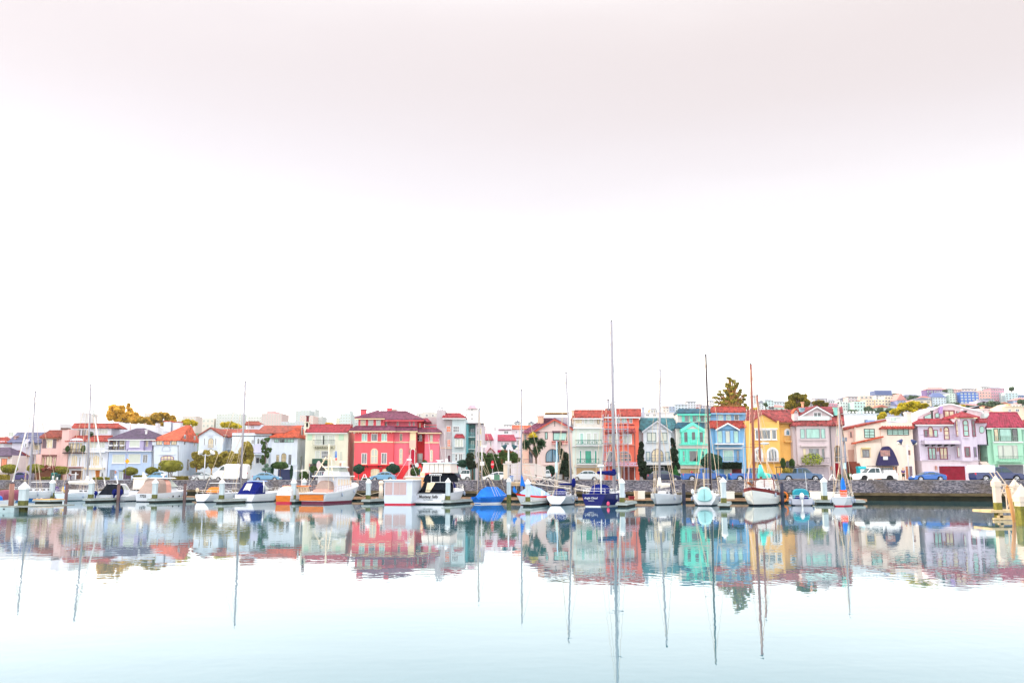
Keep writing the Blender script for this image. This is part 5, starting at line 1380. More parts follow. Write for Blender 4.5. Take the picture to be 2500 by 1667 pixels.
# -- far buildings on the hill and the skyline
def far(label,u0,v0,u1,D,c,roof=None,rows=3,cols=4,v1=None,group='houses on the far hill',cat='house',name='hill_house',roofh=0,g=None,rv=None,depth=12):
 """box house far off; u, v in photograph pixels; sunk into the slope"""
 Xa,zt=px(u0,v0,D);Xb,_=px(u1,v0,D)
 zb=min(hill_z(Xa,D),hill_z(Xb,D),hill_z((Xa+Xb)/2,D))-1.0
 if v1:_,zb2=px(u0,v1,D);zb=min(zb,zb2)
 _,zv=px(u0,v1 or v0+30,D)
 t=thing(name,label,cat,((Xa+Xb)/2,D,zb),0,group)
 MB().box(Xa,Xb,D,D+depth,zb,zt).build('wall',stucco(*c),t)
 w=Xb-Xa
 if roof:
  rh=(roofh*.32)if roofh else w*.22
  if rv=='gable':
   MB().prism([(Xa-.4,zt+.01),(Xb+.4,zt+.01),((Xa+Xb)/2,zt+rh)],D-.4,D+depth).build('roof',roof,t)
  elif rv=='flat':
   MB().box(Xa-.5,Xb+.5,D-.5,D+depth+.5,zt+.01,zt+rh).build('roof',roof,t)
  else:
   i=min(w*.25,4)
   vs=[(Xa-.5,D-.5,zt+.01),(Xb+.5,D-.5,zt+.01),(Xb+.5,D+depth,zt+.01),(Xa-.5,D+depth,zt+.01),(Xa+i,D+depth*.4,zt+rh),(Xb-i,D+depth*.4,zt+rh)]
   MB().add(vs,[(0,1,5,4),(1,2,5),(2,3,4,5),(3,0,4),(0,3,2,1)]).build('roof',roof,t)
 hh=(zt-max(zb,zv))/max(rows,1)
 src=None
 for j in range(rows):
  for i in range(cols):
   x=Xa+w*(i+.5)/cols;z=zt-hh*(j+.55)
   ww=w/cols*.28;wh=hh*.26
   if src is None:
    src=MB()
    src.box(-ww,ww,-.12,.02,-wh,wh,0);src.box(-ww*.8,ww*.8,-.16,-.1,-wh*.82,wh*.82,1)
    src=src.build('window',[WHITE,g or G_MID]);src.parent=t;o=src
   else:
    o=src.copy();col.objects.link(o);o.parent=t
   o.location=(x-(Xa+Xb)/2,0,z-zb)
 return t
R_GREY=tile('grey_far_roof',(.22,.23,.30),.1);R_PINK=tile('pink_far_roof',(.55,.25,.24),.1);R_BLUE=tile('blue_far_roof',(.10,.14,.30),.1);R_RUST=tile('rust_far_roof',(.42,.14,.10),.1)
q2=lambda x,y:(2070+x/5.47,900+y/5.47)
def far2(label,x0,y0,x1,y1,D,c,*a,**k):
 u0,v0=q2(x0,y0);u1,v1=q2(x1,y1)
 return far(label,u0,v0,u1,D,c,*a,v1=v1,**k)
far2('grey-pink house at the left end of the hill crest, beside its wooded gap',0,372,130,480,800,(215,200,205),R_GREY,3,3,rv='flat',roofh=1)
far2('pale mint house on the hill standing over a clump of trees',80,436,234,570,640,(205,238,232),None,3,4)
far2('peach-beige flat house on the hill with a chimney, left of the mansard house',160,358,330,450,840,(238,215,200),None,2,3)
far2('small buff house wedged below the peach-beige one',238,412,352,490,700,(240,220,190),None,2,3)
far2('house with dark blue mansard roof and three round dormers on the hill crest',370,352,580,410,860,(225,218,224),R_BLUE,2,5,roofh=14,rv='flat')
far2('wide pale yellow apartment house on the hill, left half',360,408,492,530,700,(245,232,200),None,3,3)
far2('wide pale cream apartment house on the hill, tall right half',488,366,648,530,705,(240,234,208),None,4,4)
far2('low brown-roofed house behind the cream apartment house',600,350,720,420,860,(225,205,200),R_PINK,1,3,roofh=3)
far2('blue-grey gabled house on the hill with pink roof, right of the cream block',655,420,775,510,690,(150,160,205),R_PINK,3,3,rv='gable',roofh=17)
far2('huge purple-brown shingled mansion on the crest of the hill',1048,280,1330,380,900,(130,110,165),R_PINK,2,6,roofh=9)
far2('white house with rust hip roof below the purple mansion',985,385,1108,490,760,(235,232,242),R_RUST,3,4,roofh=5)
far2('pale blue-white house with blue dormered mansard roof on the hill',1125,380,1310,480,760,(215,230,245),R_BLUE,3,5,roofh=13)
far2('green-grey house top peeping over beside the purple mansion',1320,268,1410,330,900,(180,205,190),R_GREY,2,3,roofh=3)
far2('pale green house on the hill between the mansard house and the blue house',1350,330,1430,460,760,(215,235,222),None,4,2)
far2('narrow rosy-white house on the hill immediately left of the blue house',1425,330,1490,450,765,(238,220,222),None,4,2)
far2('rosy house with pointed roof on the crest, above the narrow rosy-white house',1400,280,1490,330,900,(240,195,190),R_PINK,2,3,roofh=5)
far2('vivid blue house with rows of white windows on the hill',1492,315,1745,500,760,(90,130,210),R_BLUE,5,5,roofh=4,g=G_PALE)
far2('beige-pink flat house on the crest above the vivid blue house',1515,270,1720,320,900,(240,220,215),R_GREY,2,5,roofh=4)
far2('salmon pink house on the hill right of the vivid blue house',1748,300,1905,460,780,(245,190,180),None,4,4)
far2('small cream penthouse with dark roof on the crest above the salmon house',1780,242,1915,300,900,(238,232,232),R_GREY,2,4,roofh=3)
far2('tall dusky pink apartment house on the hill with many windows',1905,262,2090,460,790,(215,160,180),R_GREY,5,6,roofh=4)
far2('pale blue four-storey house at the right of the hill, beside a lone tree',2098,318,2270,440,780,(205,228,235),None,4,4)
far2('blue house cut by the right edge of the photo on the hill',2280,360,2420,430,780,(120,150,205),R_GREY,2,3,roofh=4)
far2('salmon low house on the slope just above the villa attic',1730,530,1880,580,560,(245,205,195),None,1,4)
far2('white low house on the slope above the green house roof, left one',1880,545,1960,590,560,(235,220,222),None,1,2)
far2('white terrace house on the slope above the green house roof, right one',1975,540,2100,590,570,(235,235,240),None,1,4)
far2('cream terraced building with roof posts on the slope at the right',2110,470,2320,520,600,(240,222,212),None,1,5)
q1=lambda x,y:(1640+x/5.47,900+y/5.47)
def far1(label,x0,y0,x1,y1,D,c,*a,**k):
 u0,v0=q1(x0,y0);u1,v1=q1(x1,y1)
 return far(label,u0,v0,u1,D,c,*a,v1=v1,**k)
far1('tall pale grey tower house on the skyline right of the brown mast',1090,370,1150,480,860,(215,222,232),R_GREY,4,2,rv='flat',roofh=2)
far1('white gabled house on the hill behind the brown masts',1155,455,1230,540,700,(225,232,238),R_GREY,3,2,rv='gable',roofh=6)
far1('pale aqua house on the hill above the yellow house roof',1240,420,1362,550,740,(210,235,238),R_GREY,4,3,roofh=3)
far1('low pale blue house left of the yellow and green tree',1362,440,1510,550,760,(212,230,238),R_GREY,3,4,roofh=3)
far1('lilac flat-topped house on the hill right of the yellow and green tree',1910,400,2080,500,840,(222,215,228),R_GREY,2,5,rv='flat',roofh=2)
far1('deep pink house on the slope behind the mauve house gable',2090,465,2225,505,560,(215,140,165),None,1,4)
far1('light house row on the hill above the deep pink house, left part',2085,420,2210,465,860,(228,225,235),R_GREY,1,4,roofh=3)
far1('light gabled house on the hill above the deep pink house, right part',2240,410,2330,500,820,(225,228,238),R_GREY,3,3,rv='gable',roofh=6)
far1('pale sage house on the hill left of the pale mint one',2245,440,2350,560,650,(222,232,230),None,3,3)
def farF(label,off,x0,y0,x1,y1,D,c,*a,**k):
 u0,v0=crop(off,x0,y0);u1,v1=crop(off,x1,y1)
 return far(label,u0,v0,u1,D,c,*a,v1=v1,**k)
farF('pale hill house with chimney block above the mint house roof',F_,800,272,890,345,780,(222,225,235),R_GREY,3,3,rv='flat',roofh=2)
farF('blue-white hill house left of the block above the mint house',F_,660,300,800,380,760,(215,228,240),R_GREY,3,4,roofh=3)
farF('slate-blue banded hill house above the teal roof',F_,598,320,662,370,740,(170,185,215),None,2,2)
farF('beige hill house above the teal roof, left of the slate-blue one',F_,530,325,598,380,700,(235,228,220),R_PINK,2,2,roofh=3)
farF('white hill house with dark hip roof above the teal roof',F_,400,352,470,400,640,(235,235,238),R_GREY,1,3,roofh=3)
farF('pinkish small hill house right above the mint roof',F_,890,300,960,345,800,(230,215,225),R_PINK,2,2,roofh=3)
farF('pale lilac hill house between the mint roof and the pine',F_,960,318,1060,345,780,(228,220,236),R_GREY,1,3,roofh=3)
farF('white hill house immediately left of the pine tree',F_,1040,262,1090,330,820,(240,238,242),R_GREY,3,2,roofh=3)
farF('faint white house with grey gable on the skyline right of the thin white mast',E_,250,500,320,530,700,(230,232,236),R_GREY,1,2,rv='gable',roofh=6)
farF('faint pale house with grey gable on the skyline left of the beige gabled house',E_,400,505,470,530,700,(232,234,238),R_GREY,1,2,rv='gable',roofh=5)
farF('faint long roof on the skyline between the two grey gables',E_,130,522,250,545,720,(235,234,234),R_GREY,1,4,roofh=2)
TG='faint tower blocks on the left skyline'
def tower(label,off,x0,y0,x1,D,c,rows,cols,**k):
 u0,v0=crop(off,x0,y0);u1,_=crop(off,x1,y0)
 return far(label,u0,v0,u1,D,c,None,rows,cols,v1=1045,group=TG,cat='tower block',name='tower_block',depth=20,g=G_PALE,**k)
tower('pinkish tower block with columns of windows on the skyline above the long brown roof',C_,172,398,395,620,(225,200,200),7,8)
tower('short pink lift house crowning the columned tower block',C_,232,374,312,626,(228,180,180),1,2)
tower('pale grey high slab tower behind the cream house chimney',C_,545,368,700,980,(205,214,218),8,4)
tower('wider pale slab joined to the right of the high slab tower',C_,600,350,765,1000,(222,226,228),8,5)
tower('low pink-brick block before the slab towers',C_,596,425,740,760,(236,205,200),4,5)
tower('low grey block right of the pink-brick block',C_,738,430,838,780,(214,216,218),4,4)
tower('pale stepped tower left of the red mansion, wide lower part',C_,988,445,1040,900,(235,228,205),4,2)
tower('pale stepped tower left of the red mansion, tall middle part',C_,1032,400,1150,880,(214,226,228),5,4)
tower('pale small top storey of the stepped tower left of the red mansion',C_,1088,366,1140,886,(216,226,228),1,2)
tower('white block just right of the stepped tower',C_,1150,420,1225,920,(226,232,234),4,3)
tower('wide faint apartment block on the skyline left of the tall white mast',B_,1022,400,1300,1000,(214,220,220),5,9)
tower('faint upper part on the wide apartment block left of the mast',B_,1142,382,1190,1010,(216,222,222),1,2)
tower('faint low block on the skyline right of the tall white mast',B_,1370,430,1520,980,(226,226,224),4,5)
tower('long pale grey shed roof building before the tower blocks',C_,390,490,640,420,(205,208,220),2,8)
tower('faint rosy house on the skyline among the rust coloured trees',B_,232,400,345,900,(236,205,190),3,4)
tower('faint cream domed hall on the skyline right of the twin chimneys',B_,655,425,800,950,(226,210,205),3,5)
tower('faint long pale block at the foot of the domed hall',B_,600,450,1000,1000,(238,230,220),2,9)
HG='tree clumps on the far hill'
def hilltree(label,x0,y0,rx,ry,D,q=q2,m=None,cat='tree',name='hill_tree'):
 tight='between the small' in label
 u,v=q(x0,y0);X,Z=px(u,v,D);k=PPX(D)*5.47
 RX,RZ=rx/k,ry/k
 zb=hill_z(X,D)-.5
 t=thing(name,label,cat,(X,D,zb),0,'dark tree clumps between the small hill houses' if tight else HG)
 mb=MB()
 for j in range(9):
  a=Vector((rt.uniform(-1,1),rt.uniform(-1,1),rt.uniform(-.9,1)))
  leafball(mb,(X+a.x*RX*.6,D+a.y*RX*.5,Z+a.z*RZ*.5),RX*.5,RX*.5,RZ*.5,110,max(.7,RX*.08),.4,rt)
 mb.build('crown',m or L_HAZY,t)
 MB().tube((X,D,zb),(X,D,Z),.5,.3,6).build('trunk',BARK,t)
for lab,x,y,rx,ry,D in(('blue-green clump at the left foot of the pale mint hill house',60,575,60,30,600),('big round blue-green clump below the buff hill house',295,550,80,60,600),('pointed blue-green clump below the yellow apartment house',425,560,50,55,600),('wide blue-green clump below the cream apartment house',550,560,110,34,600),('cedar with flat layers on the crest between the blue-grey house and the white house',870,390,70,40,800),('dark cedar clump just left of the white rust-roofed house',930,420,50,50,790),('green clump below the mansard-roofed blue-white house',1240,500,90,26,620),('round rusty clump in the gap right of the blue dormered roof',1300,300,34,34,880),('green clump below the pale green hill house',1400,480,90,34,640),('big dark green dome-shaped clump below the dusky pink apartment house',1925,480,95,56,620),('dark clump right of the dome-shaped one',2060,500,60,40,630),('small clump beneath the salmon pink hill house',1790,480,60,34,640),('lone airy tree on the crest at the right',2180,270,36,40,880),('clump at the right edge below the blue cut-off house',2320,440,60,50,640),('dark green flat clump behind the house with the low brown roof',650,338,50,14,900),('green clump below the vivid blue house',1620,510,90,24,640)):
 hilltree(lab,x,y,rx,ry,D)
hilltree('round tree between the white gabled and the aqua hill houses',1252,480,28,26,690,q1)
hilltree('yellow shrub on the slope behind the villa attic',1530,505,26,20,500,q2,L_YELL,'shrub','hill_shrub')
rh_=random.Random(5)
cols_=[('off-white',(235,230,235)),('pale blue',(215,230,240)),('sandy',(240,225,205)),('lilac',(215,200,228)),('pale green',(205,230,218)),('rosy',(240,200,192)),('slate-blue',(170,185,220))]
rfs_=[('a grey hip roof',R_GREY,None),('a pink roof',R_PINK,None),('a blue roof',R_BLUE,None),('a flat top',None,None),('a grey front gable',R_GREY,'gable'),('a rust gable',R_RUST,'gable')]
lms_=[(1500,'grey gabled house'),(1650,'mint green house'),(1740,'sky blue house'),(1830,'yellow house'),(1940,'mauve house'),(2060,'cream house'),(2240,'lavender villa'),(2400,'green end house')]
seen_=set()
while len(seen_)<112:
 u=1500+1000*rh_.random()**.8;D=rh_.choice((440,470,500,545,590,640,690,740,800,850))
 cn,cc_=rh_.choice(cols_);rn,rm_,rk=rh_.choice(rfs_);lm=[l_ for a,l_ in lms_ if u>=a][-1]
 lab='small %s hill house with %s, %s above the %s'%(cn,rn,'low' if D<600 else 'mid-slope' if D<750 else 'high',lm)
 if lab in seen_:continue
 seen_.add(lab)
 X_=(u-1250)/FP*D;zt=hill_z(X_,D)+rh_.uniform(5,9)
 v=HORIZON-(zt-CAMZ)/D*FP;w_=rh_.uniform(9,17)*PPX(D)
 far(lab,u,v,u+w_,D,cc_,rm_,2,3,v1=v+6*PPX(D),roofh=rh_.choice((4,7)),rv=rk)
hw=MB()
for i in range(70):
 u=rh_.uniform(1600,2520);D=rh_.uniform(470,860);X_=(u-1250)/FP*D;r_=rh_.uniform(3,9)
 leafball(hw,(X_,D,hill_z(X_,D)+1.5),r_,r_*.7,rh_.uniform(2.5,5),90,r_*.16,.4,rt)
tag(hw.build('hillside_woodland',L_HAZY),'dark green shrubbery spread between the houses of the far hill','woodland',kind='stuff')
# -- cars
def car_paint(key,rgb):
 if key in MATS:return MATS[key]
 m=mat(key,rgb,rough=.3,var=0,spec=.5)
 b=m.node_tree.nodes['Principled BSDF']
 b.inputs['Coat Weight'].default_value=.15;b.inputs['Coat Roughness'].default_value=.06
 return m
CGLASS=glass('car_glass',(.03,.06,.07),ior=1.5,var=.2)
TYRE=mat('tyre_rubber',(.02,.02,.022),rough=.8,var=.15)
PROF={'sedan':dict(H=1.45,W=1.8,wr=.33,wx=(.20,.81),body=[(.0,.42),(.005,.75),(.02,.95),(.16,.98),(.30,.97),(.70,.93),(.86,.84),(.97,.70),(1.0,.55),(.995,.32)],cab=[(.10,.96),(.24,1.36),(.34,1.44),(.52,1.43),(.60,1.34),(.76,.92)],cuts=(.235,.42,.60)),'hatch':dict(H=1.5,W=1.75,wr=.31,wx=(.17,.81),body=[(.0,.42),(.0,.8),(.02,1.02),(.20,1.0),(.70,.95),(.88,.82),(.98,.66),(1.0,.5),(.995,.3)],cab=[(.015,1.02),(.10,1.34),(.30,1.49),(.46,1.49),(.60,1.36),(.82,.93)],cuts=(.2,.40,.60)),'coupe':dict(H=1.28,W=1.85,wr=.34,wx=(.20,.79),body=[(.0,.45),(.0,.70),(.03,.88),(.14,.92),(.30,.86),(.66,.84),(.86,.78),(.97,.60),(1.0,.45),(.99,.28)],cab=[(.07,.91),(.26,1.18),(.38,1.28),(.50,1.28),(.60,1.18),(.74,.84)],cuts=(.32,.56)),'suv':dict(H=1.85,W=1.9,wr=.38,wx=(.19,.80),body=[(.0,.45),(.0,.9),(.01,1.15),(.25,1.15),(.72,1.1),(.93,1.03),(.99,.85),(1.0,.6),(.99,.38)],cab=[(.01,1.14),(.05,1.72),(.12,1.82),(.52,1.84),(.60,1.72),(.74,1.1)],cuts=(.26,.45,.60)),'pickup':dict(H=1.85,W=1.95,wr=.40,wx=(.20,.82),body=[(.0,.55),(.0,.95),(.005,1.12),(.395,1.12),(.40,1.14),(.72,1.13),(.94,1.04),(.99,.9),(1.0,.62),(.99,.42)],cab=[(.40,1.13),(.415,1.74),(.45,1.82),(.60,1.82),(.65,1.72),(.76,1.12)],cuts=(.44,.54,.66)),'van':dict(H=2.1,W=2.0,wr=.36,wx=(.18,.83),body=[(.0,.4),(.0,1.2),(.005,1.9),(.05,2.03),(.62,2.05),(.72,1.9),(.86,1.25),(.97,.95),(1.0,.6),(.99,.34)],cab=[(.66,1.25),(.66,1.88),(.72,1.86),(.84,1.27)],cuts=(.66,)),}
def car(kind,paintm,off,x0,x1,D,face,label,cat='car',name='parked_car',group='cars parked along the street',h=None,drop=0,rim=CHROME,extras=None,z=None):
 pr=PROF[kind]
 a=cw(off,x0,1100,D);b=cw(off,x1,1100,D)
 L=b.x-a.x
 zr=2.304 if z is None else z
 t=thing(name,label,cat,((a.x+b.x)/2,D,zr),0,group)
 W=pr['W'];hs=(h or 1.0)
 wr=pr['wr']
 X=lambda f:a.x+L*(f if face>0 else 1-f)
 def outline(pts):
  o=[(X(f),zr+zz*hs)for f,zz in pts]
  ar=sum(o[i][0]*o[(i+1)%len(o)][1]-o[(i+1)%len(o)][0]*o[i][1]for i in range(len(o)))
  return o if ar>0 else o[::-1]
 body=list(pr['body'])
 zb=.28
 bottom=[(.985,zb)]
 for wx in reversed(pr['wx']):
  rf=(wr*1.18)/L
  for i in range(9):
   th=pi*i/8
   bottom.append((wx+rf*cos(th),max(zb,wr/hs+wr*1.18*sin(th)/hs)))
 bottom.append((.01,zb))
 pts=body+bottom
 bo=outline(pts)
 cx=(a.x+b.x)/2
 mb=MB()
 n=len(bo)
 cz=zr+.7
 secs=[]
 for yy,k in((-W/2,.93),(-W/2+.10,.985),(-W/2+.3,1.0),(W/2-.3,1.0),(W/2-.10,.985),(W/2,.93)):
  kk=k
  secs.append([(cx+(x-cx)*(1-(1-kk)*.35),D+yy,cz+(zz-cz)*kk if zz>cz else zz)for x,zz in bo])
 vs=[p for s_ in secs for p in s_]
 fs=[tuple(range(n)),tuple(reversed(range(5*n,6*n)))]
 for k in range(5):
  for i in range(n):
   j=(i+1)%n
   fs.append((k*n+i,(k+1)*n+i,(k+1)*n+j,k*n+j))
 mb.add(vs,fs)
 cab=outline(pr['cab'])
 n=len(cab)
 if kind!='van':
  zt=max(p[1]for p in cab);z0=min(p[1]for p in cab)
  vs=[]
  for yy in(-1,1):
   for x,zz in cab:
    f=(zz-z0)/(zt-z0)
    vs.append((x,D+yy*(W/2-.06-.22*f),zz))
  mb.add(vs,[tuple(range(n)),tuple(reversed(range(n,2*n)))]+[(i,i+n,(i+1)%n+n,(i+1)%n)for i in range(n)])
 bodyo=mb.build('body',paintm,t)
 gl=MB()
 if kind=='van':
  o2=[(cx_,cz_)for cx_,cz_ in outline([(.665,1.3),(.665,1.82),(.72,1.8),(.82,1.32)])]
  gl.prism(o2,D-W/2-.012,D-W/2+.06)
 else:
  zt=max(p[1]for p in cab);z0=min(p[1]for p in cab)
  fr=[(f,zz)for f,zz in pr['cab']]
  def top_at(f):
   return lerp_tab(sorted(fr),f)
  xs_=sorted([fr[0][0],fr[-1][0]])
  edges=[xs_[0]+.035]+list(pr['cuts'])+[xs_[1]-.035]
  if kind=='pickup':edges=[.43]+[.535]+[.735]
  for e0,e1 in zip(edges,edges[1:]):
   if e1-e0<.03:continue
   g0,g1=e0+.006,e1-.006
   mids=[f for f,_ in fr if g0<f<g1]
   up=[(f,top_at(f)-.09)for f in[g0]+sorted(mids)+[g1]]
   lo=max(fr[0][1],fr[-1][1])+.03
   poly_=[(g0,lo),(g1,lo)]+[(f,max(lo+.02,zz))for f,zz in reversed(up)]
   oo=outline(poly_)
   vs=[]
   for x,zz in oo:
    f=(zz-z0)/(zt-z0);vs.append((x,D-(W/2-.06-.22*f)-.015,zz))
   gl.add(vs,[tuple(range(len(oo)))])
  for i0,i1 in((0,1),(-2,-1)):
   (f0,za),(f1,zb_)=fr[i0],fr[i1]
   if kind=='pickup' and i0==0:pass
   vs=[]
   for(f,zz),k in(((f0,za),0),((f1,zb_),1)):
    ff=(zz-.0)*1.0
    g=((zz*hs+zr)-z0)/(zt-z0)
    w_=W/2-.06-.22*g-.08
    dx=(.015 if f>.5 else-.015)*(1 if face>0 else-1)
    vs+=[(X(f)+dx,D-w_,zr+zz*hs+.01),(X(f)+dx,D+w_,zr+zz*hs+.01)]
   gl.add([vs[0],vs[1],vs[3],vs[2]],[(0,1,2,3)])
 gl.build('windows',CGLASS,t)
 for wx in pr['wx']:
  for sy in(-1,1):
   Y=D+sy*(W/2-.11)
   w=MB().disc((X(wx),zr+wr),wr,Y-.11,Y+.11,20).build('wheel',TYRE,t)
   r=MB();rr=wr*.66
   Yf=Y-.125 if sy<0 else Y+.105
   r.ring([(X(wx)+rr*cos(i*.349),zr+wr+rr*sin(i*.349))for i in range(18)],[(X(wx)+rr*.86*cos(i*.349),zr+wr+rr*.86*sin(i*.349))for i in range(18)],Yf,Yf+.02)
   for i in range(5):
    an=i*2*pi/5+.3
    r.tube((X(wx),Yf+.01,zr+wr),(X(wx)+rr*.9*cos(an),Yf+.01,zr+wr+rr*.9*sin(an)),.045,.035,5)
   r.disc((X(wx),zr+wr),.07,Yf-.01,Yf+.02,10)
   r.build('rim',rim,w)
 hz=(.66 if kind in('sedan','coupe','hatch')else .85)*hs
 MB().box(X(.985)-.09,X(.985)+.09,D-W/2-.0,D-W/2+.35,zr+hz-.08,zr+hz+.09).build('headlight',mat('lamp_glass',(.8,.82,.85),rough=.15,var=0),t)
 MB().box(X(.012)-.06,X(.012)+.07,D-W/2+.005,D-W/2+.3,zr+hz+.02,zr+hz+.24).build('tail_light',mat('red_lens',(.6,.02,.04),rough=.2,var=0),t)
 if kind=='pickup':
  MB().box(min(X(.02),X(.385)),max(X(.02),X(.385)),D-W/2+.12,D+W/2-.12,zr+1.1*hs,zr+1.124*hs+.004).build('bed_liner',BLACK,t)
 MB().box(min(X(.02),X(.98)),max(X(.02),X(.98)),D-W/2+.15,D+W/2-.15,zr+.16,zr+.34).build('underbody',BLACK,t)
 if extras:extras(t,X,zr,D,W)
 return t
def wallD(off,cx,back):
 u,_=crop(off,cx,0);return onwall(u,back).y
cpR=lambda off,a,b:wallD(off,(a+b)/2,4.2)
SIL,WHT=car_paint('silver_car_paint',(.55,.60,.64)),car_paint('white_car_paint',(.78,.80,.82))
BLU,BLU2,NVY=car_paint('blue_car_paint',(.004,.085,.34)),car_paint('steel_blue_car_paint',(.045,.11,.23)),car_paint('navy_car_paint',(.01,.025,.12))
LBL,GRY,DNV=car_paint('light_blue_car_paint',(.12,.32,.52)),car_paint('grey_car_paint',(.22,.22,.26)),car_paint('black_blue_car_paint',(.015,.025,.07))
VBL=car_paint('vivid_blue_car_paint',(.005,.11,.44));MRN=car_paint('violet_blue_car_paint',(.13,.12,.36))
car('pickup',BLU,F_,738,1214,cpR(F_,738,1214),1,'bright blue pickup with open bed parked before the mint house','pickup truck','pickup_truck')
car('pickup',BLU,F_,1254,1754,cpR(F_,1254,1754),1,'bright blue pickup with red tail light behind the masts of the brown-masted ketch','pickup truck','pickup_truck')
def rack(t,X,zr,D,W):
 mb=MB()
 for f in(.03,.36):mb.tube((X(f),D-W/2+.1,zr+1.1),(X(f),D-W/2+.1,zr+1.95),.04);mb.tube((X(f),D+W/2-.1,zr+1.1),(X(f),D+W/2-.1,zr+1.95),.04);mb.tube((X(f),D-W/2+.1,zr+1.95),(X(f),D+W/2-.1,zr+1.95),.04)
 mb.tube((X(.0),D-W/2+.1,zr+1.97),(X(.62),D-W/2+.1,zr+1.97),.045);mb.tube((X(.0),D+W/2-.1,zr+1.97),(X(.62),D+W/2-.1,zr+1.97),.045)
 mb.build('ladder_rack',IRON,t)
car('pickup',BLU2,G_,440,916,cpR(G_,440,916),1,'grey-blue pickup with black ladder rack before the yellow and mauve houses','pickup truck','pickup_truck',extras=rack)
car('pickup',WHT,G_,1280,1730,cpR(G_,1280,1730),-1,'white pickup with dark wheels before the cream house','pickup truck','pickup_truck',rim=IRON,extras=lambda t,X,zr,D,W:(rack(t,X,zr,D,W),MB().box(min(X(.04),X(.37)),max(X(.04),X(.37)),D-W/2+.2,D+W/2-.2,zr+1.14,zr+1.5).build('load',WHITE,t)))
car('coupe',VBL,H_,372,736,cpR(H_,372,736),-1,'vivid blue sports car before the maroon garage door','sports car','sports_car')
def shell(t,X,zr,D,W):
 m_=MB();x0,x1=X(-.03),X(.40)
 m_.prism([(x0,zr+1.14),(x1,zr+1.14),(x1,zr+2.05),(x0+.25,zr+2.08),(x0,zr+1.9)],D-W/2+.03,D+W/2-.03)
 s_=m_.build('bed_cover',WHITE_G,t)
 MB().box(x0+.9,x1-.2,D-W/2+.01,D-W/2+.03,zr+1.3,zr+1.9).build('side_panel',WHT,s_)
car('pickup',NVY,H_,1045,1585,cpR(H_,1050,1585),1,'dark navy double cab pickup with white box cover over its bed, at the right','pickup truck','pickup_truck',extras=shell)
car('sedan',DNV,F_,356,722,wallD(F_,540,10),1,'dark blue-black sedan before the grey gabled house',h=1.12)
car('sedan',SIL,E_,868,1184,wallD(E_,1020,12),-1,'silver-white sedan with red tail light, right one of the two before the pale green-grey house',h=1.15)
car('sedan',WHT,E_,634,902,wallD(E_,760,15),-1,'white sedan, left one of the two before the pale green-grey house',h=1.12)
car('hatch',WHT,D_,1248,1476+60,wallD(D_,1360,12),-1,'white hatchback behind the green cabinet, left of the marina gate','hatchback')
car('sedan',LBL,D_,22,300,wallD(D_,160,12),-1,'light blue sedan before the garages of the red mansion',h=1.08)
car('suv',WHT,D_,962,1112,DR+14,-1,'white off-road car parked by the ivy hedge','suv',h=1.1)
car('sedan',DNV,D_,900,1006,DR+9,-1,'dark-fronted pale car nosing out left of the white off-road car',h=1.2)
car('suv',NVY,C_,690,848,DL-5,1,'navy suv in the carport of the cream house','suv',h=.95)
car('sedan',NVY,C_,760,900,wallD(C_,830,12),1,'small dark blue car half hidden behind the fishing trawler mast',h=1.05)
car('sedan',LBL,C_,88,388,wallD(C_,240,12),1,'sky blue sedan before the navy garage door',h=1.02)
car('coupe',SIL,B_,778,1012,wallD(B_,895,11),-1,'silver white coupe beneath the double street lamp',h=1.1)
car('sedan',GRY,B_,738,905,wallD(B_,800,20),-1,'grey car parked behind the silver white coupe',h=1.2)
car('van',WHT,B_,996,1376,wallD(B_,1180,12),-1,'big white delivery van behind the tall white mast','van','van',h=1.45)
car('sedan',LBL,B_,272,470,wallD(B_,370,14),-1,'pale blue car with a black soft top right of the small clipped dome',h=1.15)
car('hatch',MRN,A_,132,292,wallD(A_,210,14),-1,'violet-blue car with red tail behind the leftmost white mast','hatchback',h=1.15)
car('sedan',SIL,E_,560,650,DR-12,-1,'bit of a pale car behind the left end of the gangway',h=1.2)
# -- street furniture and people
LGREY=mat('lamp_post_grey',(.55,.58,.64),rough=.5,var=.05)
def pole(off,cx,ytop,D,r=.07,m=None,ybot=1122,root=None,name='post'):
 a=cw(off,cx,ybot,D);b=cw(off,cx,ytop,D)
 return MB().tube((b.x,D,ROAD-.05),(b.x,D,b.z),r,r*.8,8),b
def double_lamp(off,cx,ytop,D,label,heads,hm,r=.1):
 mb,b=pole(off,cx,ytop,D,r)
 t=thing('street_lamp',label,'street lamp',(b.x,D,ROAD),0,'double street lamps')
 mb.build('post',LGREY,t)
 for hx,hy in heads:
  c=cw(off,hx,hy,D)
  s_=1 if c.x>b.x else-1
  arm=MB();pts=[b,Vector((b.x+(c.x-b.x)*.4,D,b.z-.25)),Vector((b.x+(c.x-b.x)*.8,D,b.z-.05)),c]
  arm.path(pts,.045);arm.build('arm',LGREY,t)
  hd=MB();hd.tube(c+Vector((-.25*s_,0,.35)),c+Vector((.25*s_,0,-.15)),.14,.42,10)
  ho=hd.build('lamp_shade',hm,t)
  MB().ball(c+Vector((.28*s_,0,-.18)),.3,.3,.26).build('globe',mat('milky_globe',(.85,.82,.75),rough=.3,var=0),ho)
double_lamp(H_,334,742,DR-14,'tall double-headed street lamp before the cream and lavender houses',[(264,710),(400,712)],mat('navy_shade',(.05,.07,.18),var=.1))
double_lamp(B_,902,845,wallD(B_,900,6),'double-headed street lamp before the olive-brown trees on the left',[(858,826),(972,826)],WHITE)
double_lamp(E_,186,780,wallD(E_,186,2),'short double street lamp over the marina gate, with dark left shade',[(146,766),(246,768)],mat('teal_black_shade',(.03,.08,.10),var=.1),r=.13)
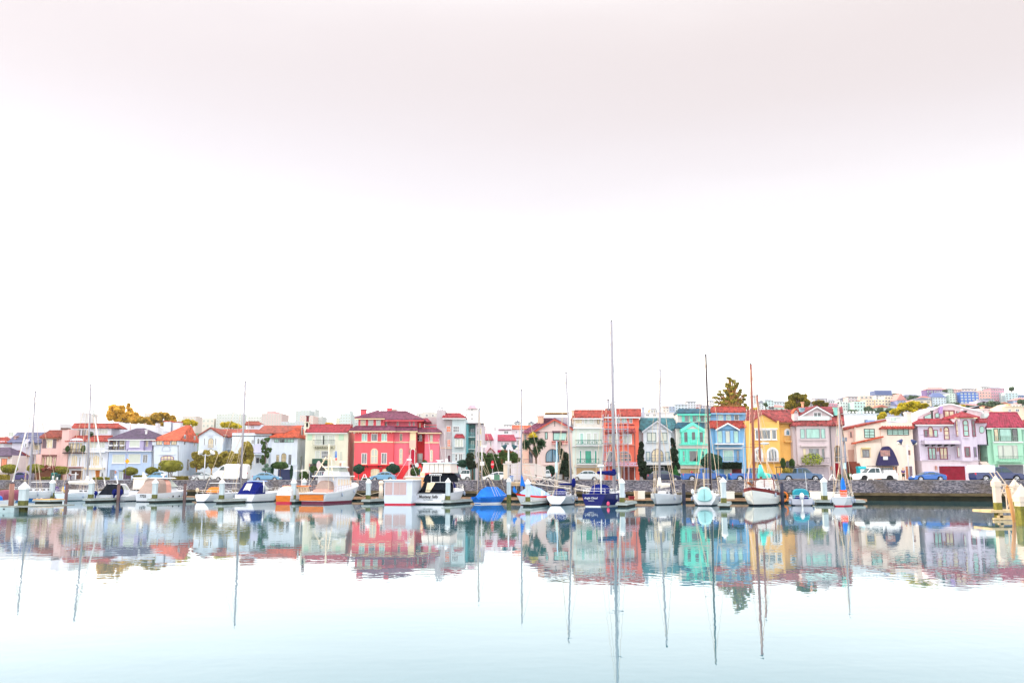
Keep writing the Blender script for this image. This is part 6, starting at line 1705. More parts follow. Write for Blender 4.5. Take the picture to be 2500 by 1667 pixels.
def signpost(off,cx,ytop,D,label,boards,name='road_sign',cat='sign',r=.04,pm=None,group=None):
 mb,b=pole(off,cx,ytop,D,r)
 t=thing(name,label,cat,(b.x,D,ROAD),0,group)
 mb.build('post',pm or LGREY,t)
 for kind,x0,y0,x1,y1,m,nm in boards:
  a=cw(off,x0,(y0+y1)/2,D);c=cw(off,x1,(y0+y1)/2,D);zt=cw(off,cx,y0,D).z;zb=cw(off,cx,y1,D).z
  q=MB()
  if kind=='box':q.box(a.x,c.x,D-.1,D-.05,zb,zt)
  elif kind=='oct':
   xm,zm,rx,rz=(a.x+c.x)/2,(zt+zb)/2,(c.x-a.x)/2*1.08,(zt-zb)/2*1.08
   q.prism([(xm+rx*cos(pi/8+i*pi/4),zm+rz*sin(pi/8+i*pi/4))for i in range(8)],D-.1,D-.05)
  elif kind=='dia':
   xm,zm=(a.x+c.x)/2,(zt+zb)/2
   q.prism([(xm,zb),(c.x,zm),(xm,zt),(a.x,zm)],D-.1,D-.05)
  q.build(nm,m,t)
 return t
RED=mat('sign_red',(.62,.015,.04),rough=.4,var=.03);YEL=mat('sign_yellow',(.85,.38,.01),rough=.4,var=.03);SBLUE=mat('sign_blue',(.03,.16,.55),rough=.4,var=.03)
def text_part(s_,size,loc,m,parent,name='lettering',rz=0,rx=pi/2,world_rot=True,ext=.006,shear=0,squeeze=1.0):
 cu=bpy.data.curves.new(name,'FONT');cu.body=s_;cu.size=size;cu.extrude=ext;cu.align_x='CENTER';cu.align_y='CENTER';cu.shear=shear;cu.offset=size*.02
 o=bpy.data.objects.new(name,cu)
 col.objects.link(o)
 bpy.context.view_layer.update()
 dg=bpy.context.evaluated_depsgraph_get()
 me=bpy.data.meshes.new_from_object(o.evaluated_get(dg))
 bpy.data.objects.remove(o)
 me.materials.clear();me.materials.append(m)
 ob=bpy.data.objects.new(name,me);col.objects.link(ob)
 ob.parent=parent
 inv=parent_inv['_inv'].get(parent.name,IDENT)
 ob.matrix_local=inv@(Matrix.Translation(Vector(loc))@Matrix.Rotation(rz,4,'Z')@Matrix.Rotation(rx,4,'X')@Matrix.Diagonal((squeeze,1,1,1)))
 return ob
SD=DR+9
t=signpost(D_,1355,912,SD,'red octagonal stop sign before the ivy hedge',[('oct',1338,914,1372,1000,RED,'sign_plate')],cat='stop sign',name='stop_sign')
c=cw(D_,1355,957,SD);text_part('STOP',.42,(c.x,SD-.12,c.z),WHITE,t,squeeze=.5)
t=signpost(D_,1240,740,DR+3,'white notice on a tall pale pole left of the stop sign',[('box',1216,924,1266,968,WHITE,'sign_plate'),('box',1250,745,1290,770,WHITE,'street_name_plate')],r=.1)
tsq=signpost(D_,252,928,DS+2,'white street name sign on a pole before the red mansion garage',[('box',226,932,278,948,WHITE,'sign_plate')])
signpost(D_,526,940,DS+1,'pale back of an octagonal sign at the red mansion stairs',[('oct',506,938,548,990,mat('sign_back',(.62,.65,.68),var=.05),'sign_plate')],cat='stop sign',name='stop_sign')
signpost(C_,797,915,DS-4,'pinkish-grey back of an octagonal sign before the carport of the cream house',[('oct',776,918,820,1008,mat('sign_back_pink',(.62,.52,.54),var=.1),'sign_plate')],cat='stop sign',name='stop_sign')
t=signpost(C_,988,740,DS-4,'stack of small blue parking panels on a post before the cream house',[('box',978,812,998,846,SBLUE,'sign_plate'),('box',978,850,998,880,SBLUE,'sign_plate'),('oct',978,884,998,912,RED,'sign_plate')])
c=cw(C_,988,829,DS-4);text_part('P',.34,(c.x,DS-4.12,c.z),WHITE,t)
t=signpost(A_,1390,780,DS-2,'yellow diamond warning sign on a dark lamp post before the lilac and blue house',[('dia',1368,892,1420,950,YEL,'sign_plate')],pm=mat('dusky_post',(.22,.22,.34),var=0),r=.06)
c=cw(A_,1395,795,DS-2);MB().ball((c.x,DS-2,c.z),.16,.16,.24).build('lantern',MATS['dusky_post'],t)
t=signpost(G_,1235,1058,DR-14,'little white notice on a wooden post right of the grey street pole',[('box',1224,1060,1247,1090,WHITE,'sign_plate')],pm=mat('pale_wood',(.6,.42,.28),var=.2))
mb,b=pole(G_,1170,660,DR-13,.16,None)
t=thing('utility_pole','thick grey street pole before the gap between the mauve and cream houses','pole',(b.x,DR-13,ROAD));mb.build('post',mat('pole_blue_grey',(.22,.25,.32),var=.3),t)
MB().box(b.x-.3,b.x+.3,DR-13.25,DR-12.8,b.z-.6,b.z).build('pole_head',MATS['pole_blue_grey'],t);cc=cw(G_,1166,972,DR-13.3);MB().box(cc.x-.3,cc.x+.3,DR-13.3,DR-13.2,cc.z-.45,cc.z+.45).build('notice',mat('pale_blue_notice',(.55,.8,.85),var=.05),t)
mb,b=pole(E_,712,700,DT-2,.13,None)
t=thing('lamp_pole','slim pale blue pole before the dark arched window of the beige house','pole',(b.x,DT-2,ROAD));mb.build('post',mat('pole_pale_blue',(.36,.55,.72),var=.1),t)
cc=cw(E_,708,985,DT-2.2);MB().box(cc.x-.18,cc.x+.18,DT-2.2,DT-2.1,cc.z-.8,cc.z+.8).build('notice',mat('pale_blue_notice',(.55,.8,.85),var=.05),t)
for cx,lab,k in((588,'tall dark green waste bin, the near one with a white label',1),(634,'darker green waste bin behind the near one',.85)):
 c=cw(A_,cx,1130,DS-3);tb=cw(A_,cx,1045 if k==1 else 1060,DS-3);w=(cw(A_,cx+26*k,1100,DS-3).x-c.x)
 t=thing('waste_bin',lab,'waste bin',(c.x,DS-3,ROAD),0,'waste bins')
 gm=mat('bin_green',(.01,.13,.12),var=.1)if k==1 else mat('bin_dark_green',(.02,.06,.06),var=.1)
 MB().prismx([(DS-3-w*.8,ROAD+.1),(DS-3+w*.8,ROAD+.1),(DS-3+w,tb.z-.3),(DS-3-w,tb.z-.3)],c.x-w*.9,c.x+w*.9).build('bin_body',gm,t)
 MB().prismx([(DS-3-w*1.1,tb.z-.29),(DS-3+w*1.1,tb.z-.29),(DS-3+w,tb.z),(DS-3-w*.6,tb.z-.08)],c.x-w,c.x+w).build('lid',gm,t)
 for s_ in(-1,1):MB().tube((c.x+s_*w*.8,DS-3+w*.6,ROAD+.12),(c.x+s_*w*.95,DS-3+w*.6,ROAD+.12),.14,n=10).build('wheel',BLACK,t)
 MB().box(c.x-w*.4,c.x+w*.4,DS-3-w*1.02,DS-3-w*.9,tb.z-1.1,tb.z-.6).build('label',WHITE,t)
c=cw(A_,830,1130,DS-3);tt=cw(A_,830,1040,DS-3)
t=thing('sign_frame','white hanging-sign post shaped like a cross right of the bending man','sign post',(c.x,DS-3,ROAD))
MB().box(tt.x-.09,tt.x+.09,DS-3.09,DS-2.91,ROAD,tt.z).box(tt.x-1.1,tt.x+.5,DS-3.06,DS-2.94,tt.z-.5,tt.z-.36).build('post',WHITE,t)
MB().box(tt.x-.95,tt.x-.2,DS-3.03,DS-2.97,tt.z-1.3,tt.z-.6).build('panel',mat('grey_panel',(.3,.3,.35),var=.2),t)
c=cw(G_,1360,1110,DR-8);w=cw(G_,1403,1110,DR-8).x-c.x;tz=cw(G_,1360,976,DR-8).z
t=thing('portable_toilet','turquoise portable toilet behind the white pickup','portable toilet',(c.x,DR-8,ROAD))
TQ=mat('turquoise_plastic',(.02,.42,.50),rough=.45,var=.08)
MB().box(c.x-w*.92,c.x+w*.92,DR-8-w*.9,DR-8+w*.9,ROAD,tz-.3).build('cabin',TQ,t)
MB().prismx([(DR-8-w,tz-.3),(DR-8+w,tz-.3),(DR-8+w*.7,tz),(DR-8-w*.7,tz)],c.x-w,c.x+w).build('roof',TQ,t)
MB().box(c.x-w*.55,c.x+w*.5,DR-8-w*.95,DR-8-w*.9,tz-1.0,tz-.45).build('label',WHITE,t)
for off,cx,lab in((G_,1040,'white folding A-frame barricade between the grey-blue pickup and the street pole'),(G_,1456,'white folding A-frame barricade before the white pickup'),(C_,1300,'small white folding frame left of the light blue sedan')):
 D=wallD(off,cx,1.5)
 a,b,tp=cw(off,cx-38,1120,D),cw(off,cx+38,1120,D),cw(off,cx,1062,D)
 t=thing('folding_barricade',lab,'barricade',(tp.x,D,2.42),0,'white folding barricades')
 for p in(a,b):MB().tube((p.x,D,2.42),(tp.x+(p.x-tp.x)*.12,D,tp.z),.07,n=4).build('leg',WHITE,t)
 MB().box(tp.x+(a.x-tp.x)*.6,tp.x+(b.x-tp.x)*.6,D-.03,D+.03,2.42+(tp.z-2.42)*.42,2.42+(tp.z-2.42)*.52).build('crossbar',WHITE,t)
D=wallD(D_,1402,2.0);a=cw(D_,1371,1100,D);b=cw(D_,1434,1100,D);zt=cw(D_,1400,1072,D).z
t=thing('utility_cabinet','dull green utility cabinet standing before the white hatchback','cabinet',((a.x+b.x)/2,D,2.42))
gm=mat('cabinet_green',(.10,.24,.17),var=.1)
MB().box(a.x,b.x,D,D+.6,2.42,zt).build('cabinet_body',gm,t);MB().box(a.x-.04,b.x+.04,D-.04,D+.64,zt+.002,zt+.06).build('cabinet_top',gm,t)
MB().box((a.x+b.x)/2-.01,(a.x+b.x)/2+.01,D-.02,D,2.5,zt-.1).build('door_seam',IRON,t)
# ---- people
SKIN=mat('skin',(.55,.32,.22),rough=.6,var=.05)
def person(label,off,cx,yfoot,ytop,D,pose,top,leg,skin_leg=False,hair=(.08,.05,.03),z0=None):
 """one skinned body; clothing and hair as children; pose gives joint positions as fractions of height"""
 c=cw(off,cx,(yfoot+ytop)/2,D);zf=z0 if z0 is not None else ROAD
 Hh=cw(off,cx,ytop,D).z-zf
 hs=pose.get('h',1.0);H0=Hh/hs
 t=thing('person',label,'person',(c.x,D,zf))
 J={k:Vector((c.x+v[0]*H0,D+v[1]*H0,zf+v[2]*H0))for k,v in pose['j'].items()}
 def skinned(name,chain,m,par):
  me=bpy.data.meshes.new(name);names=[];edges=[]
  for a,b in chain:
   for q in(a,b):
    if q[0]not in names:names.append(q[0])
   edges.append((names.index(a[0]),names.index(b[0])))
  rad={}
  for a,b in chain:
   for q in(a,b):rad[q[0]]=q[1]
  inv=parent_inv['_inv'][t.name]
  me.from_pydata([tuple(inv@J[n_])for n_ in names],edges,[])
  o=bpy.data.objects.new(name,me);col.objects.link(o)
  sk=o.modifiers.new('s','SKIN');ss=o.modifiers.new('u','SUBSURF');ss.levels=1;ss.render_levels=1
  for i,n_ in enumerate(names):
   r=rad[n_]*H0
   me.skin_vertices[0].data[i].radius=(r,r)
  me.skin_vertices[0].data[0].use_root=True
  bpy.context.view_layer.update()
  m2=bpy.data.meshes.new_from_object(o.evaluated_get(bpy.context.evaluated_depsgraph_get()))
  bpy.data.objects.remove(o)
  m2.materials.clear();m2.materials.append(m)
  for p_ in m2.polygons:p_.use_smooth=True
  ob=bpy.data.objects.new(name,m2);col.objects.link(ob);ob.parent=par
  return ob
 q=lambda n_,r:(n_,r)
 body=[(q('pel',.072),q('spi',.07)),(q('spi',.07),q('che',.078)),(q('che',.078),q('nec',.03)),(q('nec',.03),q('hea',.052)),(q('hea',.052),q('crn',.045))]
 for s_ in 'LR':
  body+=[(q('che',.078),q('sh'+s_,.04)),(q('sh'+s_,.04),q('el'+s_,.027)),(q('el'+s_,.027),q('wr'+s_,.018)),(q('wr'+s_,.018),q('ha'+s_,.02)),(q('pel',.072),q('hi'+s_,.055)),(q('hi'+s_,.055),q('kn'+s_,.037)),(q('kn'+s_,.037),q('an'+s_,.024)),(q('an'+s_,.024),q('to'+s_,.02))]
 bo=skinned('body',body,SKIN,t)
 cl=[(q('pel',.080),q('spi',.080)),(q('spi',.080),q('che',.088))]
 for s_ in 'LR':cl+=[(q('che',.088),q('sh'+s_,.048)),(q('sh'+s_,.048),q('el'+s_,.035))]
 skinned('shirt',cl,top,t)
 lg=[]
 for s_ in 'LR':
  lg+=[(q('pel',.082),q('hi'+s_,.066)),(q('hi'+s_,.066),q('kn'+s_,.048))]
  if not skin_leg:lg+=[(q('kn'+s_,.048),q('an'+s_,.036))]
 skinned('trousers',lg,leg,t)
 hb=J['crn'];MB().ball(hb+Vector((0,.012,.01))*H0,.052*H0,.056*H0,.05*H0).build('hair',mat('hair_%d'%int(hair[0]*100),hair,var=.2),t)
 for s_ in 'LR':
  f0,f1=J['an'+s_],J['to'+s_];MB().tube(f0+Vector((0,0,-.012))*H0,f1,.028*H0,.022*H0,8).build('shoe',BLACK,t)
  hnd=J['ha'+s_];w_=J['wr'+s_];d=(hnd-w_).normalized()
  fb=MB()
  for i in range(4):o_=Vector((.006*(i-1.5),.004,0))*H0;fb.tube(hnd+o_,hnd+o_+d*(.04-.004*abs(i-1))*H0,.0052*H0,.004*H0,5)
  fb.tube(w_+d*.012*H0,w_+d*.03*H0+Vector((.018 if s_=='L' else-.018,-.012,0))*H0,.006*H0,.005*H0,5)
  fb.build('fingers',SKIN,t)
 return t
STAND=dict(h=1.0,j=dict(pel=(0,0,.53),spi=(0,0,.63),che=(0,0,.75),nec=(0,-.01,.85),hea=(0,-.02,.90),crn=(0,-.01,.95),shL=(.10,0,.80),elL=(.13,.02,.64),wrL=(.12,-.06,.52),haL=(.12,-.09,.49),shR=(-.10,0,.80),elR=(-.13,.02,.64),wrR=(-.13,-.03,.50),haR=(-.13,-.04,.46),hiL=(.05,0,.50),knL=(.055,-.03,.28),anL=(.06,.03,.04),toL=(.06,-.06,.015),hiR=(-.05,0,.50),knR=(-.055,.01,.28),anR=(-.06,.05,.04),toR=(-.06,-.04,.015)))
BEND=dict(h=.80,j=dict(pel=(.04,0,.54),spi=(-.03,-.02,.61),che=(-.12,-.03,.68),nec=(-.20,-.03,.71),hea=(-.25,-.03,.71),crn=(-.29,-.02,.73),shL=(-.13,-.09,.70),elL=(-.17,-.10,.55),wrL=(-.20,-.11,.42),haL=(-.22,-.11,.39),shR=(-.13,.06,.70),elR=(-.14,.08,.54),wrR=(-.20,.06,.42),haR=(-.22,.06,.39),hiL=(.04,-.05,.51),knL=(.0,-.06,.28),anL=(.06,-.05,.04),toL=(-.03,-.06,.015),hiR=(.04,.05,.51),knR=(.03,.05,.28),anR=(.10,.05,.04),toR=(.01,.05,.015)))
person('person in dark violet top and black shorts standing by the foot of the street lamp',H_,292,1122,992,DR-11,STAND,mat('violet_cloth',(.10,.05,.20),var=.1),BLACK,True,(.6,.35,.15))
person('dark-clad person standing in the shade right of the white off-road car',D_,1222,1110,1015,DR+14,STAND,mat('navy_cloth',(.01,.03,.06),var=.1),BLACK)
person('person in dark red top bending forward beside the cross-shaped white post',A_,772,1132,1055,DS-3,BEND,mat('maroon_cloth',(.18,.03,.06),var=.2),mat('dark_jeans',(.08,.05,.10),var=.2))
person('person in red top leaning over the bed of the blue pickup',F_,856,1110,1022,wallD(F_,850,6.4),BEND,mat('red_cloth',(.6,.02,.08),var=.1),BLACK,z0=2.304+.42)
# ---- marina gate, fence and gangway
GW=mat('gate_white',(.58,.53,.50),rough=.5,var=.04)
GD=wallD(E_,300,-.8)
def gp_(cx,cy,Y=None):return cw(E_,cx,cy,Y or GD)
t=thing('marina_gate','white barred marina gate house standing on the seawall','gate',(gp_(300,1100).x,GD,2.0))
def gbox(x0,y0,x1,y1,d0,d1,name,m=GW,par=None):
 a,b=gp_(x0,(y0+y1)/2),gp_(x1,(y0+y1)/2);zt,zb=gp_(x0,y0).z,gp_(x0,y1).z
 return MB().box(a.x,b.x,GD+d0,GD+d1,zb,zt).build(name,m,par or t)
gbox(130,950,172,1115,0,1.6,'end_panel',mat('warm_white_panel',(.66,.54,.42),var=.04))
gbox(124,944,480,956,-.1,1.8,'top_beam');gbox(150,918,216,942,.1,1.2,'roof_box')
bars=MB()
for x in range(180,476,17):
 a,b=gp_(x,958),gp_(x,1150);bars.box(a.x-.04,a.x+.04,GD,GD+.05,b.z,a.z)
for y in(990,1062,1148):
 a,b=gp_(174,y),gp_(476,y);bars.box(a.x,b.x,GD-.02,GD+.07,a.z-.05,a.z+.05)
bars.build('gate_bars',GW,t)
for x in(176,268,330,400,474):gbox(x-5,956,x+5,1158,-.06,.12,'gate_post')
gbox(168,1150,482,1164,-.6,1.2,'gate_sill',mat('sandy_concrete',(.62,.44,.28),var=.2));gbox(215,1164,335,1190,-.4,.8,'gate_footing',MATS['sandy_concrete'])
fan=MB()
a=gp_(482,952);b=gp_(590,990);c=gp_(590,1088);d=gp_(482,1066)
for f in[i/26 for i in range(27)]:
 p_,q_=a.lerp(b,f),d.lerp(c,f);fan.tube(p_,q_,.03,n=4)
fan.tube(a,b,.05);fan.tube(d,c,.05)
for f in(0,.4,1):fan.tube(a.lerp(b,f),d.lerp(c,f),.06,n=4)
fan.build('side_fence',GW,t)
ar=MB();pts=[gp_(340+46*(1-cos(pi*i/10)),1068-55*sin(pi*i/10))+Vector((0,-.6,0))for i in range(11)]
ar.path(pts,.05);ar.build('hoop',GW,t)
gbox(200,1078,240,1140,-.5,-.44,'blue_notice',SBLUE)
nb=MB()
for j in range(4):
 for i in range(3):
  a=gp_(206+i*11,1086+j*14);nb.box(a.x,a.x+.22,GD-.52,GD-.505,a.z-.12,a.z)
nb.build('notice_lines',WHITE,t)
g=thing('gangway','long white trussed gangway sloping down from the gate to the floating dock','gangway',(gp_(330,1150).x,GD-1,2.0))
def gseg(x0,y0,x1,y1,Y0,Y1,r,mb):mb.tube(cw(E_,x0,y0,Y0),cw(E_,x1,y1,Y1),r,r,5)
Y0_,Y1_=GD-1.0,GD-6.5
top=lambda f:(335+745*f,1062+140*f)
bot=lambda f:(345+735*f,1150+98*f)
for k,dy in enumerate((0,1.3)):
 mb=MB();N=8
 Yf=lambda f:Y0_+(Y1_-Y0_)*f+dy
 gseg(*top(0),*top(1),Yf(0),Yf(1),.07,mb);gseg(*bot(0),*bot(1),Yf(0),Yf(1),.09,mb)
 tm=lambda f:(top(f)[0],top(f)[1]+14);gseg(*tm(0),*tm(1),Yf(0),Yf(1),.04,mb)
 for i in range(N+1):gseg(*top(i/N),*bot(i/N),Yf(i/N),Yf(i/N),.05,mb)
 for i in range(N):
  p_,q_=(top(i/N),bot((i+1)/N))if i%2 else(bot(i/N),top((i+1)/N))
  gseg(*p_,*q_,Yf(i/N),Yf((i+1)/N),.045,mb)
 mb.build('side_truss',GW,g)
a,b=cw(E_,*bot(0),Y0_),cw(E_,*bot(1),Y1_)
dk=MB();dk.add([a,b,b+Vector((0,1.3,0)),a+Vector((0,1.3,0)),a+Vector((0,0,.07)),b+Vector((0,0,.07)),b+Vector((0,1.3,.07)),a+Vector((0,1.3,.07))],[(0,3,2,1),(4,5,6,7),(0,1,5,4),(1,2,6,5),(2,3,7,6),(3,0,4,7)])
dk.build('walkway',mat('grey_deck_plate',(.35,.38,.42),var=.1),g)
# -- docks and pilings
DOCKW=mat('weathered_dock_boards',(.27,.30,.29),rough=.85,var=.35,scale=2,stretch=(1,6,1))
DOCKB=mat('brown_dock_boards',(.30,.17,.10),rough=.85,var=.5,scale=1.5)
DOCKS=mat('dark_float',(.03,.035,.03),rough=.8,var=.4)
PILEB=mat('dark_timber_pile',(.14,.085,.085),rough=.85,var=.35,scale=1.2,stretch=(2,2,.4))
PILEN=mat('navy_black_pile',(.035,.04,.07),rough=.7,var=.4,stretch=(2,2,.4))
PILEW=mat('whitewashed_pile',(.46,.54,.58),rough=.8,var=.18,scale=1.5,stretch=(3,3,.5))
MOSS=mat('pile_moss',(.12,.13,.04),rough=.95,var=.6,scale=5)
PSI=R(15)
t=thing('main_dock','long brown floating dock running behind the moored boats','dock',(38,101,0))
p0_,p1_=Vector((39.0,100.5,0)),Vector((-78,125,0))
dd=(p1_-p0_).normalized();nn_=Vector((-dd.y,dd.x,0));nn_=nn_ if nn_.y>0 else-nn_
def slab(mb,a,b,n,w,z0,z1,mi=0):
 q=[a,b,b+n*w,a+n*w]
 vs=[(v.x,v.y,z0)for v in q]+[(v.x,v.y,z1)for v in q]
 fs=[(0,3,2,1),(4,5,6,7),(0,1,5,4),(1,2,6,5),(2,3,7,6),(3,0,4,7)]
 return mb.add(vs,fs,mi)
slab(MB(),p0_,p1_,nn_,2.4,.38,.46).build('deck',DOCKB,t)
slab(MB(),p0_-nn_*.02,p1_-nn_*.02,nn_,.08,.2,.375).build('edge_beam',mat('tan_edge_beam',(.45,.28,.16),var=.4),t)
fm=MB();Lx=(p1_-p0_).length
for i in range(30):slab(fm,p0_+dd*(Lx*i/30+.4)+nn_*.15,p0_+dd*(Lx*(i+1)/30-.4)+nn_*.15,nn_,2.1,-.2,.37)
fm.build('floats',DOCKS,t)
def finger(off,cx,cy,label,L=7.5,w=1.0,m=None,psi=PSI,piling=True,ptop=1108,pw=.75,z=.45,pm=None,capm=None,plabel=None,moss=True):
 u,v=crop(off,cx,cy)
 D=(CAMZ-z)*FP/(v-HORIZON)
 X,_=px(u,v,D)
 d=Vector((sin(psi),cos(psi),0));s_=Vector((cos(psi),-sin(psi),0))
 t=thing('finger_dock',label,'dock',(X,D,0),0,'finger docks between the boats')
 a=Vector((X,D,0))-s_*w/2-d*.6
 slab(MB(),a,a+s_*w,d,L,z-.09,z).build('deck',m or DOCKW,t)
 e=MB();slab(e,a-s_*.05-d*.05,a+s_*(w+.05)-d*.05,d,.12,z-.26,z-.095);slab(e,a+s_*(w-.03),a+s_*(w+.05),d,L,z-.26,z-.095);slab(e,a-s_*.05,a+s_*.03,d,L,z-.26,z-.095)
 e.build('edge_beam',mat('pale_edge_beam',(.36,.42,.42),var=.25),t)
 f=MB();slab(f,a+s_*.12+d*.2,a+s_*(w-.12)+d*.2,d,L-.4,-.25,z-.1);f.build('floats',DOCKS,t)
 cl=MB()
 for k in(.5,L*.5,L-1):c=a+d*k+s_*.12;cl.tube(c+Vector((0,0,z+.06))-d*.12,c+Vector((0,0,z+.06))+d*.12,.03,n=5);cl.tube(c+Vector((0,0,z)),c+Vector((0,0,z+.06)),.03,n=5)
 cl.build('cleats',STEEL,t)
 if piling:square_pile(off,cx,ptop,X,D,plabel,pw,pm,capm,moss)
 return t
def square_pile(off,cx,ctop,X,D,label,pw=.75,pm=None,capm=None,moss=True,group='square white pilings'):
 zt=cw(off,cx,ctop,D).z;h=pw/2
 t=thing('piling',label,'piling',(X,D,0),0,group)
 ct=zt-pw*.85
 MB().box(X-h,X+h,D-h,D+h,.75 if moss else-.6,ct-pw*.3).build('post',pm or PILEW,t)
 if moss:MB().box(X-h-.004,X+h+.004,D-h-.004,D+h+.004,-.6,.9).build('mossy_foot',MOSS,t)
 k=h+.05;c=MB();c.box(X-k,X+k,D-k,D+k,ct-pw*.3,ct)
 c.add([(X-k,D-k,ct),(X+k,D-k,ct),(X+k,D+k,ct),(X-k,D+k,ct),(X,D,zt)],[(0,1,4),(1,2,4),(2,3,4),(3,0,4)])
 c.build('cap',capm or WHITE,t)
 return t
def round_pile(off,cx,ctop,q,label,r=.19,m=None,cone=True,lean=0):
 D=CAMZ*FP/q
 a=cw(off,cx,ctop,D)
 t=thing('piling',label,'piling',(a.x,D,0),0,'dark round pilings')
 MB().tube((a.x-lean,D,-1),(a.x,D,a.z-.25),r,r*.92,12).build('post',m or PILEB,t)
 MB().tube((a.x,D,a.z-.25),(a.x,D,a.z),r*1.02,r*.15 if cone else r*.8,12).build('cap',mat('pile_cap',(.09,.08,.10),var=.2),t)
for cx,off,ct,q,m,lab in((735,A_,1143,52.6,PILEB,'dark piling before the second white sloop from the left'),(1303,A_,1150,53,PILEB,'dark piling between the twin navy outboards'),(684,B_,1143,53.5,PILEB,'dark piling right of the cruiser lettered 7725'),(1447,B_,1143,54,PILEB,'dark piling before the cruiser with blue canvas'),(895,C_,1138,54.6,PILEN,'dark piling before the white fishing trawler'),(410,D_,1138,56.5,PILEN,'dark piling before the boxy white and red houseboat'),(1305,D_,1140,57.5,PILEN,'dark piling before the boat under blue tarpaulin'),(890,E_,1150,59,PILEN,'dark piling between the white sloop and the navy ketch-like boat'),(627,F_,1150,60,PILEN,'dark piling right in front of the white sloop seen bow-on'),(755,F_,1143,60,PILEN,'dark piling standing alone in the gap left of the sloop with the teal dinghy'),(484,G_,1138,61,PILEN,'dark piling right of the brown-masted ketch')):
 round_pile(off,cx,ct,q,lab,m=m)
for off,cx,cy,pt,lab,plab in((A_,992,1322,1112,'finger dock left of the motorboat with black canvas','white piling left of the motorboat with black canvas'),(B_,346,1325,1110,'finger dock beside the cruiser lettered 7725','white piling before the cruiser lettered 7725'),(B_,1078,1332,1110,'finger dock under the sloop with orange canvas','white piling before the sloop with orange canvas'),(C_,520,1332,1108,'finger dock left of the trawler transom','white piling left of the trawler transom'),(C_,1340,1332,1106,'finger dock between the trawler and the houseboat','white piling between the trawler and the houseboat'),(D_,867,1342,1100,'finger dock right of the motor yacht with black canopy','white piling before the motor yacht with black canopy'),(E_,397,1358,1110,'finger dock before the double-ended boat with red stripe','white piling before the double-ended boat with red stripe'),(F_,85,1366,1104,'finger dock right of the navy blue sailboat','white piling right of the navy blue sailboat'),(F_,1196,1372,1092,'finger dock between the teal-dinghy sloop and the ketch','white piling between the teal-dinghy sloop and the ketch')):
 finger(off,cx,cy,lab,ptop=pt,plabel=plab,pw=.44 if off==F_ else .48)
finger(G_,955,1340,'short square-ended finger dock right of the small teal motorboat',L=6,w=1.9,ptop=1092,plabel='white piling with warm face between the teal motorboat and the little red-striped sloop',pw=.5)
finger(G_,1310,1342,'dock end with grey crate right of the little red-striped sloop',L=5,w=1.4,piling=False)
finger(A_,500,1330,'pale and orange sided finger dock end between the two leftmost white sloops',L=2.2,w=2.3,piling=False,m=mat('orange_dock_side',(.70,.38,.12),var=.2))
for off,cx,ct,lab,D in((A_,580,1113,'white piling cap showing behind the leftmost sloop stern',118),(C_,640,1104,'white piling cap behind the canvas-housed wooden boat',114),(E_,190,1094,'warm-lit white piling left of the double-ended boat with red stripe',104)):
 X=cw(off,cx,ct,D).x;square_pile(off,cx,ct,X,D,lab,.5)
t=thing('near_dock','pale floating dock float at the left edge, nearest the camera','dock',(-40,75,0))
pa,pb=cw(A_,-300,1403,74),cw(A_,352,1403,74)
sd_=MB();slab(sd_,Vector((pa.x-10,73.6,0)),Vector((pb.x,73.6,0)),Vector((.26,.97,0)),5.0,.38,.5);sd_.build('deck',DOCKW,t)
MB().box(pa.x-10,pb.x-1.2,73.55,75.5,-.2,.375).build('float',mat('pale_blue_float',(.40,.52,.55),var=.25,scale=1),t)
bo=MB()
for i in range(7):x_=pb.x-2-i*1.9;bo.box(x_-.06,x_+.06,73.5,73.545,.2,.3)
bo.build('bolts',IRON,t)
X=cw(A_,252,1390,74.6).x;square_pile(A_,254,1142,X,74.6,'whitewashed piling standing on the near dock at the left',.56)
a=cw(A_,122,1390,74.4);at_=cw(A_,134,1143,74.4)
t=thing('piling','reddish round piling leaning slightly on the near dock at the left','piling',(a.x,74.4,.5),0,'dark round pilings')
MB().tube((a.x,74.4,.4),(at_.x,74.4,at_.z-.15),.21,.19,12).build('post',mat('reddish_pile',(.30,.15,.12),var=.35,stretch=(2,2,.4)),t);MB().tube((at_.x,74.4,at_.z-.15),(at_.x,74.4,at_.z),.2,.04,12).build('cap',MATS['pile_cap'],t)
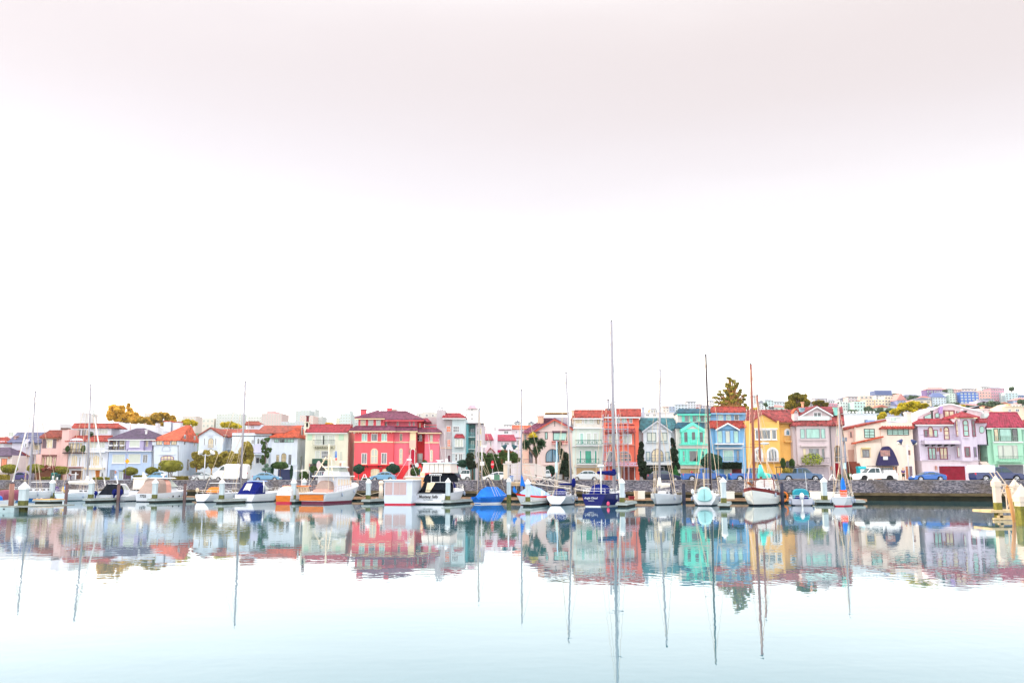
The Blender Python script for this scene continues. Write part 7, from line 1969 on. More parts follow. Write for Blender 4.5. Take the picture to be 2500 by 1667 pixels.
# -- boats
s_fender=mat('fender_blue_white',(.35,.42,.55),rough=.5,var=.3)
K_=.78
class Boat:
 def __init__(s,label,cat,off,cx,cy,psi,L,B,name='sailboat',anchor='stern',group=None,D=None):
  u,v=crop(off,cx,cy)
  s.psi=R(psi);s.L,s.B,s.off=L,B,off
  s.d=Vector((sin(s.psi),cos(s.psi),0));s.r=Vector((cos(s.psi),-sin(s.psi),0))
  D=D or Dwl(v)
  X,_=px(u,HORIZON+CAMZ*FP/D,D)
  o=Vector((X,D,0))
  if anchor=='bow':o=o-s.d*L*K_
  s.o=o
  s.root=thing(name,label,cat,(o.x,o.y,0),-s.psi,group)
  s.root.scale=(K_,K_,K_)
  parent_inv['_inv'][s.root.name]=Matrix.Diagonal((1/K_,1/K_,1/K_,1))@parent_inv['_inv'][s.root.name]
 def w(s,x,y,z):return s.o+(s.r*x+s.d*y+Vector((0,0,z)))*K_
 def add(s,name,mb,m,local=True,parent=None):
  return mb.build(name,m,parent or s.root,inv=IDENT if local else None)
 def dep(s,y):return(s.o+s.d*y*K_).y
 def hull(s,m,stripe=None,boot=None,deck=None,fb0=.95,fb1=1.25,tr=.8,ws=.6,rake=1.2,tl=.25,bootz=.14,sh=.13,full=1.7,dip=.0,tm=None):
  L,B=s.L,s.B;N=16
  s.fb0,s.fb1,s.full,s.tr,s.dip=fb0,fb1,full,tr,dip
  mats=[m,stripe or m,boot or mat('bottom_paint',(.02,.03,.05),var=.2),deck or WHITE_G,tm or m]
  rows=[]
  for i in range(N+1):
   f=i/N
   b,zs=s.hb(f),s.zs(f)
   wf=ws+(.86-ws)*min(1,f/.4)if f<.4 else .86*(1-((f-.4)/.6)**2*.9)
   lv=[(zs,1),(zs-sh,1-.01),(bootz+(zs-sh-bootz)*.55,.5+.5*(.45+.55*wf)),(bootz,wf+(1-wf)*.16),(0,wf),(-.18,wf*.72),(-.35,wf*.3)]
   row=[]
   for z,k in lv:
    y=f*L-rake*f**5*(1-max(0,z)/zs)+tl*(1-max(0,z)/zs)*(1-f)**4
    row.append((b*k,y,z))
   rows.append(row)
  M_=len(rows[0]);vs=[]
  for row in rows:
   vs+=[(-x,y,z)for x,y,z in row]+[(x,y,z)for x,y,z in reversed(row)]
  W=2*M_
  mb=MB();mi=[1,0,0,2,2,2]
  for i in range(N):
   for k in range(W-1):
    kk=k if k<M_-1 else(2*M_-2-k if k>M_-1 else M_-2)
    a=i*W+k
    mb.add([vs[a],vs[a+W],vs[a+W+1],vs[a+1]],[(0,1,2,3)],mi[min(kk,5)])
  mb.add(vs[:W],[tuple(range(W))],4)
  r0=rows[0];mb.add([(-r0[4][0],r0[4][1]-.02,-.02),(r0[4][0],r0[4][1]-.02,-.02),(r0[3][0],r0[3][1]-.02,r0[3][2]),(-r0[3][0],r0[3][1]-.02,r0[3][2])],[(0,1,2,3)],2)
  for i in range(N):
   p,q=rows[i][0],rows[i+1][0]
   mb.add([(-p[0]+.04,p[1],p[2]-.03),(p[0]-.04,p[1],p[2]-.03),(q[0]-.02,q[1],q[2]-.03),(-q[0]+.02,q[1],q[2]-.03)],[(0,1,2,3)],3)
  o=s.add('hull',mb,mats)
  return o
 def hb(s,f):
  if f<.45:k=s.tr+(1-s.tr)*sin(pi/2*f/.45)
  else:k=max(0,cos(pi/2*min(1,((f-.45)/.55))**s.full))
  return max(.02,k*s.B/2)
 def zs(s,f):return s.fb0+(s.fb1-s.fb0)*f**1.6-s.dip*sin(pi*f)
 def trunk(s,y0,y1,w0,w1,h,m,z=None,inset=.15,name='cabin',wins=0,g=None,slope=.4,parent=None,bslope=.1):
  z0=(s.zs((y0+y1)/2/s.L)-.05)if z is None else z
  lo=[(-w0,y0),(w0,y0),(w1,y1),(-w1,y1)]
  hi=[(-w0+inset,y0+bslope),(w0-inset,y0+bslope),(w1-inset,y1-slope),(-w1+inset,y1-slope)]
  mb=MB().add([(x,y,z0)for x,y in lo]+[(x,y,z0+h)for x,y in hi],[(0,3,2,1),(4,5,6,7),(0,1,5,4),(1,2,6,5),(2,3,7,6),(3,0,4,7)])
  o=s.add(name,mb,m,parent=parent)
  if wins:
   wb=MB()
   for sx in(-1,1):
    for i in range(wins):
     f0,f1=(i+.18)/wins,(i+.82)/wins
     p=[]
     for f,g_ in((f0,.42),(f1,.42),(f1,.82),(f0,.82)):
      yb=y0+(y1-y0)*f;yt=y0+bslope+(y1-slope-y0-bslope)*f;xb=w0+(w1-w0)*f
      y=yb+(yt-yb)*g_;x=xb-inset*g_+.012
      p.append((sx*x,y,z0+h*g_))
     wb.add(p if sx>0 else p[::-1],[(0,1,2,3)])
   s.add('cabin_glazing',wb,g or G_DARK,parent=o)
  return o
 def rails(s,y0,y1,h=.6,m=None,n=6,name='guard_rail',close_stern=False,close_bow=False,k=.94):
  mb=MB()
  for sx in(-1,1):
   pts=[]
   for i in range(n+1):
    y=y0+(y1-y0)*i/n;f=y/s.L;b=s.hb(f)*k
    p=Vector((sx*b,y,s.zs(f)));q=p+Vector((0,0,h));mb.tube(p,q,.018,n=5);pts.append(q)
   mb.path(pts,.02,5);mb.path([p-Vector((0,0,h*.45))for p in pts],.012,4)
  if close_stern:
   b=s.hb(y0/s.L)*k;z=s.zs(y0/s.L)+h
   for dz in(0,-h*.45):mb.tube((-b,y0,z+dz),(b,y0,z+dz),.02,n=5)
  if close_bow:
   b=s.hb(y1/s.L)*k;z=s.zs(y1/s.L)+h;mb.path([(-b,y1,z),(0,min(s.L,y1+.5),z+.05),(b,y1,z)],.02,5)
  for y in(y0+(y1-y0)*.3,y0+(y1-y0)*.62):
   for sx in(-1,1):
    bb=s.hb(y/s.L)+.1;z=s.zs(y/s.L)
    fe=MB().tube((sx*bb,y,z-.75),(sx*bb,y,z-.25),.11,n=8);fe.tube((sx*bb,y,z-.25),(sx*(bb-.16),y,z+.3),.012,n=4)
    s.add('fender',fe,s_fender)
  return s.add(name,mb,m or STEEL)
 def mast(s,ym,top,m=None,r=.09,base_z=None,spr=(.55,),boom=None,boom_m=None,cover=None,furl=None,back=True,fore=True,shroud=True,bow_y=None,name='mast',stay_m=None,wm=None,cover_d=.2,boom_z=1.15,base=None,side=0):
  D=s.dep(ym);zb=K_*((s.zs(ym/s.L))if base_z is None else base_z)
  b=s.w(0,ym,zb)if base is None else Vector((cw(s.off,base[0],base[1],D).x,D,zb))
  tpt=cw(s.off,top[0],top[1],D)
  mb=MB().tube(b,tpt,r*1.12,r*.9,8)
  s.tip=tpt
  mo=s.add(name,mb,m or ALU,local=False)
  rg=MB();H=tpt.z-b.z
  ax=(tpt-b)
  sp_=MB()
  for f in spr:
   c=b+ax*f;wd=s.B*.26
   for k in(-1,1):
    sp_.tube(c,c+s.r*wd*k+Vector((0,0,.03)),.03,.02,5)
  if spr:s.add('spreader',sp_,m or ALU,local=False,parent=mo)
  hd=MB();hd.tube(tpt,tpt+Vector((0,0,.5)),.015,n=4);hd.tube(tpt+Vector((0,0,.12)),tpt+s.r*.35+Vector((0,0,.14)),.012,n=4);hd.box(tpt.x-.08,tpt.x+.08,tpt.y-.05,tpt.y+.05,tpt.z,tpt.z+.1)
  s.add('masthead',hd,IRON,local=False,parent=mo)
  rr=.022
  if shroud:
   for k in(-1,1):
    f=spr[0]if spr else .5
    hb_=s.hb(min(.95,ym/s.L))*.95
    ch=s.w(k*hb_,ym-.1,s.zs(ym/s.L))
    tip=b+ax*f+s.r*s.B*.26*k
    rg.path([ch,tip,b+ax*.97],rr,4)
    rg.tube(s.w(k*hb_,ym+.5,s.zs(ym/s.L)),b+ax*f,rr,n=4);rg.tube(s.w(k*hb_,ym-.6,s.zs(ym/s.L)),b+ax*f,rr,n=4)
  if back:rg.tube(s.w(0,.1,s.zs(0)),tpt,rr,n=4)
  if fore:rg.tube(s.w(0,bow_y or s.L-.1,s.zs(1)),b+ax*.98,rr,n=4)
  for k in(.14,-.1):rg.tube(b+s.r*k+Vector((0,0,.2)),b+ax*.96+s.r*k*.2,.012,n=4)
  s.add('rigging',rg,stay_m or ROPE,local=False)
  if furl:
   fb=MB();a0=s.w(0,(bow_y or s.L)-.25,s.zs(1)+.25);a1=b+ax*.93
   fb.tube(a0,a0.lerp(a1,.1),.05,.085,7);fb.tube(a0.lerp(a1,.1),a0.lerp(a1,.75),.085,.07,7);fb.tube(a0.lerp(a1,.75),a1,.07,.03,7)
   s.add('furled_jib',fb,furl,local=False)
  if boom:
   bz=zb+boom_z*K_;cover_d*=.85;c0=b+ax*((bz-b.z)/ax.z);c1=s.w(side,ym-boom,bz/K_+.05)
   bb=MB().tube(c0,c1,.06,.05,7);bo_=s.add('boom',bb,boom_m or ALU,local=False)
   if cover:
    cv=MB();n_=8;rnd=random.Random(int(top[0]))
    P=[c0.lerp(c1,i/n_)+Vector((0,0,.14))for i in range(n_+1)]
    for i in range(n_):
     r0=cover_d*(1.25-.6*i/n_);r1=cover_d*(1.25-.6*(i+1)/n_)
     cv.tube(P[i],P[i+1],r0,r1,8)
    cv.tube(c0+Vector((0,0,.1)),c0+Vector((0,0,.1))+ax.normalized()*cover_d*3.5,cover_d*1.1,cover_d*.5,8)
    s.add('sail_cover',cv,cover,local=False)
  return mo
 def text(s,txt,size,x,y,z,m,tilt=0,**k):
  p=s.w(x,y,z)
  return text_part(txt,size*.8,p,m,s.root,rz=-s.psi,rx=pi/2-tilt,**k)
 def hoop(s,y0,y1,w,z0,h,m,name='canopy',slope0=.5,slope1=.2,arch=.25,panels=None):
  """bent canvas cover over y0..y1"""
  n=8;mb=MB();sec=[]
  for y,k in((y0,0.02),(y0+slope0,.88),((y0+y1)/2,1.0),(y1-slope1,.96),(y1,.6)):
   row=[]
   for i in range(n+1):
    th=pi*i/n
    cxs=-cos(th);row.append((w*math.copysign(abs(cxs)**.6,cxs),y,z0+h*k*(abs(sin(th))**.45)))
   sec.append(row)
  vs=[p for r_ in sec for p in r_];W=n+1
  fs=[(j*W+i,j*W+i+1,(j+1)*W+i+1,(j+1)*W+i)for j in range(4)for i in range(n)]
  fs+=[tuple(range(4*W,5*W))]
  mb.add(vs,fs)
  return s.add(name,mb,m)
 def outboard(s,x,y,z,m,k=1.0):
  mb=MB()
  mb.ball((x,y-.25*k,z+.55*k),.22*k,.32*k,.34*k,10,7)
  o=s.add('outboard_motor',mb,m)
  q=MB().tube((x,y-.3*k,z+.35*k),(x,y-.42*k,z-.6*k),.1*k,.07*k,8);q.box(x-.16*k,x+.16*k,y-.65*k,y-.2*k,z-.45*k,z-.40*k)
  for a in range(3):q.tube((x,y-.5*k,z-.6*k),(x+.16*k*cos(a*2.09),y-.5*k,z-.6*k+.16*k*sin(a*2.09)),.04*k,.02*k,5)
  s.add('motor_leg',q,m,parent=o)
  return o
SGR='moored boats'
MASTW=mat('mast_off_white',(.30,.295,.34),rough=.4,var=.05)
NAVYC=mat('navy_canvas_bright',(.006,.012,.13),rough=.9,var=.2,scale=2,spec=.05)
BLKC=mat('black_canvas',(.006,.009,.016),rough=.9,var=.3,scale=2,spec=.05)
BLUC=mat('bright_blue_tarp',(.01,.16,.62),rough=.7,var=.25,scale=1.5,bump=.4)
ORC=mat('orange_canvas',(.75,.20,.03),rough=.8,var=.15)
TAUPE=mat('taupe_canvas',(.33,.25,.22),rough=.85,var=.15,scale=2)
PINKC=mat('salmon_canvas',(.62,.33,.27),rough=.85,var=.15)
VARN=mat('varnished_orange_wood',(.62,.17,.02),rough=.3,var=.35,scale=1.5,stretch=(.5,1,6))
CREAMC=mat('cream_panels',(.78,.66,.50),rough=.7,var=.1)
MAHOG=mat('mahogany',(.20,.035,.02),rough=.35,var=.3)
REDP=mat('red_boot_paint',(.50,.02,.05),rough=.5,var=.1)
NAVH=mat('navy_hull',(.004,.008,.11),rough=.3,var=.05,spec=.15)
BLUH=mat('blue_boot_paint',(.02,.12,.35),rough=.4,var=.1)
CLEARV=mat('clear_vinyl',(.62,.60,.60),rough=.25,var=.25,scale=2)
BROWNM=mat('brown_spar',(.26,.09,.07),rough=.4,var=.15)
WSAIL=mat('white_sailcloth',(.80,.76,.68),rough=.85,var=.12,scale=2,bump=.3)
TEALC=mat('teal_canvas',(.02,.25,.33),rough=.8,var=.2)
LTEAL=mat('pale_teal_canvas',(.36,.66,.68),rough=.8,var=.1)
b=Boat('small boat under bright blue and maroon covers cut by the left edge','boat',A_,-190,1385,15,5,2.2,'covered_boat',group=SGR,D=82)
b.hull(WHITE_G,fb0=.9,fb1=1.1,tr=.85,ws=.8);b.hoop(.0,3.4,1.0,.75,.75,BLUC,slope0=.8);b.hoop(1.5,5.2,1.0,.9,1.25,mat('maroon_canvas',(.22,.06,.10),var=.2),name='bow_cover')
b=Boat('long white sloop with dark blue waterline and bare white boom, leftmost mast','sailboat',A_,92,1350,197,10.2,3.2,anchor='bow',group=SGR)
b.hull(WHITE_G,boot=BLUH,bootz=.34,fb0=1.35,fb1=1.5,tr=.75,ws=.7,rake=1.0)
b.trunk(2.2,7.6,1.0,.7,.55,WHITE_G,wins=4);b.rails(.3,9.6,.6,close_bow=True)
b.mast(5.6,(386,165),MASTW,r=.12,base=(325,1195),boom=4.3,boom_m=WHITE,furl=WHITE,boom_z=1.5)
b.hoop(.3,1.2,.8,1.3,.9,mat('purple_canvas',(.06,.02,.16),var=.1),name='sprayhood')
b.add('horseshoe_buoy',MB().ball((-1.2,.15,1.65),.42,.16,.5),mat('yellow_buoy',(.85,.5,.03),var=.1))
b=Boat('white sloop with loosely stowed cream sail on its boom, second from the left','sailboat',A_,655,1353,15,10.5,3.1,group=SGR)
b.hull(mat('pale_blue_white_hull',(.66,.74,.82),rough=.3,var=.04),fb0=1.15,fb1=1.45,tr=.72,ws=.5,boot=mat('dark_teal_boot',(.01,.10,.14),var=.1),bootz=.12)
b.trunk(2.8,7.6,1.0,.7,.5,WHITE_G,wins=4);b.rails(.2,10,.6,close_stern=True,close_bow=True)
b.mast(6.2,(993,90),MASTW,r=.12,base=(955,1215),boom=4.6,boom_m=WHITE,cover=WSAIL,cover_d=.3,furl=WHITE,boom_z=1.35)
b.add('rolled_blue_mat',MB().tube((.3,.6,1.7),(.3,.6,2.3),.16,n=8),mat('blue_roll',(.1,.3,.75),var=.1))
b=Boat('white motorboat with near-black rounded cockpit canvas and small radar mast','motorboat',A_,1120,1352,15,8.0,3.0,'motorboat',group=SGR)
b.hull(WHITE_G,fb0=.95,fb1=1.35,tr=.92,ws=.85,rake=1.6)
b.trunk(2.6,6.2,1.2,.6,1.5,WHITE_G,wins=2,g=G_PALE,slope=1.3);b.hoop(.5,3.2,1.35,.9,1.75,BLKC,slope0=1.2)
b.trunk(2.4,4.2,1.15,1.0,.12,WHITE,z=2.55,name='hardtop',inset=.1)
rb=MB().tube((0,3.4,2.6),(-.3,3.2,3.7),.08,n=6);rb.ball((-.35,3.2,3.75),.2,.2,.15);b.add('radar_mast',rb,WHITE)
b.rails(4.5,7.6,.55,close_bow=True);b.outboard(-1.0,-.05,.6,NAVYC,1.1)
b=Boat('low white speedboat with twin tilted navy outboards','speedboat',A_,1300,1356,18,7.5,2.6,'speedboat',group=SGR)
b.hull(WHITE_G,fb0=.8,fb1=1.25,tr=.92,ws=.85,rake=1.6);b.outboard(-.55,0,.55,NAVYC,1.5);b.outboard(.55,0,.55,NAVYC,1.5)
b.trunk(3,5.5,.9,.6,.5,WHITE_G,slope=.8)
b=Boat('white boat with boxy open wheelhouse, seen behind the 7725 cruiser','motorboat',A_,1480,1345,15,8,2.9,'motorboat',group=SGR,D=117)
b.hull(WHITE_G,fb0=1.5,fb1=1.7,tr=.9,ws=.85);b.trunk(.9,3.6,1.35,1.3,2.15,mat('cream_white_canvas',(.80,.74,.66),var=.08),z=1.4,name='wheelhouse',inset=.06,slope=.1,bslope=.02);b.trunk(.7,3.8,1.5,1.45,.12,WHITE,z=3.56,name='hardtop',inset=.05)
b.trunk(.6,.88,1.3,1.3,.35,BLACK,z=1.35,name='engine_box',slope=0,bslope=0)
aw=MB().tube((-.4,2,3.65),(-.4,2,4.6),.03);aw.add([(-.4,2,3.7),(.5,2,3.7),(-.3,2,4.6)],[(0,1,2)]);b.add('small_riding_sail',aw,WSAIL)
b=Boat('white cabin cruiser lettered 7725 with taupe cockpit canvas','cabin cruiser',B_,222,1362,15,10.8,3.2,'cabin_cruiser',group=SGR)
b.hull(WHITE_G,fb0=1.25,fb1=1.75,tr=.9,ws=.86,rake=2.2,tl=.1)
b.hoop(.25,3.4,1.5,1.2,2.3,TAUPE,name='cockpit_canvas',slope0=1.6,slope1=.1)
b.hoop(3.3,4.6,1.5,1.2,2.25,PINKC,name='side_canvas',slope0=.1,slope1=.1)
b.trunk(4.5,8.6,1.4,.6,1.0,WHITE_G,z=1.3,inset=.2,slope=2.0);b.trunk(4.5,7.3,1.25,.8,1.2,G_PALE,z=2.2,name='windscreen',slope=1.9,bslope=0)
b.trunk(3.2,6.2,1.4,1.2,.16,WHITE,z=3.48,name='hardtop',inset=.1)
rd=MB().tube((.2,4.2,3.6),(.2,4.2,3.95),.1);rd.ball((.2,4.2,4.05),.4,.4,.16);b.add('radar_dome',rd,WHITE)
b.rails(6.3,10.4,.6,close_bow=True);b.text('7725',.55,-.1,-.02+.0,.83,IRON)
po=MB();b_=b
for y in(5.0,6.6):po.ball((b.hb(y/b.L)*.99,y,.75),.05,.16,.16)
b.add('portholes',po,BLACK)
b=Boat('white sloop with orange sprayhood, tallest mast on the left side','sailboat',B_,870,1364,15,10.0,3.1,group=SGR)
b.hull(WHITE_G,fb0=1.15,fb1=1.4,tr=.78,ws=.45,tl=-.6);b.trunk(3.0,7.4,1.0,.6,.5,WHITE_G,wins=3)
b.hoop(2.2,3.8,1.0,1.35,.85,ORC,name='sprayhood');b.rails(.3,9.6,.6,close_stern=True,close_bow=True)
b.mast(6.0,(1340,60),MASTW,r=.12,base=(1288,1210),boom=4.4,boom_m=WHITE,boom_z=1.5,stay_m=ROPE)
b.add('life_sling',MB().ball((-1.1,.2,1.75),.3,.14,.35),ROPE)
fs_=MB();fs_.tube(b.w(0,b.L-.2,1.5),b.tip,.05,.03,6);b.add('furled_jib',fs_,PILEN,local=False)
b=Boat('white express cruiser with royal blue cockpit canvas and clear panel','cabin cruiser',B_,1330,1366,15,9.8,3.5,'cabin_cruiser',group=SGR)
b.hull(WHITE_G,fb0=1.15,fb1=1.65,tr=.92,ws=.8,rake=2.2,tl=-.3)
b.hoop(.3,3.2,1.55,1.1,1.95,NAVYC,name='cockpit_canvas',slope0=1.3,slope1=.1)
b.add('clear_panel',MB().add([(-.85,.62,1.5),(.35,.62,1.5),(.35,1.42,2.75),(-.6,1.42,2.75)],[(0,1,2,3)]),CLEARV)
b.trunk(3.1,7.4,1.5,.7,.75,WHITE_G,z=1.15,inset=.2,slope=2.6);b.trunk(3.2,5.4,1.3,.9,1.1,G_PALE,z=1.85,name='windscreen',slope=1.6,bslope=0)
ar=MB();ar.path([(-1.55,2.6,1.4),(-1.35,2.9,3.0),(1.35,2.9,3.0),(1.55,2.6,1.4)],.13,7);b.add('radar_arch',ar,WHITE_G)
b.trunk(2.6,4.6,1.3,1.1,.12,mat('light_blue_top',(.25,.40,.75),var=.05),z=3.06,name='bimini',inset=.1);b.rails(5.8,9.4,.5,close_bow=True)
b.text('Sea Venture',.26,0,-.03-.1,.72,mat('faded_lettering',(.45,.5,.55),var=0))
b=Boat('wooden cruiser with orange varnished transom and pale canvas deckhouse','motorboat',C_,405,1378,15,9,2.6,'wooden_cruiser',group=SGR)
b.hull(WHITE_G,fb0=1.1,fb1=1.5,tr=.9,ws=.9,boot=REDP,bootz=.24,tm=VARN,tl=.05)
b.hoop(.2,2.4,1.15,1.05,1.35,CLEARV,name='canvas_house',slope0=.15);b.trunk(2.4,6.6,1.1,.8,1.25,CREAMC,z=1.1,wins=4,g=G_CREAM,slope=.3)
b.trunk(1.8,6.9,1.2,.9,.1,ORC,z=2.36,name='cabin_top',inset=.05)
mm=MB();mm.tube((.7,4,2.4),(.7,4,5.4),.05,.03);mm.tube((-.6,4,4.6),(1.9,4,4.6),.04);mm.tube((1.9,4,2.4),(1.9,4,4.6),.03);b.add('signal_mast',mm,WHITE)
b=Boat('white fishing trawler with orange stern board, flying bridge and derrick mast','trawler',C_,728,1380,15,13.8,4.8,'trawler',group=SGR)
b.hull(WHITE_G,fb0=1.45,fb1=2.9,tr=.86,ws=.8,boot=mat('maroon_boot',(.16,.02,.05),var=.2),bootz=.3,rake=1.6,full=2.0,stripe=WHITE,tl=.05)
b.add('stern_board',MB().box(-1.95,1.7,-.14,.0,.4,1.25),VARN);b.trunk(-.3,.02,2.05,2.05,.12,WHITE,z=1.38,name='swim_rail',slope=0,bslope=0)
b.trunk(4.4,10.2,1.6,1.25,2.15,mat('white_panelled',(.74,.76,.82),var=.06,stretch=(4,4,.2)),z=1.6,name='deckhouse',inset=.06,slope=.3,wins=5,g=CREAMC)
b.trunk(9.5,9.9,1.25,1.22,2.1,mat('orange_tan_door',(.70,.38,.2),var=.1),z=1.6,name='side_door',slope=0,bslope=0,inset=0)
b.trunk(3.2,10.6,1.9,1.5,.14,WHITE,z=3.75,name='upper_deck',inset=.03,slope=.1)
b.trunk(5.6,9.6,1.3,1.1,.55,WHITE_G,z=3.9,name='flybridge',inset=.05,slope=.2);b.trunk(5.8,9.3,1.15,1.0,.75,G_PALE,z=4.4,name='bridge_windows',inset=.1,slope=.6)
b.trunk(5.4,9.2,1.4,1.2,.14,WHITE_G,z=5.1,name='bridge_roof',inset=.1,slope=.3)
b.trunk(2.2,4.4,1.2,1.2,.5,PINKC,z=1.45,name='stern_locker');b.hoop(2.9,4.5,1.1,1.9,1.3,TAUPE,name='folded_bimini')
bp=MB()
bp.tube((0,4.6,3.8),(0,4.6,8.4),.12,.08,8);bp.tube((-1.0,4.6,6.2),(1.1,4.6,6.2),.05);bp.path([(-1.4,3.4,3.9),(-.4,4.5,6.6)],.06);bp.path([(1.3,3.4,3.9),(.4,4.5,6.6)],.06);bp.path([(-1.0,4.2,5.6),(.3,3.6,4.6),(1.3,3.4,4.2),(1.5,3.4,3.2)],.07)
bp.box(-.12,.12,4.5,4.7,7.6,8.3);b.add('derrick_mast',bp,CREAMC)
rg=MB()
for x,y in((-1.8,1.0),(1.8,1.2),(-1.3,9.6),(1.3,9.6),(0,12.8)):rg.tube((x,y,b.zs(y/b.L)),(0,4.6,7.0),.02,n=4)
b.add('rigging',rg,ROPE);b.rails(.6,13.0,.75,n=16,close_bow=True,m=mat('rail_tan',(.55,.33,.25),var=.1));
ur=MB()
for x in(-1.5,1.5):ur.path([(x,3.4,4.5),(x,5.4,4.5)],.025);[ur.tube((x,y,3.9),(x,y,4.5),.02)for y in(3.4,4.1,4.8,5.4)]
ur.tube((-1.5,3.4,4.5),(1.5,3.4,4.5),.025);[ur.tube((x,3.4,3.9),(x,3.4,4.5),.02)for x in(-1,-.5,0,.5,1)]
b.add('upper_rail',ur,WHITE)
rdm=MB().tube((.4,8.4,5.2),(.4,8.4,5.9),.07);rdm.box(-.1,.9,8.3,8.5,5.9,6.0);b.add('radar',rdm,WHITE)
b=Boat('boxy white houseboat with pinkish curtained windows and red waterline','houseboat',D_,318,1392,8,8.5,4.1,'houseboat',group=SGR)
b.hull(mat('cool_white_hull',(.56,.61,.70),rough=.3,var=.04),fb0=1.15,fb1=1.3,tr=.95,ws=.92,boot=REDP,bootz=.17,tl=0)
b.trunk(.1,5.5,1.95,1.85,2.1,MATS['cool_white_hull'],z=1.1,name='deckhouse',inset=.02,slope=.05,bslope=.02)
cv=MB()
for x0,x1 in((-1.8,-.8),(-.62,.2),(.24,1.1)):cv.box(x0,x1,.07,.1,1.3,2.95)
b.add('curtained_windows',cv,mat('dusty_pink_curtain',(.50,.36,.36),var=.12,stretch=(6,1,.3),scale=2));b.trunk(-.1,5.7,2.05,1.95,.12,WHITE,z=3.21,name='roof',inset=.03)
b=Boat('white cruiser with cream upper works and orange panel, hidden behind the houseboat','cabin cruiser',D_,505,1368,15,10,3.6,'cabin_cruiser',group=SGR,D=111)
b.hull(WHITE_G,fb0=1.4,fb1=1.8,tr=.9,ws=.85);b.trunk(.4,5.5,1.6,1.4,1.6,WHITE_G,z=1.4,name='deckhouse',inset=.05,slope=.2)
gw=MB()
for i in range(4):gw.box(-1.2+i*.62,-.8+i*.62,.42,.46,1.65,2.3)
b.add('green_windows',gw,G_MINT);b.trunk(.2,6,1.75,1.55,.7,CREAMC,z=3.0,name='flybridge',inset=.1);b.trunk(.1,6.2,1.8,1.6,.1,WHITE,z=3.72,name='upper_deck',inset=.02)
b.add('orange_panel',MB().box(1.0,1.5,.1,.19,1.9,3.7),mat('orange_tan_panel',(.75,.38,.18),var=.08));b.add('seat_back',MB().ball((.3,2.5,4.15),.42,.2,.5),mat('peach_vinyl',(.8,.5,.32),var=.05))
b.rails(.4,6,.5,m=WHITE,k=.9);mm=MB();mm.tube((-1.6,1.4,3.7),(-1.6,1.4,7.2),.05,.04);mm.tube((-2.0,1.4,6.4),(-1.2,1.4,6.4),.12);mm.path([(-1.6,1.4,6.9),(-3.4,1.0,3.9)],.02);mm.path([(-1.6,1.4,6.9),(-.1,1.0,3.9)],.02);b.add('signal_mast',mm,WHITE)
b=Boat('white motor yacht named Mustang Sally with black canopy and clear-curtained flybridge','motor yacht',D_,662,1388,15,11.5,4.9,'motor_yacht',group=SGR)
b.hull(WHITE_G,fb0=1.45,fb1=2.1,tr=.93,ws=.88,rake=2.4,tl=0,full=1.9);b.trunk(-.7,.02,2.2,2.25,.14,WHITE_G,z=.2,name='swim_platform',inset=0,slope=0,bslope=0)
b.hoop(.1,2.2,2.2,1.38,.55,BLKC,name='cockpit_cover',slope0=1.8);b.hoop(1.0,4.4,2.0,1.4,2.05,BLKC,name='aft_canopy',slope0=1.6,slope1=.1)
b.add('open_flap',MB().add([(-.95,.98,1.55),(-.35,.98,1.55),(.15,2.0,2.9),(-1.05,2.0,2.9)],[(0,1,2,3)]),G_CREAM)
b.trunk(4.3,8.4,1.95,1.1,1.5,WHITE_G,z=1.6,name='deckhouse',inset=.2,slope=1.6);
w2=MB();
for sx in(-1,1):w2.add([(sx*1.9,4.6,2.15),(sx*1.25,7.7,2.15),(sx*1.25,6.9,2.95),(sx*1.8,4.6,2.95)][::sx],[(0,1,2,3)])
w2.add([(-1.0,8.15,2.1),(1.0,8.15,2.1),(.8,7.1,3.0),(-.8,7.1,3.0)],[(0,1,2,3)]);b.add('blue_window_covers',w2,NAVYC)
b.hoop(2.6,6.6,1.95,3.0,1.35,BLKC,name='flybridge_skirt',slope0=.5,slope1=.3);b.trunk(4.6,7.4,1.6,1.2,.75,WHITE_G,z=3.1,name='flybridge',inset=-.05,slope=.5)
b.trunk(2.7,6.6,2.1,1.9,1.3,mat('rippled_clear_curtain',(.78,.70,.64),rough=.25,var=.25,scale=3,stretch=(6,6,.6)),z=4.25,name='clear_curtains',inset=.1,slope=.4,bslope=.15)
st=MB()
for x in(-1.0,-.3,.25,1.0):st.tube((x*1.1,2.68,4.27),(x,2.84,5.5),.028,n=5)
b.add('curtain_battens',st,IRON);b.trunk(2.6,6.7,2.2,1.95,.1,mat('pale_blue_bimini',(.55,.66,.74),var=.05),z=5.56,name='bimini_top',inset=.06)
la=MB();la.box(-.9,.9,2.3,2.4,4.0,4.12);la.box(-.9,.9,2.3,2.4,3.86,3.9);[la.box(-.85+i*.34,-.78+i*.34,2.3,2.4,3.9,4.0)for i in range(6)];[la.tube((x,2.35,2.95),(x,2.35,3.86),.04)for x in(-.6,.7)];la.tube((-.7,2.35,2.95),(1.6,2.35,2.95),.05)
b.add('boarding_ladder',la,WHITE);rdm=MB().box(-.7,.4,4.4,4.6,5.95,6.05);rdm.ball((-.2,4.5,5.8),.28,.28,.16);rdm.ball((1.0,4.2,5.95),.22,.22,.28);rdm.tube((-.9,3,5.65),(-1.4,3,9.6),.02);rdm.tube((1.3,3,5.65),(1.0,3,9.9),.02);rdm.tube((.9,3,5.65),(.2,3,9.0),.02);b.add('radar_and_aerials',rdm,WHITE)
b.rails(7.2,11.2,.7,close_bow=True);b.text('Mustang Sally',.5,-.15,-.03,1.02,mat('black_lettering',(.01,.01,.015),var=0),shear=.25);b.text('San Francisco',.24,-.15,-.03,.62,mat('grey_lettering',(.15,.2,.2),var=0))
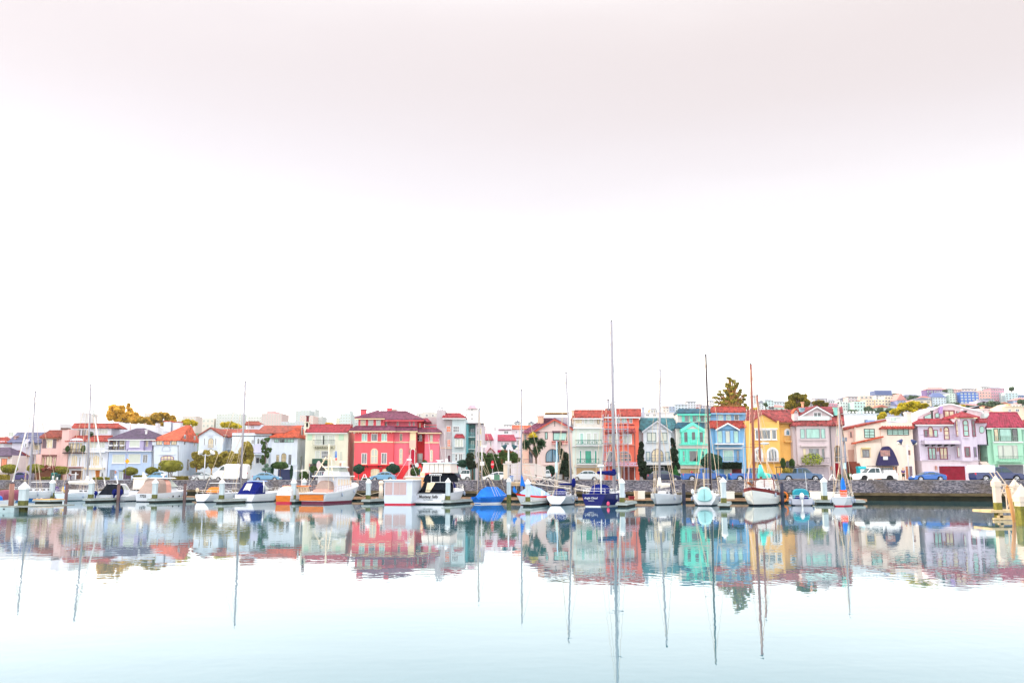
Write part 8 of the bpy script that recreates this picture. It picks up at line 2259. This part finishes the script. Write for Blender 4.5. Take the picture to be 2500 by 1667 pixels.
rub=MB().box(-1.8,1.8,-.06,-.01,1.36,1.42);rub.box(-1.7,1.7,-.06,-.01,.78,.81);b.add('rubbing_strip',rub,mat('grey_strip',(.35,.38,.4),var=0))
b=Boat('small sailboat wrapped in a bright blue tarpaulin tent','sailboat',D_,1180,1385,42,6.0,2.6,'covered_sailboat',group=SGR)
b.hull(BLUC,fb0=.95,fb1=1.25,tr=.8,ws=.6,boot=WHITE,bootz=.2)
n=12;mb=MB();rid=[(-.1,1.0),(.8,1.9),(2.0,2.35),(4.2,2.3),(5.2,1.75),(6.1,1.25)]
for(y0,z0),(y1,z1)in zip(rid,rid[1:]):
 for sx in(-1,1):
  f0,f1=max(0,min(1,y0/6)),max(0,min(1,y1/6));b0,b1=b.hb(f0)*1.05,b.hb(f1)*1.05
  k=3
  for i in range(k):
   a0,a1=i/k,(i+1)/k;sag=lambda a:-.22*sin(pi*a)
   q4=[(sx*b0*a0,y0,z0+(b.zs(f0)*.8-z0)*a0+sag(a0)),(sx*b1*a0,y1,z1+(b.zs(f1)*.8-z1)*a0+sag(a0)),(sx*b1*a1,y1,z1+(b.zs(f1)*.8-z1)*a1+sag(a1)),(sx*b0*a1,y0,z0+(b.zs(f0)*.8-z0)*a1+sag(a1))]
   mb.add(q4 if sx>0 else q4[::-1],[(0,1,2,3)])
b.add('tarpaulin',mb,BLUC)
b.mast(3.0,(1215,350),MASTW,r=.08,base=(1195,1230),base_z=2.0,spr=(.40,),back=True)
b=Boat('white double-ended sailboat with red sheer stripe and pale blue tent cover','sailboat',E_,265,1393,236,5.6,2.3,anchor='bow',group=SGR)
b.hull(WHITE_G,stripe=mat('bright_red_stripe',(.72,.02,.02),var=.05),sh=.26,fb0=1.25,fb1=1.5,tr=.45,ws=.5,rake=.9,boot=mat('maroon_boot',(.16,.02,.05),var=.2),bootz=.14,dip=.15)
tn=MB();LBT=mat('pale_blue_tarp',(.30,.45,.80),rough=.7,var=.12,bump=.3)
for(y0,z0),(y1,z1)in zip([(.2,1.3),(1.4,2.1),(3.2,2.6),(5.0,1.6)],[(1.4,2.1),(3.2,2.6),(5.0,1.6)]):
 for sx in(-1,1):
  q4=[(0,y0,z0),(0,y1,z1),(sx*b.hb(y1/5.6),y1,b.zs(y1/5.6)-.05),(sx*b.hb(y0/5.6),y0,b.zs(y0/5.6)-.05)];tn.add(q4 if sx>0 else q4[::-1],[(0,1,2,3)])
b.add('tent_cover',tn,LBT);b.mast(3.2,(328,150),MASTW,r=.085,base_z=1.4,spr=(.42,),base=(328,1200))
Dm=b.dep(3.2);ml=MB();p=[cw(E_,x,y,Dm-.15)for x,y in((328,1062),(345,1100),(372,1205),(345,1190),(312,1190))]
ml.add(p+[v_+Vector((0,.3,0))for v_ in p],[(0,1,2,3,4),(9,8,7,6,5)]+[(i,(i+1)%5,(i+1)%5+5,i+5)for i in range(5)]);b.add('mast_cover',ml,BLUC,local=False)
p=[cw(E_,x,y,Dm-1.6)for x,y in((248,1190),(232,1225),(236,1255),(262,1272),(285,1255),(262,1222))];ml=MB();ml.add(p+[v_+Vector((0,.4,0))for v_ in p],[tuple(range(6)),tuple(reversed(range(6,12)))]+[(i,(i+1)%6,(i+1)%6+6,i+6)for i in range(6)]);b.add('tiller_cover',ml,BLUC,local=False)
b=Boat('white sloop with rounded transom and navy blue sprayhood, under the gangway','sailboat',E_,708,1396,15,9.4,3.2,group=SGR)
b.hull(WHITE_G,fb0=1.15,fb1=1.4,tr=.8,ws=.4,tl=-.5);b.trunk(2.6,7.0,1.0,.6,.45,WHITE_G,wins=3)
b.hoop(1.9,3.3,.8,1.25,.85,NAVYC,name='sprayhood');b.rails(.3,9,.6,close_stern=True,close_bow=True);b.add('rolled_sail_bag',MB().ball((1.5,4.4,2.9),.3,.35,.65),NAVYC)
b.mast(5.4,(815,-40),MASTW,r=.095,base=(876,1150),base_z=1.6,boom=3.2,boom_z=.9,cover=NAVYC,cover_d=.13)
b.add('stern_gear',MB().box(-2.0,-1.7,-.2,-.1,1.2,1.9).box(-1.6,-1.5,-.2,-.1,1.3,1.85),WHITE)
b=Boat('navy blue sailboat lettered Angle Cloud, with the tallest mast in the harbour','sailboat',E_,1118,1412,22,12.5,3.8,group=SGR)
b.hull(NAVH,fb0=1.55,fb1=1.9,tr=.78,ws=.62,stripe=NAVH,boot=mat('white_boot_stripe',(.6,.65,.68),var=.05),bootz=.12,tl=-.3,rake=2.0)
b.trunk(3.4,9.0,1.2,.7,.5,WHITE_G,wins=4);b.hoop(1.7,3.8,1.1,1.55,1.2,NAVYC,name='cockpit_enclosure',slope0=.7)
b.rails(.2,12.0,.65,close_stern=True,close_bow=True)
b.mast(6.5,(1311,-607),MASTW,r=.15,base=(1342,1180),spr=(.30,.52,.76),furl=WHITE,boom=4.4,boom_z=2.3,cover=NAVYC,cover_d=.26,stay_m=ROPE)
rp=MB().tube((.9,.3,1.6),(.9,.3,4.9),.07,n=7);rp.ball((.9,.3,5.0),.45,.45,.18);b.add('radar_pole',rp,WHITE)
b.text('Angle Cloud',.33,-.3,-.28,1.05,WHITE,shear=.3,tilt=-.15);b.text('SAUSALITO',.14,-.25,-.24,.72,WHITE,tilt=-.15)
fd=MB();fd.ball((1.9,-.1,.35),.2,.2,.3);b.add('fender',fd,mat('pink_fender',(.75,.08,.18),var=.05))
b=Boat('white sloop seen bow-on between two dark pilings','sailboat',F_,440,1397,208,9.0,3.1,anchor='bow',group=SGR)
b.hull(WHITE_G,fb0=1.2,fb1=1.55,tr=.8,ws=.6,rake=.9);b.trunk(2.6,6.4,1.0,.6,.5,WHITE_G,wins=3);b.rails(.3,8.6,.65,close_stern=True,close_bow=True)
b.mast(5.0,(500,-67),MASTW,r=.105,base=(490,1235),boom=3.4,boom_z=1.0,cover=WSAIL,cover_d=.3)
b=Boat('white sloop with pale teal dinghy hung upright across its stern and a dark mast','sailboat',F_,990,1404,15,9.6,3.5,group=SGR)
b.hull(WHITE_G,fb0=1.3,fb1=1.5,tr=.82,ws=.5,tl=-.3);b.trunk(2.8,7.0,1.1,.6,.5,WHITE_G,wins=3);b.rails(.3,9,.6,close_stern=True,close_bow=True)
dg=MB();o_=[(.95*math.copysign(abs(cos(i*pi/10))**.7,cos(i*pi/10)),1.05+(1.35*sin(i*pi/10)if i<=10 else .5*sin(i*pi/10)))for i in range(20)]
n=20;vs=[(x,-.32,z)for x,z in o_]+[(x*.82,-.6,1.15+(z-1.15)*.84)for x,z in o_]+[(0,-.68,1.45)]
dg.add(vs,[(i,(i+1)%n,(i+1)%n+n,i+n)for i in range(n)]+[(n+i,n+(i+1)%n,2*n)for i in range(n)]+[tuple(reversed(range(n)))]);d_=b.add('dinghy',dg,LTEAL);b.add('dinghy_seam',MB().box(-.015,.015,-.71,-.6,.75,2.1),IRON,parent=d_)
b.mast(5.6,(999,-237),mat('dark_spar',(.05,.04,.05),rough=.4,var=.1),r=.1,base=(1054,1195),boom=3.6,boom_z=1.3,stay_m=ROPE)
mz=MB().tube((-.05,.4,1.3),(-.1,.4,4.2),.07,n=6);b.add('stern_post',mz,ROPE);b.add('small_outboard',MB().ball((-1.5,-.1,1.8),.2,.25,.32),WHITE)
b=Boat('white ketch with brown masts, mahogany sheer band and varnished bowsprit','ketch',G_,158,1408,207,12.5,4.0,anchor='bow',name='ketch',group=SGR)
b.hull(mat('warm_white_hull',(.76,.76,.74),rough=.25,var=.03),stripe=mat('mahogany_band',(.16,.02,.02),rough=.35,var=.2),sh=.42,fb0=1.6,fb1=2.4,tr=.75,ws=.6,rake=1.5,boot=mat('black_boot',(.01,.01,.02),var=.1),bootz=.2,dip=.1)
bs=MB();bs.tube((0,11.6,2.45),(0,14.2,2.95),.16,.12,8);bs.add([(-.3,11.0,2.45),(.3,11.0,2.45),(.12,14.0,3.0),(-.12,14.0,3.0),(-.3,11.0,2.5),(.3,11.0,2.5),(.12,14.0,3.05),(-.12,14.0,3.05)],[(0,3,2,1),(4,5,6,7),(0,1,5,4),(1,2,6,5),(2,3,7,6),(3,0,4,7)])
b.add('bowsprit',bs,mat('varnished_brown',(.36,.11,.03),rough=.3,var=.3));b.trunk(3.6,8.4,1.2,.8,.6,WHITE_G,wins=3);b.rails(.4,12,.8,close_bow=True,close_stern=True)
b.hoop(2.2,4.2,1.3,2.0,1.4,CLEARV,name='pilothouse');fr=MB();fr.path([(-1.3,4.3,2.1),(-1.2,4.3,3.4),(1.2,4.3,3.4),(1.3,4.3,2.1)],.07,6);fr.tube((0,4.3,2.2),(0,4.3,3.4),.05);fr.path([(1.2,4.3,3.4),(1.35,2.0,2.6)],.07,6);b.add('pilothouse_frame',fr,MAHOG)
b.mast(7.6,(147,-134),BROWNM,r=.13,base=(188,1190),spr=(.34,.62),bow_y=14.0,stay_m=mat('pale_peach_rope',(.80,.58,.42),var=.05))
b.mast(2.8,(218,205),BROWNM,r=.1,base=(262,1130),base_z=2.6,spr=(.45,),fore=False,boom=2.2,boom_z=1.0,cover=mat('aqua_canvas',(.10,.62,.55),rough=.8,var=.15),cover_d=.42)
dome=MB().ball((0,2.9,8.2),.62,.62,.2);dome.box(-.5,.5,2.4,3.4,8.6,8.68);b.add('radar_dome',dome,WHITE);
b=Boat('small grey-white motorboat with teal canvas top and white outboard','motorboat',G_,716,1402,12,6,2.8,'motorboat',group=SGR)
b.hull(mat('lilac_white_hull',(.62,.62,.72),rough=.3,var=.05),fb0=.85,fb1=1.2,tr=.93,ws=.9);b.hoop(1.2,3.6,1.0,.9,1.25,TEALC,name='canvas_top',slope0=.2);b.hoop(.5,1.3,.85,.85,.45,NAVYC,name='seat_cover')
b.rails(.1,2.2,.45,n=4,close_stern=True,m=WHITE);b.outboard(-.1,-.05,.45,WHITE,1.35);b.add('aerial',MB().tube((.9,2.6,1.6),(.75,2.6,4.4),.03),WHITE)
b=Boat('little white sloop with red waterline, bright blue mast cover and orange hatch','sailboat',G_,1118,1410,28,6.6,2.5,group=SGR)
b.hull(WHITE_G,fb0=1.1,fb1=1.2,tr=.78,ws=.45,boot=REDP,bootz=.14,stripe=mat('thin_blue_sheer',(.05,.22,.4),var=0),sh=.07);b.trunk(1.8,4.8,.9,.5,.45,WHITE_G,wins=2);b.rails(.2,6.2,.6,close_stern=True,close_bow=True)
b.add('orange_hatch',MB().box(-.1,.75,1.7,1.78,1.25,2.0),mat('orange_red_panel',(.80,.08,.02),var=.05))
b.mast(3.3,(1105,290),MASTW,r=.08,base=(1157,1250),spr=(.42,),stay_m=ROPE)
Dm=b.dep(3.3);ml=MB();p=[cw(G_,x,y,Dm-.15)for x,y in((1150,1095),(1166,1110),(1190,1210),(1182,1240),(1148,1240),(1142,1180))]
ml.add(p+[v_+Vector((0,.35,0))for v_ in p],[tuple(range(6)),tuple(reversed(range(6,12)))]+[(i,(i+1)%6,(i+1)%6+6,i+6)for i in range(6)]);b.add('mast_cover',ml,BLUC,local=False)
def dockbox(off,x0,y0,x1,y1,D,m,label,name='dock_box',cat='dock box',group='boxes on the dock'):
 a,c=cw(off,x0,y1,D),cw(off,x1,y0,D)
 t=thing(name,label,cat,((a.x+c.x)/2,D,.46),0,group)
 MB().box(a.x,c.x,D,D+.7,.46,c.z-.12).build('box_body',m,t);MB().box(a.x-.04,c.x+.04,D-.04,D+.74,c.z-.118,c.z).build('lid',m,t)
WB2=mat('warm_white_box',(.86,.80,.72),rough=.5,var=.04)
dockbox(F_,242,1245,332,1335,101.0,WB2,'white dock box right of the navy sailboat')
dockbox(F_,1222,1250,1312,1345,101.5,WB2,'white dock box left of the ketch bow')
dockbox(G_,822,1250,912,1345,101.2,WB2,'white dock box right of the teal motorboat')
dockbox(G_,984,1254,1062,1345,101.0,WB2,'white dock box behind the little red-striped sloop')
dockbox(F_,166,1303,218,1342,98.5,mat('dark_red_plastic',(.25,.02,.03),var=.1),'dark red crate on the finger dock right of the navy sailboat','crate','crate')
dockbox(E_,1570,1246,1600,1335,100,mat('tan_box',(.6,.42,.3),var=.1),'tan dock box half hidden by the white piling right of the navy sailboat')
c=cw(G_,508,1308,99.5);t=thing('lifebuoy','orange ring lifebuoy behind the dark piling right of the ketch','lifebuoy',(c.x,99.5,c.z))
mb=MB();mb.path([c+Vector((.42*cos(i*.524),0,.5*sin(i*.524)))for i in range(13)],.09,7);tag(t,None);mb.build('ring',ORC,t);MB().tube((c.x,99.6,.45),(c.x,99.6,c.z+.9),.05).build('stand',WHITE,t)
c=cw(C_,1478,1300,108);t=thing('cleat_bollard','peach-white mooring bollard with ropes right of the trawler bow','bollard',(c.x,108,.46))
MB().tube((c.x,108,.46),(c.x,108,c.z+1.3),.28,.18,8).ball((c.x,108,c.z+1.5),.3).build('post',mat('peach_white',(.82,.68,.55),var=.05),t);MB().path([(c.x,108,c.z+.5),(c.x-2,107.5,.7),(c.x-4.4,107,1.7)],.03).build('rope',ROPE,t)
# -- right edge: near dock with sunlit pilings
WARM=mat('sunlit_white_timber',(.60,.51,.43),rough=.75,var=.1,scale=1.5)  # warm sunlight put into the white timber's colour
def rp_(u,v,D):x,z=px(u,v,D);return Vector((x,D,z))
def nearpile(u0,u1,vt,vb,D,label,cone=1.0):
 a=rp_(u0,vb,D);b_=rp_(u1,vb,D);zt=rp_(u0,vt,D).z;w=(b_.x-a.x)/2;X=(a.x+b_.x)/2
 t=thing('piling',label,'piling',(X,D,0),0,'square white pilings')
 zc=zt-w*2.4*cone
 MB().box(X-w,X+w,D-w,D+w,.95,zc-.3).build('post',WARM,t);MB().box(X-w-.004,X+w+.004,D-w-.004,D+w+.004,-.8,1.1).build('mossy_foot',mat('yellow_moss',(.17,.16,.03),var=.5,scale=5),t)
 k=w+.05;c=MB().box(X-k,X+k,D-k,D+k,zc-.3,zc);c.add([(X-k,D-k,zc),(X+k,D-k,zc),(X+k,D+k,zc),(X-k,D+k,zc),(X,D,zt)],[(0,1,4),(1,2,4),(2,3,4),(3,0,4)]);c.build('cap',WARM,t)
nearpile(2430,2444,1159,1247,60,'tall sunlit white piling with pointed cap at the right edge of the harbour')
nearpile(2474,2487,1168,1230,72,'smaller sunlit white piling behind the brown pole at the right edge')
nearpile(2486,2512,1180,1260,52,'big sunlit white piling cut by the right edge')
a=rp_(2459,1186,56.5);bt=rp_(2470,1290,56.5)
t=thing('piling','glossy brown round pole leaning slightly at the right edge dock','piling',(bt.x,56.5,0));D=56.5
MB().tube((a.x+.42,D,-1.0),(a.x,D,a.z-.1),.12,.12,14).build('post',mat('glossy_brown_pole',(.45,.22,.08),rough=.3,var=.15),t);MB().tube((a.x,D,a.z-.1),(a.x,D,a.z+.1),.12,.02,14).build('cap',MATS['glossy_brown_pole'],t)
t=thing('near_dock','sunlit timber dock with open trestle at the right edge','dock',(34,59,0))
OCH=mat('ochre_timber',(.55,.42,.24),rough=.8,var=.3,scale=2)
a=rp_(2416,1248,59.4)
mb=MB().box(a.x,a.x+9,59.2,61.6,a.z-.08,a.z+.08);mb.build('deck',OCH,t)
mb=MB().box(a.x+.5,a.x+9,59.3,59.5,a.z-.45,a.z-.25);mb.box(a.x+.1,a.x+9,59.1,59.3,.02,.16)
for i in range(6):mb.box(a.x+.6+i*1.4,a.x+.8+i*1.4,59.3,59.5,-.5,a.z-.08)
mb.build('trestle',OCH,t)
mb=MB()
for z0,z1,x1 in((a.z+1.2,a.z+1.2,3.0),(a.z+1.9,a.z+1.2,3.5)):mb.tube((a.x+1.0,60.6,z0),(a.x+x1,60.6,z1),.05)
for i in range(4):mb.tube((a.x+1.1+i*.7,60.6,a.z),(a.x+1.1+i*.7,60.6,a.z+1.9),.04);mb.tube((a.x+1.1+i*.7,60.6,a.z+.1),(a.x+1.8+i*.7,60.6,a.z+1.8),.03)
for i in range(3):mb.tube((a.x+.9+i*.25,60.8,a.z+2.6),(a.x+1.9+i*.3,60.8,a.z+.9),.03)
mb.build('ladder_frame',WARM,t)
# -- air
hz=MB().box(-1600,1700,-40,1500,-2.2,175).build('haze',[WHITE])
hm=bpy.data.materials.new('haze_air');hm.use_nodes=True
n=hm.node_tree.nodes;n.clear()
pv=n.new('ShaderNodeVolumePrincipled');pv.inputs['Color'].default_value=(.93,.96,1,1)
pv.inputs['Density'].default_value=.00008;pv.inputs['Anisotropy'].default_value=.6
o_=n.new('ShaderNodeOutputMaterial');hm.node_tree.links.new(pv.outputs[0],o_.inputs['Volume'])
hz.data.materials.clear();hz.data.materials.append(hm)
tag(hz,kind='stuff')
